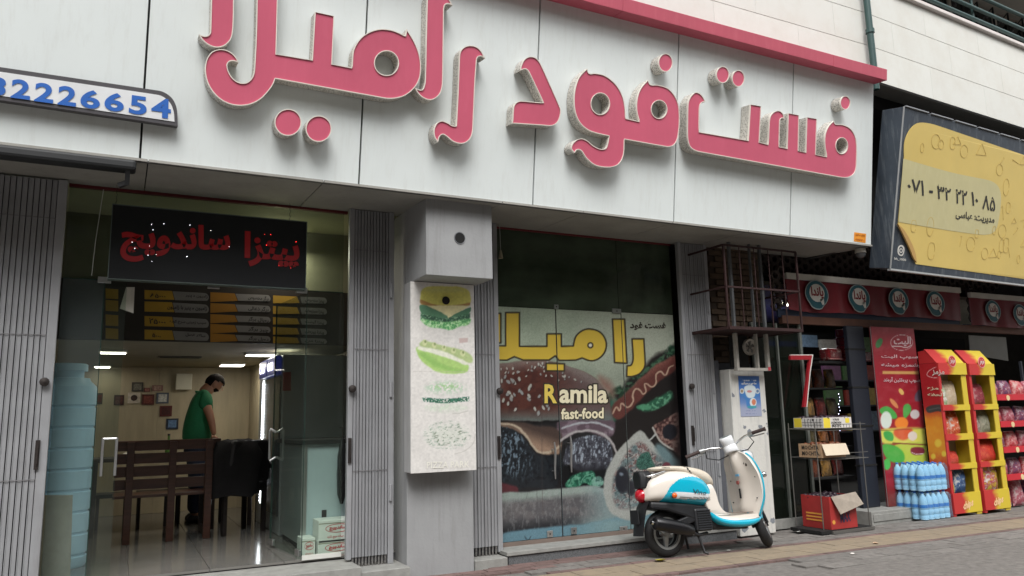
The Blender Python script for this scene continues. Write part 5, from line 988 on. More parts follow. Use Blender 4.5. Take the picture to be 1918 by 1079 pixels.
wf = thing('fan_frame', 'peeling white wooden frame with a round fan below the iron cage', 'window frame', (5.95, 6.1, 1.72)); fy = 6.08; M_wood2 = mat('peeling white wood', (178, 174, 166), .8, var=.15, scale=20, streak=.4)
g = lambda px, py: YP(fy)(px, py); xl, xr, zl, zh = g(1381, 690)[0], g(1443, 690)[0], g(1410, 689)[2], 3.05; xm2 = g(1420, 680)[0]
for x, m_ in ((xl, .035), (xm2, .02), (xr-.03, .035)): obj('upright', MB().box(x, fy, zl, x+m_, fy+.04, 2.07), M_wood2, wf, bevel=.002); obj('dark_post', MB().box(x+.004, fy+.004, 2.0705, x+m_-.004, fy+.036, zh), mat('dull grey post', (92, 94, 96), .6, .2, var=.3), wf)  # each upright continues upwards in a duller, darker grey
obj('sill', MB().box(xl-.001, fy-.006, zl-.03, xr+.001, fy+.046, zl-.0005), M_wood2, wf); obj('red_tag', MB().box(xr-.04, fy-.009, zl-.026, xr-.004, fy-.0065, zl+.01), mat('red tag', (196, 50, 64), .6), wf)
c = YP(6.2)(1404, 650); o = obj('fan_ring', MB().lathe([(.055, .0), (.085, -.02), (.09, 0), (.085, .03)], v3(c), 24, 'y'), mat('fan white', (196, 190, 180), .5), wf, smooth=50)
b = MB(); b.lathe([(.02, -.012), (.02, .0)], v3(c), 12, 'y')
for k in range(5): a = k*1.2566; b.hexa([(c[0]+.015*math.cos(a), 6.195, c[2]+.015*math.sin(a)), (c[0]+.07*math.cos(a), 6.19, c[2]+.07*math.sin(a)), (c[0]+.07*math.cos(a+.7), 6.2, c[2]+.07*math.sin(a+.7)), (c[0]+.015*math.cos(a+.7), 6.2, c[2]+.015*math.sin(a+.7))]+[(c[0]+.015*math.cos(a), 6.199, c[2]+.015*math.sin(a)), (c[0]+.07*math.cos(a), 6.194, c[2]+.07*math.sin(a)), (c[0]+.07*math.cos(a+.7), 6.204, c[2]+.07*math.sin(a+.7)), (c[0]+.015*math.cos(a+.7), 6.204, c[2]+.015*math.sin(a+.7))])
obj('fan_blades', b, mat('fan grey', (110, 108, 104), .5), o, fix=False); obj('fan_plate', MB().box(xl+.04, 6.215, zl+.01, xm2-.002, 6.225, 2.06), M_hole, wf)

# ================================================================== THE GROCERY SHOP AT THE RIGHT
def bxp(pc, pt, pb, pr, pl, y):
    a = P(pc, pb, 1, y); tp = P(pc, pt, 1, y); r = P(pr, pb, 1, y); d = ray(pl, (pt+pb)/2); return a[0], r[0], y, a[0]/(d[0]/d[1]), a[2], tp[2]
# perforated screen of hexagonal blocks
M_hex = mat('dark screen block', (70, 62, 58), .9, var=.3, scale=30); sc_ = thing('block_screen', 'dark screen of hexagonal pierced blocks above the red banners', 'screen wall', (8.6, 6.6, 2.86))
def hexr(x, z, y):
    b = MB(); o = [(x+.066*math.cos(k*math.pi/3), y, z+.066*math.sin(k*math.pi/3)) for k in range(6)]; i = [(x+.042*math.cos(k*math.pi/3), y, z+.042*math.sin(k*math.pi/3)) for k in range(6)]; b.prism([o, i], (0, .05, 0)); return b
h0 = obj('screen_block', hexr(6.7, 2.93, 6.6), M_hex, sc_, fix=False); ho = WORG[h0.name]
cnt = 0
for i in range(46):
    for j in range(4):
        x = 6.7+i*.101; z = 2.93+j*.117+(.058 if i % 2 else 0)
        if (i, j) == (0, 0): continue
        share('screen_block', h0, (ho[0]+x-6.7, 6.6, ho[2]+z-2.93), sc_); cnt += 1
for x0_, n in ((6.66, 2), (10.28, 1)):
    for i in range(n):
        for j in range(4): share('screen_block', h0, (x0_+i*.101, 6.38, 2.44+j*.117+(.058 if i % 2 else 0)-.057), sc_)
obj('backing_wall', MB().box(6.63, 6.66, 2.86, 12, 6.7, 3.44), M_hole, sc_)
# banners
M_ban = mat('dark red vinyl banner', (104, 20, 30), .55, var=.15, scale=2, streak=.25, streakcol=(70, 24, 26)); M_teal = mat('teal print', (38, 92, 104), .6); M_wtin = mat('white tin strip', (198, 196, 188), .6, var=.1)
by = 6.3; YBn = YP(by)
def banner(lab, pts, logos, wl=True):
    q = [YBn(*p) for p in pts]; x0_, x1_ = (q[0][0]+q[3][0])/2, (q[1][0]+q[2][0])/2; z1_ = (q[0][2]+q[1][2])/2; z0_ = (q[2][2]+q[3][2])/2; t = thing('shop_banner', lab, 'banner', ((x0_+x1_)/2, by, z0_), 'red banners over the grocery front')
    n = 40; b = MB(); rings = []
    for k in range(n+1):
        x = x0_+(x1_-x0_)*k/n; w_ = .012*math.sin(x*9)+.008*math.sin(x*23); rings.append([(x, by+w_*.4, z1_), (x, by+w_, (z0_+z1_)/2), (x, by+w_*1.6, z0_+.008*math.sin(x*5)), (x, by+w_*1.6+.01, z0_+.008*math.sin(x*5)), (x, by+w_+.01, (z0_+z1_)/2), (x, by+w_*.4+.01, z1_)])
    b.loft(rings); obj('banner_sheet', b, M_ban, t, smooth=50)
    obj('top_strip', MB().box(x0_+.02, by-.012, z1_+.004, x1_+.01, by+.03, z1_+.075), M_wtin, t); obj('blue_edge', MB().box(x0_-.1, by+.05, z0_-.075, x1_, by+.07, z0_+.02), mat('dark blue edge', (24, 38, 62), .6), t)
    for lx, ly, r in logos:
        c = YBn(1440+lx/4.013, 500+ly/4.013); s = r/4.013/1440*(P(1440+lx/4.013, 500+ly/4.013, 1, by)-cC).dot(cF); yl = by-.024
        def loop(pts_, o=0): return [(c[0]+s*u*1.25, yl-o, c[2]+s*v) for u, v in pts_]
        outer = loop([(math.cos(a)*(1+.05*math.cos(2*a)), math.sin(a)*1.12-(.15 if -2.2 < a < -1.2 else 0)) for a in np.linspace(-math.pi, math.pi, 26, endpoint=False)]); b = MB(); b.prism([outer], (0, .004, 0)); o = obj('logo_ring', b, M_teal, t)
        rim = [(c[0]+(p_[0]-c[0])*1.07, yl+.001, c[2]+(p_[2]-c[2])*1.07) for p_ in outer]; b = MB(); b.prism([rim], (0, .003, 0)); obj('logo_edge', b, mat('pale print', (150, 160, 160), .6), o)
        b = MB(); b.prism([loop([(math.cos(a)*.72, math.sin(a)*.78+.08) for a in np.linspace(0, 6.283, 20, endpoint=False)], .002), ], (0, .0015, 0)); b.prism([loop([(.2, -.5), (.62, -.2), (.6, -.85), (.45, -.95)], .002)], (0, .001, 0)); obj('logo_center', b, M_wp, o)
        b = MB(); text_quad(b, 'پاندا', [(c[0]-s*.72, yl-.004, c[2]+s*.62), (c[0]+s*.75, yl-.004, c[2]+s*.62), (c[0]+s*.75, yl-.004, c[2]-s*.5), (c[0]-s*.72, yl-.004, c[2]-s*.5)], .035, 0, res=1); obj('lettering', b, mat('dark red print ban', (130, 24, 34), .6), o, fix=False)
banner('long dark red banner with four teal and white round logos', [(1468, 522), (1799, 550), (1803, 601), (1477, 580)], [(350, 205, 88), (668, 232, 84), (965, 252, 80), (1242, 272, 76)])
banner('second dark red banner at the right edge with two round logos', [(1816, 556), (2080, 580), (2084, 628), (1820, 604)], [(1675, 330, 66), (1880, 358, 64), (2080, 384, 62)])
obj('lintel_board', MB().box(6.7, 6.34, 2.24, 12, 6.4, 2.33), mat('brown lintel board', (92, 60, 46), .7, var=.2), label='brown board running under the red banners', cat='lintel')
# glazing and posts left of the opening
M_post = mat('navy black post', (30, 34, 44), .5, var=.1); t = thing('side_glazing', 'dark greenish glass panes with pale metal posts beside the white pillar', 'glazing', (6.5, 6.4, 0))
obj('pane', MB().box(6.24, 6.40, .1, 7.0, 6.408, 2.24), M_glasss, t); obj('base', MB().box(6.24, 6.36, 0, 7.2, 6.44, .1), M_stonestep, t)
for x, m_ in ((6.25, .03), (6.62, .02), (6.98, .035)): obj('post', MB().box(x, 6.37, .1, x+m_, 6.398, 2.24), mat('dull metal post', (120, 124, 118), .5, .4, var=.2), t)
a = bxp(1618, 640, 950, 1648, 1600, 6.3); t = thing('dark_post', 'wide navy black post left of the tall red display panel', 'post', (a[0], 6.3, .13)); obj('shaft', MB().box(a[0], 6.3, .131, a[1]+.02, 6.36, 2.24), M_post, t, bevel=.01)
for z in (.6, 1.05, 1.5, 1.95): obj('band', MB().box(a[0]-.004, 6.294, z, a[1]+.024, 6.364, z+.02), M_hole, t)
# inside: pale ceiling, back fridge, shelves
blk('grocery_ceiling', mat('pale grimy ceiling', (150, 152, 142), .8, var=.1), (6.71, 6.72, 2.75, 17.7, 9.59, 2.8))
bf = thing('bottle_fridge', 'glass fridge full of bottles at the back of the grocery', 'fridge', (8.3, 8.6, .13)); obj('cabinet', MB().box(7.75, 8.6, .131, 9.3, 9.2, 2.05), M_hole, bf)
M_bt = [mat('bottle clear', (150, 158, 150), .2), mat('bottle amber', (96, 70, 40), .2), mat('bottle green', (70, 100, 70), .2)]
prb = None
for r_ in range(4):
    obj('shelf', MB().box(7.8, 8.45, .5+r_*.38, 9.2, 8.59, .515+r_*.38), M_steel, bf)
    for c_ in range(11):
        x = 7.86+c_*.122
        if prb is None: prb = obj('bottle', MB().lathe([(.035, 0), (.037, .02), (.037, .17), (.013, .24), (.013, .29)], (x, 8.5, .516), 8), M_bt[0], bf, smooth=50)
        else: share('bottle', prb, (x, 8.5, .516+r_*.38), bf)
obj('light_box', MB().box(7.8, 8.5, 2.06, 9.25, 8.58, 2.3), mat('blue lit header', (40, 44, 120), .4, emit=(50, 50, 190), estr=.7), bf)
area('grocery_light', (8.8, 7.8, 2.7), .6, 10, (.95, 1, 1)); t = thing('grocery_tube_lamp', 'lit tube lamp on the grocery ceiling', 'lamp', (8.8, 7.8, 2.72)); obj('tube', MB().tube([(8.2, 7.8, 2.73), (9.4, 7.8, 2.73)], .015, 8), M_lamp, t)
b = MB(); yy = 6.9
for k in range(15): c = YP(yy)(1572+(k % 3-1)*1.2, 738+k*6.2); b.lathe([(.002, -.004), (.007, 0)], v3(c), 5, 'y')
t = thing('led_string', 'vertical row of tiny white LED lights in the dark grocery doorway', 'lights', tuple(YP(yy)(1572, 800))); obj('led', b, mat('blue white led', (255, 255, 255), .5, emit=(210, 215, 255), estr=4), t)
c0, c1 = YP(yy)(1571, 735), YP(yy)(1575, 830); obj('strip', MB().bar((c0[0], yy+.003, c0[2]), (c1[0], yy+.003, c1[2]), .012, .004), M_hole, t)
t = thing('snack_shelf_unit', 'dark shelf unit of snacks behind the crates in the grocery', 'shelf unit', (7.3, 6.7, .13)); x0_, x1_ = 7.15, 8.0
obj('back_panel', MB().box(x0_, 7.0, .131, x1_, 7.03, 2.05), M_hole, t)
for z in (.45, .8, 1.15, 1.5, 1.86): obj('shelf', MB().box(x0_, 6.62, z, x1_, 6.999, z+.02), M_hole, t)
cols = [(150, 92, 44), (120, 60, 34), (160, 120, 60), (110, 40, 34), (90, 80, 50)]
BAGP = {}
def bag_geo(w_, h_, d, seed=1, lean=0.0):
    rr = random.Random(seed); b = MB(); rings = []; n = 14
    for k in range(9):
        v = k/8; prof = math.sin(math.pi*min(1, max(0, (v*1.04-.02))))**.55 if 0 < k < 8 else 0.06; wd = w_/2*(1-.10*math.sin(math.pi*v)); ring = []
        for j in range(n):
            a = 2*math.pi*j/n; sx = math.copysign(abs(math.cos(a))**.7, math.cos(a)); sy = math.copysign(abs(math.sin(a))**.8, math.sin(a))
            ring.append((wd*sx*(1+rr.uniform(-.03, .03)), d/2*prof*sy*(1+rr.uniform(-.12, .12))+lean*v*h_, v*h_+rr.uniform(-.004, .004)))
        rings.append(ring)
    b.loft(rings); return b
def printmat(name, c1, c2, c3=(235, 232, 226), sc=9):
    if name in MATS: return MATS[name]
    m = bpy.data.materials.new(name); m.use_nodes = True; nt = m.node_tree; L = nt.links.new; bs = nt.nodes['Principled BSDF']; bs.inputs['Roughness'].default_value = .28; n9 = N(nt, 'ShaderNodeTexNoise', Scale=34.0, Detail=3.0, Distortion=1.5); bp9 = N(nt, 'ShaderNodeBump', Strength=.8, Distance=.02); L(n9.outputs['Fac'], bp9.inputs['Height']); L(bp9.outputs[0], bs.inputs['Normal'])
    tc = N(nt, 'ShaderNodeTexCoord'); ns = N(nt, 'ShaderNodeTexNoise', Scale=sc, Detail=2.0, Distortion=.8); L(tc.outputs['Object'], ns.inputs['Vector']); rp = N(nt, 'ShaderNodeValToRGB'); e = rp.color_ramp.elements
    e[0].position = .40; e[0].color = lin(c1); e[1].position = .66; e[1].color = lin(c3); m_ = e.new(.53); m_.color = lin(c2); rp.color_ramp.interpolation = 'CONSTANT' if False else 'LINEAR'; L(ns.outputs['Fac'], rp.inputs['Fac']); L(rp.outputs['Color'], bs.inputs['Base Color']); MATS[name] = m; return m
def bag(lab, x, y, z, w_, h_, d, m, group, seed=1, rot=0.0, lean=.12, tilt=0.0, cat='bag'):
    t = thing('snack_bag', lab, cat, (x, y, z), group, rot); o = obj('packet', bag_geo(w_, h_, d, seed, lean), m, t, local=True, smooth=60); o.rotation_euler = (0, tilt, 0)
    b = MB(); b.box(-w_*.42, -.004+lean*h_, h_-.006, w_*.42, .004+lean*h_, h_+.012); s = obj('crimp', b, m, t, local=True); s.rotation_euler = (0, tilt, 0); return t
k = 0
for r_, z in enumerate((.47, .82, 1.17, 1.52)):
    for c_ in range(4):
        cc = cols[(r_*3+c_) % 5]; bag(f"{['orange brown', 'dark brown', 'golden', 'dark red', 'olive'][(r_*3+c_) % 5]} snack packet on the {['bottom', 'second', 'third', 'top'][r_]} shelf behind the crates, {['first', 'second', 'third', 'fourth'][c_]} from the left", 7.26+c_*.2, 6.75, z+.002, .17, .22, .08, printmat('dim packet %d' % ((r_*3+c_) % 5), cc, tuple(int(v*.6) for v in cc), tuple(min(255, int(v*1.4)) for v in cc)), 'dim snack packets in the grocery doorway', seed=r_*7+c_)
# red boxes piled on a high ledge
M_rbox = printmat('red carton pile', (140, 28, 34), (120, 20, 26), (190, 160, 150), 22); t0 = None
obj('high_ledge', MB().box(7.35, 6.45, 1.80, 8.2, 6.8, 1.83), M_hole, label='dark high shelf carrying the red packets at the top of the doorway', cat='shelf')
for i, (px, py, w_, h_) in enumerate([(1567, 676, .26, .16), (1598, 672, .20, .10), (1598, 660, .20, .10), (1597, 648, .20, .10), (1596, 636, .20, .10), (1621, 640, .16, .12)]):
    c = YP(6.5)(px, py); zb__ = 1.832 if i < 2 else 1.832+.102*(i-1) if i < 5 else 1.832
    t = thing('red_box', ['bulging red packet at the left end of the high dark shelf', 'lowest red box in the stack on the high dark shelf', 'second red box up in the high stack', 'third red box up in the high stack', 'topmost red box of the high stack', 'red box behind the stack near the tall red panel'][i], 'box', (c[0], 6.5, zb__), 'red boxes on the high shelf')
    obj('box_body', MB().box(-w_/2, 0, 0, w_/2, .16, .098 if 0 < i < 5 else h_), M_rbox, t, local=True, bevel=.01 if i else .04); obj('flap', MB().box(-w_/2+.01, -.003, .02, w_/2-.01, -.001, .035), mat('pinkish print', (190, 130, 126), .5), t, local=True)
# red corner frame (7 shape)
Zr = crop(1450, 600, 4.904); t = thing('corner_frame_sign', 'red and white corner shaped sign like a seven behind the fruit crate', 'sign', tuple(YP(6.25)(1510, 790))); F7 = [(152, 322), (350, 322), (326, 480), (297, 795), (272, 795), (303, 560), (326, 362), (152, 362)]
b = MB(); b.prism([[YP(6.25)(*p) for p in Zr(F7)]], (0, .03, 0)); obj('red_face', b, mat('bright red acrylic', (150, 28, 38), .4), t); F8 = [(150, 314), (360, 314), (335, 480), (305, 795), (276, 795), (305, 560), (328, 364), (150, 364)]
b = MB(); b.prism([[YP(6.262)(*p) for p in Zr(F8)]], (0, .015, 0)); obj('white_edge', b, M_wp, t)
# wire rack with crates
a1 = bxp(1543, 782, 803, 1596, 1484, 5.8); a2 = bxp(1540, 836, 861, 1585, 1504, 5.8); a3 = bxp(1558, 941, 994, 1605, 1503, 5.8)
rk = thing('wire_rack', 'thin wire display rack holding the fruit crates beside the doorway', 'rack', (6.9, 6.0, 0)); M_wire = mat('pale wire', (110, 108, 104), .5, .5)
for x, y in ((6.53, 5.86), (7.22, 5.86), (6.53, 6.22), (7.22, 6.22)): obj('upright', MB().tube([(x, y, .03), (x, y, 1.12)], .006, 8), M_wire, rk, smooth=50)
for z in (.74, 1.04):
    b = MB(); b.tube([(6.52, 5.82, z), (7.25, 5.82, z-.0)], .004, 6); b.tube([(6.52, 6.22, z+.02), (7.25, 6.22, z+.02)], .004, 6); b.tube([(6.52, 5.82, z+.06), (7.25, 5.82, z+.06)], .003, 6)
    for k in range(13): b.tube([(6.54+k*.058, 5.82, z), (6.54+k*.058, 6.22, z+.02)], .0025, 5)
    obj('shelf_wires', b, M_wire, rk)
def crate(name, lab, cat, x0_, x1_, y0_, y1_, z0_, z1_, mside, fill, seed, tilt=.0, th=.008):
    t = thing(name, lab, cat, (x0_, y0_, z0_)); w_, d, h_ = x1_-x0_, y1_-y0_, z1_-z0_
    for nm, q in (('front_board', (0, 0, 0, w_, th, h_)), ('back_board', (0, d-th, 0, w_, d, h_)), ('side_board', (0, th, 0, th, d-th, h_)), ('side_board', (w_-th, th, 0, w_, d-th, h_)), ('base', (th, th, .001, w_-th, d-th, .01))): obj(nm, MB().box(*q), mside, t, local=True)
    if fill:
        rr = random.Random(seed); pr_ = None
        for i in range(int(w_/.05)):
            for j in range(int(d/.05)):
                for l_ in range(1):
                    x = .03+i*.05+rr.uniform(-.008, .008); y = .03+j*.05+rr.uniform(-.008, .008); z = h_-.02+rr.uniform(-.01, .018)
                    if x > w_-.03 or y > d-.03: continue
                    if pr_ is None: pr_ = obj('fruit', MB().lathe([(.004, -.026), (.02, -.02), (.029, 0), (.02, .02), (.004, .026)], (0, 0, 0), 8), fill, t, local=True, smooth=80); pr_.location = (x, y, z)
                    else: c = share('fruit', pr_, (0, 0, 0), None); c.parent = t; c.location = (x, y, z)
    t.rotation_euler = (tilt, 0, 0); return t, w_, d, h_
M_fruitd = mat('dark purple fruit', (44, 30, 40), .4, var=.3); M_fruitb = mat('brown dates', (110, 60, 34), .5, var=.4)
M_crw = mat('white crate print', (206, 202, 198), .6, var=.05, scale=12); M_brc = mat('brown cardboard', (168, 138, 108), .85, var=.08, scale=14); M_rdc = mat('red carton print2', (160, 46, 44), .6, var=.15, scale=8)
t, w_, d, h_ = crate('fruit_crate', 'white fruit crate with yellow corner and black lettering on the top of the wire rack', 'crate', a1[0], a1[1], 5.8, 6.2, 1.065, 1.175, M_crw, M_fruitd, 3)
for q_ in ((.004, -.002, .004, w_*.24, -.0005, h_-.003), (w_*.78, -.002, h_*.45, w_*.92, -.0005, h_*.9), (-.002, d*.72, .01, -.0005, d*.98, h_-.003)): obj('yellow_print', MB().box(*q_), mat('yellow crate print', (222, 200, 60), .6), t, local=True)
b = MB(); text_quad(b, 'VAN\nASMAN\nMATIC', [(w_*.26, -.003, h_-.01), (w_*.62, -.003, h_-.01), (w_*.62, -.003, .012), (w_*.26, -.003, .012)], .02, 0, res=1)
for i in range(7): b.box(w_*(.3+.1*i), -.0025, .002, w_*(.3+.1*i)+.003, -.0005, h_*.32)
for i in range(6): b.box(-.0025, d*.1*(i+1), .01, -.0005, d*.1*(i+1)+.004, h_-.01)
for z in (.3, .55): b.box(-.0025, d*.02, h_*z, -.0005, d*.7, h_*z+.003)
b.box(w_*.3, -.0025, h_*.32, w_*.98, -.0005, h_*.32+.003); obj('black_print', b, M_blk, t, local=True, fix=False)
t, w_, d, h_ = crate('cardboard_box', 'open brown cardboard box of nuts on the middle shelf of the wire rack', 'box', a2[0], a2[1], 5.8, 6.1, .765, .905, M_brc, M_fruitb, 5)
b = MB(); b.hexa([(.0, -.014, h_-.005), (w_, -.014, h_-.005), (w_, -.009, h_-.003), (0, -.009, h_-.003), (.0, -.055, h_-.115), (w_, -.055, h_-.115), (w_, -.05, h_-.113), (0, -.05, h_-.113)]); obj('front_flap', b, mat('pale inside card', (206, 192, 170), .8), t, local=True)
b = MB(); text_quad(b, 'MOCHTA\nMOCHTA', [(-.003, d*.85, h_-.015), (-.003, d*.1, h_-.015), (-.003, d*.1, .02), (-.003, d*.85, .02)], .02, 0, res=1); obj('lettering', b, M_blk, t, local=True, fix=False)
t, w_, d, h_ = crate('red_fruit_carton', 'red carton of dark fruit on a low tray on the pavement', 'carton', a3[0], a3[1]+.02, 5.8, 6.17, .045, .37, M_rdc, M_fruitd, 9)
b = MB(); b.hexa([(.02, -.012, h_-.0), (w_-.0, -.012, h_+.03), (w_, -.004, h_+.03), (.02, -.004, h_), (.07, -.07, h_-.17), (w_+.03, -.075, h_-.09), (w_+.03, -.068, h_-.088), (.07, -.063, h_-.168)]); obj('torn_flap', b, mat('grey torn card', (150, 140, 128), .85, var=.15, scale=15), t, local=True)
for i in range(3): obj('print_line', MB().box(-.003, d*.25, h_*(.42-.1*i), -.0005, d*.85, h_*(.42-.1*i)+.016), mat('orange print', (216, 150, 64), .6), t, local=True)
b = MB(); b.lathe([(.022, -.002), (.022, -.001)], (.04, 0, h_*.22), 12, 'y'); obj('yellow_print', b, mat('orange print', (216, 150, 64), .6), t, local=True)
b = MB(); text_quad(b, 'MAX', [(w_*.35, -.003, h_*.5), (w_*.75, -.003, h_*.52), (w_*.75, -.003, h_*.2), (w_*.35, -.003, h_*.18)], .04, 0, res=1); obj('lettering', b, mat('navy print', (50, 46, 76), .6), t, local=True, fix=False)
t = thing('low_tray', 'low dark tray with a pale metal edge under the red carton', 'tray', (6.8, 5.98, 0)); obj('tray_board', MB().box(6.42, 5.79, .010, 7.16, 6.2, .042), M_hole, t); obj('edge_rail', MB().box(6.56, 5.765, .006, 7.18, 5.789, .034), M_wire, t)
for x, y in ((6.44, 5.8), (7.13, 5.8), (6.44, 6.17), (7.13, 6.17)): obj('foot', MB().box(x, y, 0.001, x+.025, y+.025, .0095), M_hole, t)
# tall red display panel
ex0, ex1, ey = 7.86+.0, 8.80, 6.22; q = [YP(ey)(1637, 612), YP(ey)(1748, 618), YP(ey)(1758, 938), YP(ey)(1657, 942)]; ex0 = (q[0][0]+q[3][0])/2; ez0 = .135; ez1 = (q[0][2])
Ze = crop(1620, 600, 5.396); Zf = crop(1640, 780, 4.903)
def elite(p):
    E_ = lambda l: tz(Ze, l); F_ = lambda l: tz(Zf, l); p.c = p.c*0+np.array((150, 30, 44)); p.mix((650-p.y)/60, (118, 28, 38)); n = fbm(p.x*.1, p.y*.1, 3)
    for l in ([(110, 230), (150, 180), (180, 200), (160, 260), (120, 280)], [(580, 150), (640, 180), (655, 240), (600, 220)]): p.poly(E_(l), (56, 116, 62), 1.5)
    d = np.abs(np.hypot((p.x-Ze([(372, 225)])[0][0])/20.5, (p.y-Ze([(372, 225)])[0][1])/14.5)-1)*17; p.mix(1-d/.9, (206, 190, 190)); p.line(spline(E_([(275, 265), (350, 262), (420, 275), (470, 250)]), 5, False), 1.6, (214, 200, 200), .9)
    p.poly(E_([(178, 513, 1), (600, 516, 1), (600, 545, 1), (178, 541, 1)]), (206, 160, 96), 1, .9)
    p.ell(*Ze([(368, 722)])[0], 4, 7, (216, 176, 96), .3, rot=-.6); p.ell(*Ze([(295, 840)])[0], 4, 12, (206, 132, 84), .3, rot=-.7); p.ell(*Ze([(550, 760)])[0], 8, 13, (96, 76, 92), .4, rot=.5)
    for l in ([(150, 900), (220, 868), (300, 920), (320, 990), (230, 980), (160, 940)], [(390, 870), (440, 845), (470, 900), (440, 960), (395, 990)]): p.poly(E_(l), (72, 160, 72), 2)
    p.ell(*Ze([(215, 1010)])[0], 11, 17, (206, 218, 208), .3); p.ell(*Ze([(505, 950)])[0], 9, 9, (196, 190, 190), .3); p.ell(*Ze([(370, 1040)])[0], 13, 12, (226, 130, 50), .3)
    p.poly(F_([(50, 120), (470, 110), (470, 250), (180, 250), (60, 240)]), (204, 204, 90), 4); p.poly(F_([(80, 140), (150, 150), (160, 220), (110, 220), (80, 190)]), (64, 160, 76), 2); p.poly(F_([(180, 120), (330, 110), (320, 180), (250, 220), (170, 170)]), (206, 90, 56), 4); p.ell(*Zf([(340, 180)])[0], 9, 9, (214, 206, 196), .3)
    p.poly(F_([(180, 262), (480, 250), (480, 420), (260, 420), (180, 360)]), (176, 196, 74), 3); p.poly(F_([(60, 260), (180, 270), (260, 340), (250, 420), (130, 410), (70, 330)]), (74, 166, 66), 3); p.ell(*Zf([(105, 440)])[0], 7, 11, (76, 180, 80), .3); p.line(F_([(50, 128), (470, 108)]), 1, (70, 40, 40), 1); p.line(F_([(160, 245), (480, 262)]), 2.4, (120, 60, 44), 1.5)
    p.poly(F_([(330, 290), (430, 285), (450, 330), (400, 355), (330, 340)]), (120, 40, 56), 2); p.line(spline(F_([(330, 330), (380, 348), (440, 340)]), 4, False), 1.2, (210, 200, 200), .8); p.mix((p.y-905)/30, (110, 46, 40)); p.mix(np.clip((n-.5)*.4, 0, .1), (230, 200, 180))
t = thing('red_display_panel', 'tall dark red display panel with vegetables and white Persian writing', 'display', ((ex0+ex1)/2, ey, ez0)); print_grid('print_sheet', [(ex0, ey, ez1), (ex1, ey, ez1), (ex1, ey, ez0), (ex0, ey, ez0)], 90, 220, elite, M_print, t, thick=.01)
obj('box_body', MB().box(ex0, ey+.012, ez0, ex1, ey+.03, ez1), mat('dark red side', (92, 26, 32), .6), t, bevel=.004); Ye = YP(ey)
for s, q, bo in (('الیت', (290, 165, 465, 165, 465, 262, 290, 262), .03), ('با سوپ الیت', (165, 345, 600, 352, 600, 400, 165, 390), .02), ('خوشمزه میشه', (165, 432, 620, 438, 620, 482, 165, 476), .02), ('پودر سوپ پروتئین آروند', (188, 572, 640, 580, 640, 640, 188, 634), .02)): TX(s, Ze, [(q[0], q[1]), (q[2], q[3]), (q[4], q[5]), (q[6], q[7])], Ye, t, mat('pale pink print', (206, 176, 180), .5), .003, bo, res=1)
# two yellow and red snack stands
M_sy = mat('yellow stand card', (202, 178, 54), .5, var=.04); M_sr = mat('red stand card', (180, 44, 46), .5, var=.05); M_sg = mat('grey violet card inside', (150, 136, 138), .7)
def grad_mat():
    m = bpy.data.materials.new('red to yellow card'); m.use_nodes = True; nt = m.node_tree; L = nt.links.new; bs = nt.nodes['Principled BSDF']; bs.inputs['Roughness'].default_value = .5
    tc = N(nt, 'ShaderNodeTexCoord'); sp = N(nt, 'ShaderNodeSeparateXYZ'); L(tc.outputs['Generated'], sp.inputs[0]); ns = N(nt, 'ShaderNodeTexNoise', Scale=3.0); L(tc.outputs['Generated'], ns.inputs['Vector']); ad = N(nt, 'ShaderNodeMath', operation='MULTIPLY_ADD'); ad.inputs[1].default_value = .3; L(ns.outputs['Fac'], ad.inputs[0]); L(sp.outputs['X'], ad.inputs[2])
    rp = N(nt, 'ShaderNodeValToRGB'); e = rp.color_ramp.elements; e[0].position = .50; e[0].color = lin((186, 48, 46)); e[1].position = .72; e[1].color = lin((206, 182, 52)); L(ad.outputs[0], rp.inputs['Fac']); L(rp.outputs['Color'], bs.inputs['Base Color']); return m
M_rg = grad_mat(); YS = 5.92
def zpx(px, py): return YP(YS)(px, py)[2]
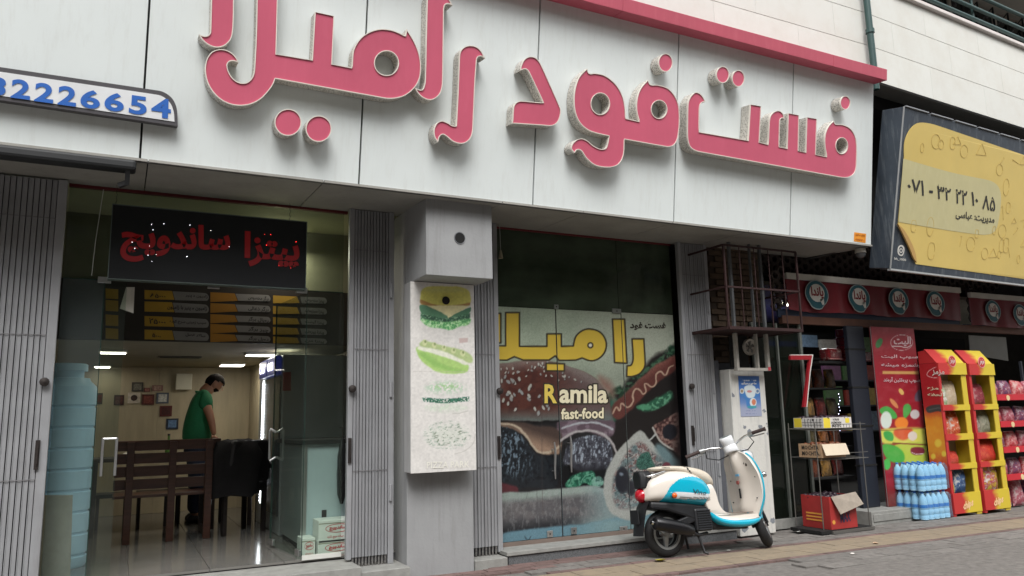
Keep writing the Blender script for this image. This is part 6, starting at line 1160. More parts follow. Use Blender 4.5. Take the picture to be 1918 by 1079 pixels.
def stand(lab, x0_, x1_, ybk, ys_px, ztop):
    t = thing('snack_stand', lab, 'display stand', ((x0_+x1_)/2, YS, 0), 'yellow and red snack stands'); th = .012
    obj('side_panel', MB().box(x0_, YS, .001, x0_+th, ybk, ztop), M_sr, t); obj('side_panel', MB().box(x1_-th, YS, .001, x1_, ybk, ztop), M_sy, t); obj('back_panel', MB().box(x0_+th, ybk-.01, .001, x1_-th, ybk, ztop), M_sg, t)
    obj('front_post', MB().box(x0_, YS-.012, .001, x0_+.045, YS-.001, ztop), M_sr, t); obj('front_post', MB().box(x1_-.09, YS-.012, .001, x1_, YS-.001, ztop), M_sy, t)
    for a_, b_ in ys_px:
        obj('shelf_lip', MB().box(x0_+.002, YS-.022, b_, x1_-.002, YS-.013, a_), M_rg, t)
        obj('shelf', MB().box(x0_+th, YS, b_+.01, x1_-th, ybk-.011, b_+.022), M_sy, t)
    obj('header', MB().box(x0_-.004, YS-.03, ys_px[0][0]+(ztop-ys_px[0][0])*.72, x1_+.004, YS-.012, ztop), M_rg, t)
    b = MB(); b.hexa([(x0_, YS-.01, ztop+.001), (x1_, YS-.01, ztop+.001), (x1_, YS+.0, ztop+.001), (x0_, YS, ztop+.001), (x0_, YS+.13, 1.955), (x1_, YS+.13, 1.955), (x1_, YS+.14, 1.945), (x0_, YS+.14, 1.945)]); obj('sloping_roof', b, M_rg, t)
    b = MB(); b.hexa([(x0_, YS+.002, ztop+.003), (x0_+th, YS+.002, ztop+.003), (x0_+th, ybk, ztop+.003), (x0_, ybk, ztop+.003), (x0_, YS+.128, 1.94), (x0_+th, YS+.128, 1.94), (x0_+th, ybk, 1.93), (x0_, ybk, 1.93)]); obj('side_peak', b, M_sr, t)
    b = MB(); cx = (x0_+x1_)/2+.0; b.lathe([(.07, -.004), (.07, 0)], (cx, YS-.031, ztop+.02), 20, 'y'); o = obj('round_badge', b, mat('pink badge edge', (228, 150, 150), .5), t); b = MB(); b.lathe([(.06, -.006), (.06, -.0045)], (cx, YS-.031, ztop+.02), 20, 'y'); obj('badge_face', b, M_sr, o)
    b = MB(); text_quad(b, 'مزمز', [(cx-.045, YS-.038, ztop+.055), (cx+.045, YS-.038, ztop+.055), (cx+.045, YS-.038, ztop-.015), (cx-.045, YS-.038, ztop-.015)], .03, 0, res=1); obj('lettering', b, M_wp, o, fix=False)
    b = MB(); text_quad(b, 'chips', [(x0_+.16, YS-.025, .15), (x0_+.36, YS-.025, .19), (x0_+.36, YS-.025, .08), (x0_+.16, YS-.025, .04)], .04, 0, shear=.2, res=1); obj('lettering', b, mat('peach print', (236, 196, 150), .5), t, fix=False); return t
s1x0, s1x1 = 8.713, 9.235; s2x0, s2x1 = 9.30, 9.80
rows = [(zpx(1815, 757.5), zpx(1815, 768)), (zpx(1815, 811), zpx(1815, 823)), (zpx(1815, 866), zpx(1815, 877)), (zpx(1815, 921), .03)]
t1 = stand('left yellow and red snack stand with a red side panel of white writing', s1x0, s1x1, 6.14, rows, 1.78); rows2_ = rows
t2 = stand('right yellow and red snack stand next to the pink bag rack', s2x0, s2x1, 6.14, rows2_, 1.775)
xs_ = s1x0-.001; PX = Plane((xs_, 0, 0), (-1, 0, 0))
def side(p):
    E_ = lambda l: tz(Ze, l); p.c = p.c*0+np.array((168, 30, 38)); p.mix((p.y-762)/25, (218, 140, 44)); p.mix((p.y-845)/25, (200, 60, 40)); p.mix((p.y-880)/20, (176, 36, 44)); n = fbm(p.x*.12, p.y*.12, 6); p.mix((n-.5)*(p.y > 770)*.8, (230, 190, 70))
    d = sdf(p.x, p.y, spline(E_([(632, 560), (650, 510), (740, 470), (830, 505), (850, 550), (740, 582)]), 5)); p.mix(1.2-np.abs(d)/.8, (226, 190, 190))
    p.poly(E_([(622, 880), (740, 850), (880, 880), (870, 945), (740, 920), (640, 935)]), (58, 58, 60), 1.5); p.line(E_([(650, 905), (740, 885), (850, 905)]), 1.5, (110, 120, 120), 1.5, .6)
    for x, y, r in ((1757, 830, 7), (1768, 850, 5), (1748, 855, 5)): p.ell(x, y, r, r*1.2, (232, 196, 72), .5, .8)
q = (ztop_ := 1.78, 0.02); print_grid('side_print', [(xs_-.001, 6.14, 1.78), (xs_-.001, YS, 1.78), (xs_-.001, YS, .02), (xs_-.001, 6.14, .02)], 50, 220, side, M_print, t1, thick=.0005)
TX('هم مزه', Ze, [(632, 670), (874, 680), (874, 725), (632, 715)], PX, t1, M_cream, .004, .03, res=1); TX('هر لحظه', Ze, [(632, 730), (872, 735), (872, 780), (632, 775)], PX, t1, M_cream, .004, .03, res=1); TX('مزمز', Ze, [(680, 500), (805, 500), (805, 565), (680, 560)], PX, t1, M_wp, .004, .03, res=1)
zs = [rows[0][0], rows[1][0], rows[2][0], rows[3][0]]
zz1 = [rows[0][1]+.023, rows[1][1]+.023, rows[2][1]+.023, .23]
def pm(n, a, b_, c): return printmat('packet '+n, a, b_, c, 19)
SB = [('green and white chip bag at the top left of the left snack stand', s1x0+.13, 0, .19, .27, .10, pm('green', (150, 190, 130), (226, 226, 214), (232, 226, 220)), 0, 0), ('beige chip bag at the top right of the left snack stand', s1x0+.32, 0, .18, .29, .10, pm('beige', (196, 174, 146), (206, 186, 160), (214, 198, 176)), 0, .06),
      ('orange red chip bag, left of two in the second row of the left stand', s1x0+.13, 1, .19, .25, .10, pm('orange', (206, 70, 40), (222, 110, 60), (226, 214, 206)), 0, 0), ('orange red chip bag, right of two in the second row of the left stand', s1x0+.31, 1, .19, .27, .10, pm('orange', 0, 0, 0), 0, .05),
      ('crumpled red bag lying in the third row of the left stand', s1x0+.17, 2, .26, .15, .12, pm('red', (200, 50, 40), (214, 80, 60), (196, 40, 40)), 1, 0), ('dark blue chip bag leaning in the bottom of the left stand', s1x0+.27, 3, .20, .30, .11, pm('blue', (40, 70, 120), (60, 100, 150), (206, 206, 206)), 0, .15), ('yellow chip bag behind the dark blue one', s1x0+.12, 3, .16, .20, .08, pm('yellow', (214, 196, 70), (206, 180, 60), (226, 216, 160)), 0, -.2),
      ('crumpled dark red bag in the top row of the right stand', s2x0+.24, 0, .26, .26, .11, pm('wine', (120, 30, 44), (150, 40, 60), (180, 130, 130)), 1, .05), ('pale grey chip bag in the second row of the right stand', s2x0+.14, 1, .17, .24, .10, pm('pale', (176, 160, 150), (150, 130, 120), (226, 220, 214)), 0, -.08), ('olive grey chip bag beside the pale one in the right stand', s2x0+.32, 1, .19, .28, .10, pm('olive', (120, 116, 96), (150, 150, 130), (176, 170, 150)), 0, .05),
      ('big bright red bag in the third row of the right stand', s2x0+.26, 2, .36, .26, .14, pm('scarlet', (196, 40, 30), (210, 60, 40), (214, 90, 60)), 0, 0), ('small yellow orange bag at the foot of the big red one', s2x0+.12, 2, .16, .08, .10, pm('amber', (226, 150, 50), (216, 90, 40), (230, 190, 80)), 1, 0),
      ('pink and yellow puffed snack bag in the bottom of the right stand', s2x0+.29, 3, .30, .40, .12, pm('pinkyellow', (228, 206, 70), (190, 60, 100), (232, 226, 214)), 0, 0), ('orange striped bag left of the pink and yellow one', s2x0+.11, 3, .14, .28, .08, pm('amber2', (220, 120, 60), (226, 190, 80), (230, 220, 200)), 0, -.1)]
for i, (lab, x, r_, w_, h_, d, m_, cr, tl_) in enumerate(SB): bag(lab, x, 6.005, zz1[r_], w_*1.22, h_*1.12, d*1.1, m_, 'snack bags in the two card stands', seed=i+11, lean=.10, tilt=tl_)
# pink bag rack at the right edge
rk2 = thing('sweet_rack', 'red shelf rack of pink sweet bags cut off by the right edge', 'rack', (10.4, 6.0, 0)); rx0 = 9.86
for x in (rx0, rx0+1.1): obj('upright', MB().box(x, 6.22, .001, x+.03, 6.25, 1.85), M_post, rk2)
SZ = [zpx(1900, 745), zpx(1900, 795), zpx(1900, 843), zpx(1900, 895)]
for z in SZ:
    obj('shelf', MB().box(rx0, 5.95, z, rx0+1.13, 6.22, z+.012), M_sr, rk2)
    b = MB(); b.box(rx0, 5.935, z-.03, rx0+1.13, 5.949, z+.045); o = obj('price_rail', b, mat('glossy red rail', (190, 40, 52), .3), rk2); b = MB(); b.lathe([(.035, -.004), (.035, 0)], (rx0+.22+.03*SZ.index(z), 5.934, z), 14, 'y'); obj('round_price_tag', b, mat('cream tag', (220, 196, 150), .5), o)
pk = [pm('pink', (176, 70, 88), (196, 110, 124), (220, 200, 200)), pm('rose', (206, 60, 70), (226, 140, 140), (226, 200, 190)), pm('purple', (110, 70, 116), (150, 70, 90), (206, 196, 206))]
rows_ = ['top', 'second', 'third', 'fourth', 'floor']
for r_, z in enumerate(SZ+[.0]):
    for c_ in range(4):
        bag(f"{['pink', 'rose red', 'purple'][(r_+c_*2) % 3]} sweet bag on the {rows_[r_]} level of the edge rack, {['first', 'second', 'third', 'fourth'][c_]} from left", rx0+.14+c_*.27, 6.08, z+.014 if z else .002, .24, .20 if z else .36, .12, pk[(r_+c_*2) % 3], 'pink sweet bags on the right edge rack', seed=r_*5+c_, lean=.12, tilt=.08*((c_ % 3)-1))
t = thing('back_shelf', 'long dark shelf of dim goods deep inside the grocery', 'shelf', (11, 8.6, .13)); obj('back_panel', MB().box(9.4, 8.9, .131, 14, 8.93, 2.5), M_hole, t); bp_ = {}
for r_ in range(5): obj('shelf', MB().box(9.4, 8.55, .5+r_*.4, 14, 8.899, .52+r_*.4), M_post, t)
for r_ in (1, 2, 3, 4):
    for c_ in range(6):
        k_ = (r_*5+c_) % 6; lb_ = f"{['brick red', 'mustard', 'slate blue', 'pale grey', 'plum', 'moss green'][k_]} packet in the {['', 'second', 'third', 'fourth', 'top'][r_]} row of the grocery back shelf"; cc = [(150, 60, 50), (176, 150, 70), (90, 110, 130), (160, 156, 150), (120, 80, 110), (80, 110, 70)][k_]
        if k_ not in bp_: g_ = thing('goods_packet', lb_, 'packet', (0, 0, 0), 'dim packets on the back shelf'); obj('box_body', MB().box(-.19, 0, 0, .19, .16, .24+.03*(k_ % 3)), mat('dim goods %d' % k_, cc, .5, var=.3, scale=20), g_, local=True); bp_[k_] = g_; q_ = g_; q_.location = (9.62+c_*.46, 8.6, .522+r_*.4)
        else: dup(bp_[k_], (9.62+c_*.46, 8.6, .522+r_*.4), label=lb_)
t = thing('hanging_sheet', 'pale grey sheet hanging inside behind the right snack stand', 'sheet', tuple(YP(7.4)(1850, 690))); b = MB(); b.slab([YP(7.4)(*p) for p in ((1815, 628), (1884, 632), (1889, 676), (1818, 664))], (0, .01, 0)); obj('sheet_panel', b, mat('pale sheet', (170, 174, 172), .8), t)
# water packs
def water_mat():
    m = bpy.data.materials.new('water bottle plastic'); m.use_nodes = True; nt = m.node_tree; L = nt.links.new; b = nt.nodes['Principled BSDF']; b.inputs['Roughness'].default_value = .12; b.inputs['Base Color'].default_value = lin((180, 216, 236)); b.inputs['Transmission Weight'].default_value = .05; b.inputs['IOR'].default_value = 1.2
    return m
M_wb = water_mat(); M_wl = mat('blue bottle label', (44, 124, 200), .3, var=.15, scale=30); M_cap = mat('blue cap', (50, 110, 190), .4); M_film = glass_mat('shrink film', (232, 243, 250), 1.0, .10, (150, 200, 226))
M_film.node_tree.nodes['Glossy BSDF'].inputs['Roughness'].default_value = .15
wx0, wy0, nx, ny, r_ = 8.14, 5.86, 5, 4, .047
prof = [(.030, 0), (.045, .008), (.046, .05), (.042, .056), (.046, .062), (.046, .11), (.042, .116), (.046, .122), (.046, .20), (.036, .245), (.018, .275), (.014, .29)]
def water_pack(lab, z0_, first=None):
    t = thing('water_pack', lab, 'water bottles', (wx0+.235, wy0+.19, z0_), 'blue water bottle packs'); wb = wl = wc = None
    for i in range(nx):
        for j in range(ny):
            x, y = wx0+r_+i*.094, wy0+r_+j*.094
            if wb is None and first is None:
                wb = obj('bottle', MB().lathe(prof, (x, y, z0_+.002), 14), M_wb, t, smooth=50, origin=(x, y, z0_)); obj('label', MB().lathe([(.0465, .135), (.0468, .14), (.0468, .165), (.0465, .17)], (x, y, z0_+.002), 14), M_wl, wb, smooth=50, origin=(x, y, z0_)); obj('cap', MB().lathe([(.016, .291), (.016, .306), (.013, .308)], (x, y, z0_+.002), 10), M_cap, wb, smooth=50, origin=(x, y, z0_)); src = wb; t['p'] = 1
            else:
                s = wb if wb is not None else first; c = s.copy(); COL.objects.link(c); c.parent = t; c.location = Vector((x, y, z0_))-WORG[t.name]
                for k_ in s.children: d = k_.copy(); COL.objects.link(d); d.parent = c
    if 'p' in t: del t['p']
    b = MB(); rr = random.Random(int(z0_*100)+3); rings = []; X0, X1, Y0, Y1 = wx0-.004, wx0+nx*.094+.004, wy0-.004, wy0+ny*.094+.004
    for z in (.02, .10, .18, .26, .30):
        ring = []; sh = 0 if z < .27 else .02
        for (ax, ay), (bx_, by_) in (((X0+sh, Y0+sh), (X1-sh, Y0+sh)), ((X1-sh, Y0+sh), (X1-sh, Y1-sh)), ((X1-sh, Y1-sh), (X0+sh, Y1-sh)), ((X0+sh, Y1-sh), (X0+sh, Y0+sh))):
            for k_ in range(12): u = k_/12; ring.append((ax+(bx_-ax)*u+rr.uniform(-.003, .003), ay+(by_-ay)*u+rr.uniform(-.003, .003), z0_+z+rr.uniform(-.005, .005)))
        rings.append(ring)
    b.loft(rings, caps=False); obj('shrink_film', b, M_film, t, smooth=40); return wb
w0 = water_pack('lower shrink wrapped pack of blue water bottles on the pavement', .002); water_pack('upper shrink wrapped pack of blue water bottles on top of the other', .318, w0)
# litter
for i, (px, py, s, c, lab) in enumerate([(1622, 973, .05, (226, 226, 222), 'scrap of white paper beside the low tray'), (1497, 997, .035, (226, 226, 222), 'small white paper scrap on the pavement left of the tray'), (1640, 1018, .03, (214, 180, 150), 'small pale scrap on the tan paving band'), (1237, 1051, .06, (170, 160, 60), 'yellow green leaf on the paving by the scooter rear wheel'), (898, 1060, .04, (214, 170, 90), 'small dry orange leaf at the foot of the grey pillar'), (1597, 1038, .02, (226, 220, 214), 'tiny white crumb on the tan band'), (1365, 1032, .025, (206, 206, 200), 'tiny pale crumb below the scooter')]):
    c_ = P(px, py, 2, .004); rr = random.Random(i); b = MB(); n_ = 7; l = [(c_[0]+s*(.7+.5*rr.random())*math.cos(a), c_[1]+s*(.7+.5*rr.random())*math.sin(a)*.8, .006+rr.uniform(0, s*.4)) for a in np.linspace(0, 6.283, n_, endpoint=False)]
    b.add(l+[(c_[0], c_[1], .006+s*.3), (c_[0], c_[1], .005)], [(k_, (k_+1) % n_, n_) for k_ in range(n_)]+[((k_+1) % n_, k_, n_+1) for k_ in range(n_)]); obj('leaf' if 'leaf' in lab else 'paper_scrap', b, mat('litter %d' % i, c, .8), label=lab, cat='leaf' if 'leaf' in lab else 'litter')

# ================================================================== THE SCOOTER (x forward, y to its left, z up)
M_cream2 = mat('cream scooter paint', (222, 214, 204), .22, coat=.5, var=.02); M_aqua = mat('turquoise scooter paint', (18, 168, 196), .15, coat=.7, var=.03); M_chrome = mat('chrome', (214, 214, 214), .12, 1.0, var=.05); M_rub = mat('black rubber', (22, 22, 24), .75, bump=.3, bscale=150); M_bp = mat('black plastic', (26, 27, 30), .5, var=.2); M_rimm = mat('silver rim', (170, 172, 172), .35, .7); M_seat = mat('cream seat vinyl', (206, 196, 180), .5, var=.03, bump=.1, bscale=200); M_grip = mat('brown grip', (58, 44, 42), .7)
M_wtr = mat('white scooter paint', (224, 226, 228), .2, coat=.5)
SA = math.radians(-5.4); sco = thing('motor_scooter', 'turquoise and cream retro motor scooter parked in front of the burger poster doors', 'scooter', (4.382, 5.716, 0), rotz=SA); sco.rotation_euler = (math.radians(-7), 0, SA)
def S(name, b, m, par=None, **k): return obj(name, b, m, par or sco, local=True, **k)
def smooth_rings(st, n, fn_, per=6):
    st = np.array(st, float); xs = st[:, 0]; out = []; K = (len(st)-1)*per
    for i in range(K+1):
        u = i/per; i0 = min(int(u), len(st)-2); t = u-i0; p1, p2 = st[i0], st[i0+1]; p0 = st[max(i0-1, 0)]; p3 = st[min(i0+2, len(st)-1)]
        v = .5*((2*p1)+(-p0+p2)*t+(2*p0-5*p1+4*p2-p3)*t*t+(-p0+3*p1-3*p2+p3)*t**3); out.append(fn_(v, n))
    return out
def sup(v, n, p=2.6):       # x, w, zb, zt -> superellipse ring in the y-z plane
    x, w_, zb__, zt__ = v[:4]; N_ = n; n = 400; zc, hz = (zb__+zt__)/2, max(.004, (zt__-zb__)/2); w_ = max(.004, w_); r = []
    for j in range(n):
        a = 2*math.pi*j/n; c, s = math.cos(a), math.sin(a); r.append((x, w_*math.copysign(abs(c)**(2/p), c), zc+hz*math.copysign(abs(s)**(2/p), s)))
    A_ = np.array(r); L_ = np.concatenate([[0], np.cumsum(np.linalg.norm(np.roll(A_, -1, 0)-A_, axis=1))]); A_ = np.vstack([A_, A_[:1]]); u_ = np.linspace(0, L_[-1], N_, endpoint=False)
    return [(x, float(np.interp(q, L_, A_[:, 1])), float(np.interp(q, L_, A_[:, 2]))) for q in u_]
body_st = [(-.185, .03, .50, .55), (-.165, .085, .49, .60), (-.13, .13, .48, .665), (-.05, .16, .472, .71), (.05, .182, .458, .738), (.17, .195, .44, .742), (.28, .195, .425, .725), (.38, .182, .41, .68), (.45, .16, .40, .62), (.50, .13, .40, .55), (.515, .11, .41, .50)]
rings = smooth_rings(body_st, 150, lambda v, n: sup(v, n, 3.0), 13); b = MB(); b.loft(rings); body = S('rear_body', b, M_cream2, smooth=60)
def shell(name, rings, test, off, m, par, side=None, seg=None):
    b = MB(); n = len(rings[0]); cen = [np.mean(np.array(r), 0) for r in rings]; key = {}; vs = []; fs = []
    def vid(i, j):
        j %= n
        if (i, j) not in key: p = np.array(rings[i][j]); d = p-cen[i]; d[0] = 0; d /= np.linalg.norm(d)+1e-9; key[(i, j)] = len(vs); vs.append(p+d*off)
        return key[(i, j)]
    for i in range(len(rings)-1):
        for j in range(n):
            c = (np.array(rings[i][j])+np.array(rings[i+1][(j+1) % n]))/2
            if test(c): fs.append((vid(i, j), vid(i, (j+1)), vid(i+1, (j+1)), vid(i+1, j)))
    b.add(vs, fs); return S(name, b, m, par, smooth=60)
def inpoly(pts):
    pp = np.array([p[:2] for p in spline(pts, 5)]); gx, gz = np.meshgrid(np.linspace(-.3, .7, 501), np.linspace(.2, .9, 351), indexing='ij'); G = sdf(gx, gz, pp) < 0
    return lambda x, z: bool(G[int(round((x+.3)*500)), int(round((z-.2)*500))])
aq = inpoly([(-.06, .470, 1), (-.02, .53), (.03, .595), (.10, .645), (.20, .672), (.32, .665), (.42, .625), (.48, .575, 1), (.44, .52), (.40, .46), (.385, .40, 1), (.15, .42)])
band = lambda x, z: .500-.06*(x-.05) < z < .553-.10*(x-.05) and .06 < x < .46
for sg in (1, -1):
    pn = shell('side_panel', rings, lambda c: c[1]*sg < -.05*0-.001*0 and c[1]*sg < 0 and aq(c[0], c[2]), .004, M_aqua, body)
shell('white_band', rings, lambda c: c[1] < 0 and aq(c[0], c[2]) and band(c[0], c[2]), .0065, M_wtr, body)
for k in range(2): shell('trim_line', rings, lambda c, k=k: c[1] < 0 and .1 < c[0] < .44 and abs(c[2]-(.512-k*.011-.075*(c[0]-.05))) < .0028, .008, M_rimm, body)
b = MB(); text_quad(b, 'Vino', [(.24, -.2055, .568), (.385, -.1945, .545), (.385, -.1945, .505), (.26, -.2045, .522)], .006, .003, shear=.5); S('lettering', b, M_blk, body, fix=False)
seat_st = [(-.06, .04, .756, .768), (-.03, .08, .746, .779), (.04, .112, .738, .785), (.14, .130, .73, .784), (.24, .138, .705, .777), (.33, .142, .665, .765), (.42, .142, .62, .746), (.49, .135, .585, .715), (.535, .105, .57, .67), (.55, .06, .59, .635)]
sr = smooth_rings(seat_st, 40, lambda v, n: sup(v, n, 2.6), 6); b = MB(); b.loft(sr); seat = S('seat', b, M_seat, smooth=60)
shell('seat_piping', sr, lambda c: abs(c[0]-(.33-.75*(c[2]-.66)-.0)) < .005 and c[2] > .66, .003, M_bp, seat)
b = MB(); text_quad(b, 'YAMAHA', [(-.01, -.1325, .775), (.075, -.1385, .772), (.075, -.1385, .757), (-.01, -.1325, .76)], .02, .003, res=1); S('lettering', b, M_blk, seat, fix=False)
b = MB()
for y in (-.12, .12): b.tube([(.03, y, .735), (-.06, y, .715), (-.13, y*.9, .70), (-.17, y*.5, .70), (-.18, 0, .70)], .010, 8)
S('grab_rail', b, M_chrome, smooth=50)
b = MB(); b.loft([[(x, y*sx, z) for (y, z) in [(-.09, .60), (.09, .60), (.11, .70), (.07, .75), (-.07, .75), (-.11, .70)]] for x, sx in ((-.20, .6), (-.16, .95), (-.09, .8))]); S('tail_box', b, M_bp, smooth=40, bevel=.01)
b = MB(); b.lathe([(.01, -.06), (.045, -.048), (.068, -.02), (.072, .01), (.072, .03)], (-.165, 0, .54), 20, 'x', sy=.9); S('tail_light', b, mat('red lens', (176, 22, 40), .12, coat=.5), smooth=60)
b = MB(); b.lathe([(.073, .03), (.074, .035), (.074, .06), (.07, .065)], (-.165, 0, .54), 20, 'x', sy=.9); S('tail_light_lens', b, mat('clear lens', (216, 200, 200), .1), smooth=60)
for sg in (-1, 1):
    b = MB(); b.lathe([(.024, 0), (.026, .01*sg), (.026, .022*sg)], (.045, .186*sg, .522), 16, 'y'); o = S('indicator_ring', b, M_chrome, smooth=50); b = MB(); b.lathe([(.023, .022*sg), (.020, .034*sg), (.008, .041*sg)], (.045, .186*sg, .522), 16, 'y'); S('indicator_lens', b, mat('orange lens', (226, 96, 20), .15, coat=.4), o, smooth=60)
# rear mudguard, number plate holder
b = MB(); b.loft([[(x+dx, y, z) for (dx, y) in ((0, -.085), (-.012, -.04), (-.014, 0), (-.012, .04), (0, .085), (.012, .08), (.004, 0), (.012, -.08))] for x, z in ((-.12, .52), (-.18, .44), (-.215, .34), (-.235, .26), (-.245, .20))]); S('rear_mudguard', b, M_bp, smooth=50)
b = MB(); b.box(-.262, -.07, .30, -.252, .07, .42); S('plate_holder', b, M_bp, bevel=.006)
# underside, engine, exhaust
b = MB(); b.loft([[(x, -w_, zb__), (x, w_, zb__), (x, w_, zt__), (x, -w_, zt__)] for x, w_, zb__, zt__ in ((-.14, .10, .42, .485), (.0, .13, .40, .47), (.2, .14, .33, .45), (.40, .13, .24, .42), (.5, .12, .20, .36), (.8, .11, .185, .24))]); S('underframe', b, M_bp, bevel=.02)
b = MB(); b.box(.27, -.15, .20, .45, .09, .40); S('engine_case', b, M_bp, bevel=.02)
for k in range(9): S('cooling_fin', MB().box(.29, -.160, .215+k*.02, .43, -.1505, .223+k*.02), mat('fin metal', (64, 66, 70), .5, .5))
b = MB(); b.tube([(-.165, -.155, .305), (-.15, -.155, .303), (.10, -.15, .245), (.21, -.145, .215), (.235, -.14, .208)], [.040, .057, .057, .052, .03], 16); mf = S('exhaust', b, mat('black exhaust enamel', (24, 24, 27), .3, .3), smooth=50); b = MB(); b.tube([(-.17, -.155, .306), (-.190, -.155, .312)], .018, 10); S('tail_pipe', b, M_chrome, mf, smooth=50)
b = MB(); b.tube([(.2, -.14, .21), (.3, -.12, .17), (.42, -.08, .18)], .014, 8); S('exhaust_pipe', b, M_bp, mf, smooth=50)
b = MB(); b.bar((.02, -.105, .25), (.30, -.11, .33), .05, .07); b.bar((.0, .09, .22), (.34, .1, .3), .06, .11); S('swing_arm', b, M_bp, bevel=.01)
b = MB(); b.tube([(.30, -.10, .20), (.335, -.13, .02), (.36, -.15, .012)], .012, 8); b.tube([(.30, .10, .20), (.335, .12, .045)], .012, 8); b.tube([(.30, -.1, .19), (.3, .1, .19)], .010, 8); S('centre_stand', b, M_bp, smooth=50)
def wheel(par, cx, cz, name):
    R0, r = .155, .048; rings = []
    for i in range(41):
        a = 2*math.pi*i/40; rings.append([(cx+(R0+r*1.0*math.cos(t))*math.cos(a), r*.95*math.sin(t), cz+(R0+r*math.cos(t))*math.sin(a)) for t in np.linspace(0, 2*math.pi, 14, endpoint=False)])
    b = MB(); b.loft(rings, caps=False); o = S(name, b, M_rub, par, smooth=60)
    b = MB(); b.lathe([(.118, -.04), (.140, -.042), (.142, -.035), (.128, -.02), (.126, .02), (.142, .035), (.140, .042), (.118, .04), (.114, .0)], (cx, 0, cz), 36, 'y'); b.f = [f for f in b.f if len(f) == 4]; b.m = b.m[:len(b.f)]
    b.add([(cx+.114*math.cos(a), s_, cz+.114*math.sin(a)) for s_ in (-.04, .04) for a in np.linspace(0, 2*math.pi, 36, endpoint=False)], [(j, (j+1) % 36, 36+(j+1) % 36, 36+j) for j in range(36)]); S('rim', b, M_rimm, o, smooth=40)
    for k in range(3):
        a = math.radians(-95+k*120); c, s = math.cos(a), math.sin(a); b = MB(); b.hexa([(cx+.02*c-s*.022*q_*(1 if l_ == 0 else .7), y_, cz+.02*s+c*.022*q_) if l_ == 0 else (cx+.122*c-s*.016*q_, y_*.8, cz+.122*s+c*.016*q_) for l_ in (0, 1) for (q_, y_) in ((-1, -.03), (1, -.03), (1, .0), (-1, .0))]); S('spoke', b, M_rimm, o, bevel=.004)
    b = MB(); b.lathe([(.03, -.045), (.032, -.03), (.032, .03), (.03, .045)], (cx, 0, cz), 16, 'y'); S('hub', b, M_rimm, o, smooth=40); return o
wheel(sco, .03, .205, 'rear_wheel')
# front body: leg column, floor, skirt, shield
col_st = [(.40, .10, .42, .55), (.44, .14, .36, .60), (.48, .155, .33, .60), (.51, .155, .30, .56), (.525, .15, .29, .45)]
def legring(pts, w_, n=10):   # ring made along a side profile, extruded in y with rounded edge
    return None
b = MB(); prof_ = spline([(.47, .60), (.505, .54), (.515, .47), (.53, .40), (.565, .345), (.62, .325, 1), (.86, .312, 1), (.872, .275, 1), (.80, .262), (.60, .262), (.52, .285), (.455, .335), (.415, .39), (.40, .44), (.40, .56)], 5)
ws = (.165, .19, .198, .19, .165); ys = (-1, -.93, 0, .93, 1); rg = []
for yv, sc in ((-1, .96), (-.96, 1.0), (.96, 1.0), (1, .96)):
    c = np.mean(prof_, 0); rg.append([(p[0]*1+(c[0]-p[0])*(1-sc), yv*(.155+.04*min(1, max(0, (p[0]-.45)/.15))), p[1]+(c[1]-p[1])*(1-sc)*2) for p in prof_])
b.loft([[tuple(p) for p in r] for r in rg], caps=False); 
for r, fl_ in ((rg[0], False), (rg[-1], True)): b.cap([[np.array(p) for p in r]], fl_)
S('floor_body', b, M_cream2, smooth=35)
b = MB(); b.box(.60, -.15, .3262, .84, .15, .334); S('floor_mat', b, mat('worn floor mat', (112, 100, 92), .8), bevel=.003)
sk = [(.415, .12, .35, .40), (.45, .165, .29, .37), (.50, .19, .255, .325), (.58, .203, .222, .295), (.70, .207, .200, .288), (.80, .203, .208, .286), (.88, .19, .238, .30), (.91, .16, .26, .31)]
b = MB(); b.loft(smooth_rings(sk, 36, lambda v, n: sup(v, n, 3.2), 6)); S('lower_skirt', b, M_aqua, smooth=60)
def shield_row(z, cx, hw, bulge, curl, off=0, grow=0):
    r = []
    for k in range(25):
        u = -1+2*k/24; r.append((cx+curl*abs(u)**3-bulge*math.exp(-(u*2.6)**2)+off, (hw+grow)*u, z))
    return r
SHZ = [(.30, .845, .18, .0, .02), (.36, .855, .21, .02, .02), (.44, .875, .235, .03, .015), (.52, .885, .245, .035, .01), (.60, .886, .245, .04, .005), (.68, .878, .235, .055, 0), (.75, .862, .215, .06, -.005), (.81, .845, .185, .055, -.005), (.86, .828, .13, .04, 0), (.885, .82, .06, .03, 0)]
SH = smooth_rings([(z, cx, hw, bu, cu) for z, cx, hw, bu, cu in SHZ], 1, lambda v, n: tuple(v), 4)
b = MB(); inner = [shield_row(*v) for v in SH]; outer = [shield_row(v[0], v[1]+.035, v[2], v[3]*-.4, v[4]) for v in SH]
n = 25; rows_f = [a_+o_[::-1] for a_, o_ in zip(inner, outer)]; b.loft(rows_f); S('leg_shield', b, M_cream2, smooth=50)
out1 = [shield_row(v[0]-.003, v[1]+.033, v[2]+.003, -.03, v[4]) for v in SH]; out2 = [shield_row(v[0]-.003, v[1]+.058, v[2]-.03, -.05, v[4]) for v in SH]
b = MB(); b.loft([a_+o_[::-1] for a_, o_ in zip(out1, out2)]); S('front_shell', b, M_aqua, smooth=50)
b = MB(); b.tube([(v[1]+.03, -(v[2]+.008), v[0]) for v in SH[:-4]], .008, 6); b.tube([(v[1]+.03, (v[2]+.008), v[0]) for v in SH[:-4]], .008, 6); S('shield_edge', b, M_aqua, smooth=50)
b = MB(); b.box(.832, -.012, .455, .838, .012, .545); S('key_slot', b, M_bp, bevel=.003)
b = MB(); b.lathe([(.018, -.006), (.018, .004)], (.835, .012, .60), 12, 'x'); S('round_sticker', b, mat('brick sticker', (150, 80, 74), .6)); S('blue_sticker', MB().box(.824, -.03, .657, .832, .02, .677), mat('pale blue sticker', (110, 170, 206), .5))
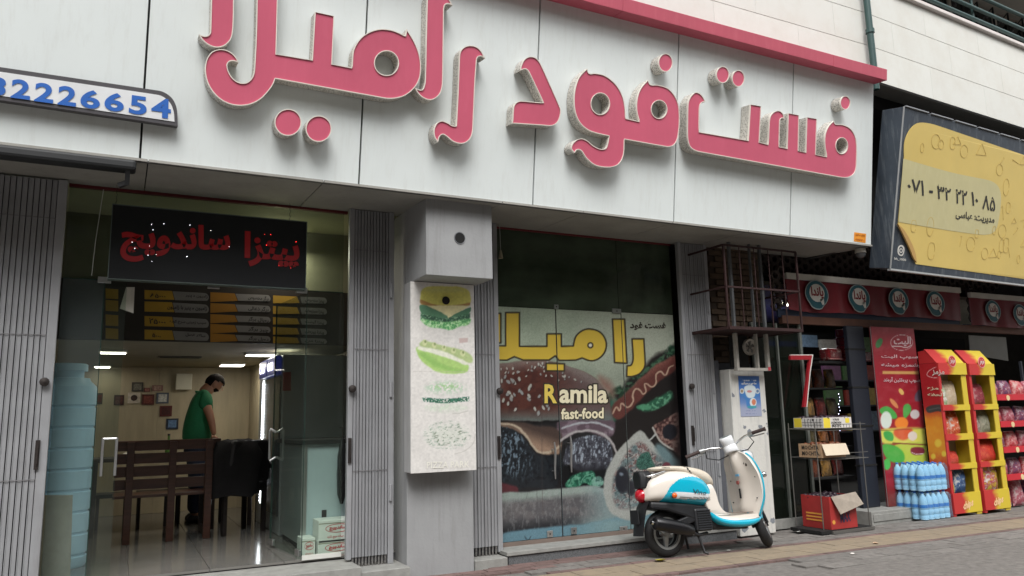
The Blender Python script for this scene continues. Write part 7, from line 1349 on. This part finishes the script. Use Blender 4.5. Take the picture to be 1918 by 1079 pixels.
b = MB()
for (u, z, r_) in ((-.06, .765, .016), (-.10, .772, .012), (-.125, .757, .014), (-.13, .785, .01), (0.02, .755, .008)): b.lathe([(r_, -.004), (r_, .003)], (.823+abs(u)*.25, u, z), 10, 'x')
S('scuff_mark', b, mat('dark scuffs', (90, 84, 78), .8))
b = MB()
for (u, z) in ((.18, .62), (.17, .42), (-.19, .64), (-.19, .45), (-.14, .80)): b.lathe([(.006, -.004), (.006, .004)], (.885 if z > .5 else .872, u, z), 8, 'x')
S('bolt', b, M_bp)
# headlight nacelle behind the shield and front parts
b = MB(); b.lathe([(.05, .0), (.075, .02), (.078, .07), (.06, .10), (.02, .11)], (.89, -.02, .83), 20, 'x'); S('headlight', b, M_wtr, smooth=60)
for sg in (-1, 1): b = MB(); b.lathe([(.006, -.03), (.022, -.02), (.028, 0), (.022, .02), (.006, .028)], (.965, .215*sg, .655), 14, 'x'); o = S('front_indicator', b, M_chrome, smooth=60); b = MB(); b.tube([(.95, .19*sg, .655), (.94, .15*sg, .655)], .008, 6); S('indicator_stalk', b, M_chrome, o)
b = MB(); b.loft([[(x, -w_, z0_), (x+.01, 0, z0_-.01), (x, w_, z0_), (x, w_*.8, z1_), (x, -w_*.8, z1_)] for x, w_, z0_, z1_ in ((.925, .13, .27, .58), (.97, .11, .26, .54), (1.01, .06, .27, .48))]); S('front_fairing', b, M_aqua, smooth=40, bevel=.01)
st_ = bpy.data.objects.new('steering', None); COL.objects.link(st_); st_.empty_display_size = .05; st_.parent = sco; WORG[st_.name] = Vector()
# steering turned to the left about the raked column
AX0 = Vector((.83, 0, .86)); AX1 = Vector((1.065, 0, .24)); ax = (AX0-AX1).normalized(); RM = Matrix.Rotation(math.radians(50), 4, ax); MS = Matrix.Translation(AX0) @ RM @ Matrix.Translation(-AX0)
bpy.data.objects.remove(st_)
def steer(o): o.data.transform(MS); return o
def SS(name, b, m, par=None, **k): return steer(S(name, b, m, par, **k))
fwh = wheel(sco, 1.10, .205, 'front_wheel')
for o in [fwh]+list(fwh.children): o.data.transform(MS)
b = MB(); 
for y in (-.065, .065): b.tube([(.99, y, .42), (1.10, y, .205)], .016, 8)
b.tube([(.99, -.07, .42), (.99, .07, .42)], .02, 8); SS('front_fork', b, M_bp, smooth=50)
b = MB(); rg = []
for a in np.linspace(math.radians(20), math.radians(150), 14): rg.append([(1.10+(.222+(.012 if k_ < 5 else 0))*math.cos(a), y, .205+(.222+(.012 if k_ < 5 else 0)-.02*abs(y/.06)**2)*math.sin(a)) for k_, y in enumerate((-.062, -.04, 0, .04, .062, .058, .03, 0, -.03, -.058))])
b.loft(rg); SS('front_mudguard', b, M_aqua, smooth=50); b = MB(); b.bar((1.28, 0, .33), (1.335, 0, .20), .11, .01); SS('mud_flap', b, M_bp)
b = MB(); b.lathe([(.058, 0), (.066, .01), (.062, .05), (.055, .075)], (.795, 0, .875), 20); SS('steering_cover', b, M_wtr, smooth=50)
b = MB(); b.tube([(.79, 0, .945), (.77, 0, .985), (.755, 0, 1.02), (.752, 0, 1.027)], [.050, .056, .056, .048], 18); sp_ = SS('speedometer', b, M_wtr, smooth=50); b = MB(); b.tube([(.7515, 0, 1.028), (.751, 0, 1.0295)], .043, 18); SS('dial', b, mat('dial glass', (130, 146, 140), .1), sp_)
b = MB()
for sg in (-1, 1): b.tube([(.80, .03*sg, .93), (.79, .09*sg, .955), (.765, .16*sg, .972), (.73, .225*sg, .965), (.715, .26*sg, .962)], .0105, 8)
SS('handlebar', b, M_chrome, smooth=60)
for sg in (-1, 1):
    b = MB(); b.tube([(.725, .235*sg, .965), (.69, .36*sg, .952)], [.0165, .0165], 12); g_ = SS('grip', b, M_grip, smooth=50); b = MB(); b.tube([(.69, .358*sg, .952), (.688, .368*sg, .951)], .02, 12); SS('bar_end', b, M_grip, g_, smooth=50)
    b = MB(); b.tube([(.745, .205*sg, .967), (.727, .245*sg, .964)], [.024, .026], 10); SS('switch_pod', b, M_rimm, smooth=50); b = MB(); b.tube([(.76, .2*sg, .955), (.80, .23*sg, .95), (.79, .34*sg, .935)], .006, 6); SS('brake_lever', b, M_chrome, smooth=50)
    b = MB(); b.tube([(.75, .2*sg, .955), (.80, .22*sg, .90), (.84, .14*sg, .86), (.83, .05*sg, .87)], .005, 6); SS('cable', b, M_bp, smooth=50)

for o in sco.children:
    if o.name.split('.')[0] in ('front_wheel', 'rear_wheel', 'front_fork', 'front_mudguard', 'mud_flap'): continue
    for q in [o]+list(o.children):
        for v in q.data.vertices: v.co.x += .065*min(1, max(0, (v.co.x-.52)/.28))

# ================================================================== THE MAN IN THE GREEN SHIRT
def skin_fig(name, verts, edges, radii, m, parent, sub=2, root=0, origin=None, **k):
    me = bpy.data.meshes.new(name); o_ = np.array(origin if origin is not None else (0, 0, 0)); me.from_pydata([v3(np.array(v)-o_) for v in verts], edges, []); o = bpy.data.objects.new(name, me); COL.objects.link(o); me.materials.append(m)
    o.location = Vector(v3(o_))-(WORG[parent.name] if parent is not None else Vector()); WORG[o.name] = Vector(v3(o_))
    if parent is not None: o.parent = parent
    sk = o.modifiers.new('skin', 'SKIN'); sk.use_smooth_shade = True
    for i, r in enumerate(radii): me.skin_vertices[0].data[i].radius = (r, r) if not isinstance(r, tuple) else r
    me.skin_vertices[0].data[root].use_root = True; sb = o.modifiers.new('sub', 'SUBSURF'); sb.levels = sub; sb.render_levels = sub
    _props(o, k.get('label'), k.get('cat'), None, None); return o
MYY = 9.75; YQ = YP(MYY)
def mp(px, py, dy=0): p = YQ(px, py); return np.array((p[0], MYY+dy, p[2]))
M_skin = mat('tanned skin', (150, 104, 80), .5, var=.05); M_shirt = mat('green cotton shirt', (20, 100, 62), .85, var=.12, scale=9, bump=.3, bscale=40); M_jean = mat('dark blue jeans', (40, 46, 66), .85, var=.15, scale=14); M_hair = mat('black hair', (22, 19, 18), .95, spec=.1, bump=.6, bscale=90); M_shoe = mat('dark shoe', (30, 28, 28), .5)
pel = mp(368, 832); man = thing('person', 'man in a green T-shirt and jeans standing bent over the table, looking down', 'person', (pel[0], MYY, .168))
ch_ = mp(370, 764); nk = mp(387, 732); hd = mp(399, 724); hx = pel[0]; A3 = np.array
def sh(s_): return mp(379, 745, .15*s_)
V = [pel, pel+(ch_-pel)*.5, ch_, mp(381, 738), mp(394, 724), mp(404, 716),
     (hx, MYY-.09, pel[2]-.03), (hx+.02, MYY-.10, .62), (hx-.01, MYY-.10, .26), (hx+.12, MYY-.10, .195), (hx, MYY+.09, pel[2]-.03), (hx+.02, MYY+.10, .62), (hx-.01, MYY+.10, .26), (hx+.12, MYY+.10, .195),
     sh(-1), mp(391, 783, -.21), mp(398, 816, -.19), sh(1), mp(391, 783, .21), mp(400, 814, .16)]
Eg = [(0, 1), (1, 2), (2, 3), (3, 4), (4, 5), (0, 6), (6, 7), (7, 8), (8, 9), (0, 10), (10, 11), (11, 12), (12, 13), (2, 14), (14, 15), (15, 16), (2, 17), (17, 18), (18, 19)]
Rd = [.12, .125, (.13, .15), .09, .075, .07, .085, .06, .04, .03, .085, .06, .04, .03, .062, .046, .028, .062, .046, .028]
bodyo = skin_fig('body', V, Eg, Rd, M_skin, man, origin=(pel[0], MYY, .168))
sl_ = lambda s_: sh(s_)+(mp(391, 783, .21*s_)-sh(s_))*.62
T_ = [pel+A3((0, 0, -.06)), pel+(ch_-pel)*.5, ch_+A3((-.0, 0, 0)), mp(384, 730), sh(-1), sl_(-1), sh(1), sl_(1)]
skin_fig('shirt', T_, [(0, 1), (1, 2), (2, 3), (2, 4), (4, 5), (2, 6), (6, 7)], [.18, .18, (.18, .20), .10, .105, .09, .105, .09], M_shirt, man, origin=(pel[0], MYY, .9))
skin_fig('trousers', [pel+A3((0, 0, .02)), (hx, MYY-.09, pel[2]-.10), (hx+.02, MYY-.10, .62), (hx-.005, MYY-.10, .25), (hx, MYY+.09, pel[2]-.10), (hx+.02, MYY+.10, .62), (hx-.005, MYY+.10, .25)], [(0, 1), (1, 2), (2, 3), (0, 4), (4, 5), (5, 6)], [.145, .115, .085, .065, .115, .085, .065], M_jean, man, origin=(pel[0], MYY, .2))
# head details: tilted down, looking right
hc = mp(403, 718); tilt = math.radians(38); fx = np.array((math.cos(tilt), 0, -math.sin(tilt))); uz = np.array((math.sin(tilt), 0, math.cos(tilt))); sy_ = np.array((0, 1.0, 0))
def hp(f, s_, u): return hc+fx*f+sy_*s_+uz*u
def headshell(name, r0, keep, m, amp):
    b = MB(); nt_, np_ = 16, 28; vs = []
    for i in range(nt_+1):
        th = math.pi*i/nt_
        for j in range(np_):
            ph_ = 2*math.pi*j/np_; f, s_, u = math.sin(th)*math.cos(ph_), math.sin(th)*math.sin(ph_), math.cos(th); r_ = r0*(1+amp*R.uniform(-1, 1)); vs.append(hp(f*r_*1.02-.004, s_*r_*.86, u*r_*1.08))
    fs = []
    for i in range(nt_):
        for j in range(np_):
            th = math.pi*(i+.5)/nt_; ph_ = 2*math.pi*(j+.5)/np_
            if keep(math.sin(th)*math.cos(ph_), math.sin(th)*math.sin(ph_), math.cos(th)): fs.append((i*np_+j, i*np_+(j+1) % np_, (i+1)*np_+(j+1) % np_, (i+1)*np_+j))
    us = sorted({i for f in fs for i in f}); mp_ = {a_: k_ for k_, a_ in enumerate(us)}; b.add([vs[i] for i in us], [tuple(mp_[i] for i in f) for f in fs]); return obj(name, b, m, man, smooth=80)
headshell('face', .094, lambda f, s_, u: True, M_skin, .0)
headshell('hair', .106, lambda f, s_, u: u > .42-.1*f or (f < -.12 and u > -.62) or (f < .12 and u > .1), M_hair, .035)
b = MB(); b.lathe([(.006, 0), (.010, .012), (.004, .03)], (0, 0, 0), 8); nb = MB(); nb.loft([[tuple(hp(.098+.0*q_, -.012, .012)), tuple(hp(.098, .012, .012)), tuple(hp(.100, 0, .02))], [tuple(hp(.118, -.016, -.022)), tuple(hp(.118, .016, -.022)), tuple(hp(.124, 0, -.012))], [tuple(hp(.096, -.012, -.032)), tuple(hp(.096, .012, -.032)), tuple(hp(.1, 0, -.03))]] if (q_ := 1) else []); obj('nose', nb, M_skin, man, smooth=60)
for s_ in (-1, 1):
    b = MB(); b.lathe([(.004, -.008), (.022, -.004), (.024, .004), (.01, .01)], tuple(hp(-.005, .088*s_, -.01)), 12, 'y'); obj('ear', b, M_skin, man, smooth=60)
    b = MB(); b.lathe([(.003, -.01), (.009, -.004), (.009, .004), (.003, .01)], tuple(hp(.082, .034*s_, .016)), 8, 'x'); obj('eye', b, mat('eye white', (190, 186, 180), .3), man, smooth=60)
    b = MB(); b.tube([tuple(hp(.094, .018*s_, .036)), tuple(hp(.088, .05*s_, .036))], .005, 6); obj('eyebrow', b, M_hair, man)
headshell('beard', .101, lambda f, s_, u: f > .3 and -.85 < u < -.36, M_hair, .0)
b = MB(); b.tube([tuple(hp(.087, -.02, -.052)), tuple(hp(.094, 0, -.05)), tuple(hp(.087, .02, -.052))], .006, 6); obj('mouth', b, mat('lips', (130, 78, 70), .5), man, smooth=60)
for sg, wr in ((-1, mp(398, 816, -.19)), (1, mp(400, 814, .16))):
    d = np.array((.25, -.05*sg, -1.0)); d /= np.linalg.norm(d); lat = np.array((1.0, 0, .25)); lat /= np.linalg.norm(lat)
    hv = [wr, wr+d*.05]; he = [(0, 1)]; hr = [.024, .030]
    for k, (o_, L_) in enumerate(((-.028, .075), (-.010, .085), (.010, .08), (.027, .062))):
        n_ = len(hv); hv += [wr+d*.085+lat*o_, wr+d*(.085+L_*.5)+lat*o_+np.array((.0, .008*sg, 0)), wr+d*(.085+L_*.9)+lat*o_+np.array((.004, .026*sg, 0))]; he += [(1, n_), (n_, n_+1), (n_+1, n_+2)]; hr += [.010, .0085, .007]
    n_ = len(hv); hv += [wr+d*.05+lat*.035, wr+d*.09+lat*.052]; he += [(1, n_), (n_, n_+1)]; hr += [.011, .009]
    skin_fig('hand', hv, he, hr, M_skin, man, sub=1, origin=tuple(wr))
    b = MB(); b.loft([[(hx+x, MYY+.10*sg+w_*math.cos(a), .17+.0+h_*(.5+.5*math.sin(a))) for a in np.linspace(0, 6.283, 12, endpoint=False)] for x, w_, h_ in ((-.08, .03, .05), (-.04, .045, .09), (.05, .05, .08), (.14, .048, .055), (.19, .03, .035))]); obj('shoe', b, M_shoe, man, smooth=60)

# ================================================================== ACROSS THE STREET (out of view, added to shade the front and fill the glass)
M_leaf = mat('street tree foliage', (52, 72, 38), .8, var=.5, scale=4); M_bark = mat('bark', (70, 58, 48), .9, var=.3)
M_win = mat('dark window', (40, 46, 54), .15)
wpr = None
for lab, X0, X1, H_, wl in (('grey apartment block directly across the street', -7, 12, 16.5, (112, 106, 98)), ('ochre block left of the grey one across the street', -26, -7.3, 14, (124, 104, 80)), ('pale block right of the grey one across the street', 12.3, 32, 15, (130, 126, 118)), ('brown block at the far right of the street', 32.3, 60, 17, (96, 80, 70)), ('dark brick block at the far left of the street', -60, -26.3, 16, (92, 70, 62))):
    opp = thing('added_opposite_building', lab, 'building', ((X0+X1)/2, -22, 0)); obj('wall', MB().box(X0, -30, -.1, X1, -18, H_), mat('opposite '+lab[:6], wl, .9, var=.1), opp)
    for i in range(int((X1-X0)/3.3)):
        for j in range(4):
            x, z = X0+1+i*3.3, 1.4+j*3.2
            if wpr is None: wpr = obj('window', MB().box(x, -18.0, z, x+1.5, -17.9, z+1.6), M_win, opp)
            else: share('window', wpr, (x+.75, -17.95, z), opp)
rr = np.random.RandomState(4); random.seed(3)
def tree(lab, x, y, h_, cr):
    t = thing('added_street_tree', lab, 'tree', (x, y, -.15), 'trees added across the street'); b = MB(); b.tube([(x, y, -.15), (x+.1, y, h_*.3), (x-.05, y+.1, h_*.55)], [.2, .15, .1], 10)
    for k in range(6): a = k*1.05; b.tube([(x, y, h_*(.32+.04*k)), (x+cr*.4*math.cos(a), y+cr*.4*math.sin(a), h_*(.5+.05*k)), (x+cr*.75*math.cos(a), y+cr*.75*math.sin(a), h_*(.6+.05*k))], [.07, .05, .02], 6)
    obj('trunk', b, M_bark, t, smooth=60); n_ = 9000; cl = rr.randn(60, 3); cl /= np.linalg.norm(cl, axis=1)[:, None]; cl *= rr.uniform(.3, 1, (60, 1))**.5; c = cl[rr.randint(0, 60, n_)]*np.array((cr, cr, h_*.32))*.85+rr.randn(n_, 3)*cr*.14+np.array((x, y, h_*.68))
    u = rr.randn(n_, 3); u /= np.linalg.norm(u, axis=1)[:, None]; w_ = np.cross(u, rr.randn(n_, 3)); w_ /= np.linalg.norm(w_, axis=1)[:, None]; s = rr.uniform(.08, .17, (n_, 1)); vs = np.stack([c-u*s, c+w_*s*.6, c+u*s, c-w_*s*.6], 1).reshape(-1, 3)
    me = bpy.data.meshes.new('crown'); me.from_pydata((vs-np.array((x, y, h_*.4))).tolist(), [], [(4*i, 4*i+1, 4*i+2, 4*i+3) for i in range(n_)]); link_mesh('crown', me, M_leaf, t, Vector((0, 0, h_*.4+.15)))
tree('broad leafy street tree added across the road, nearest the left end', -5, -12, 9, 3.2); tree('second leafy street tree added across the road', 1.5, -12.5, 10, 3.4); tree('third leafy street tree added across the road', 8, -12, 9.5, 3.3); tree('leafy street tree added across the road at the right end', 14.5, -12.5, 10, 3.5)
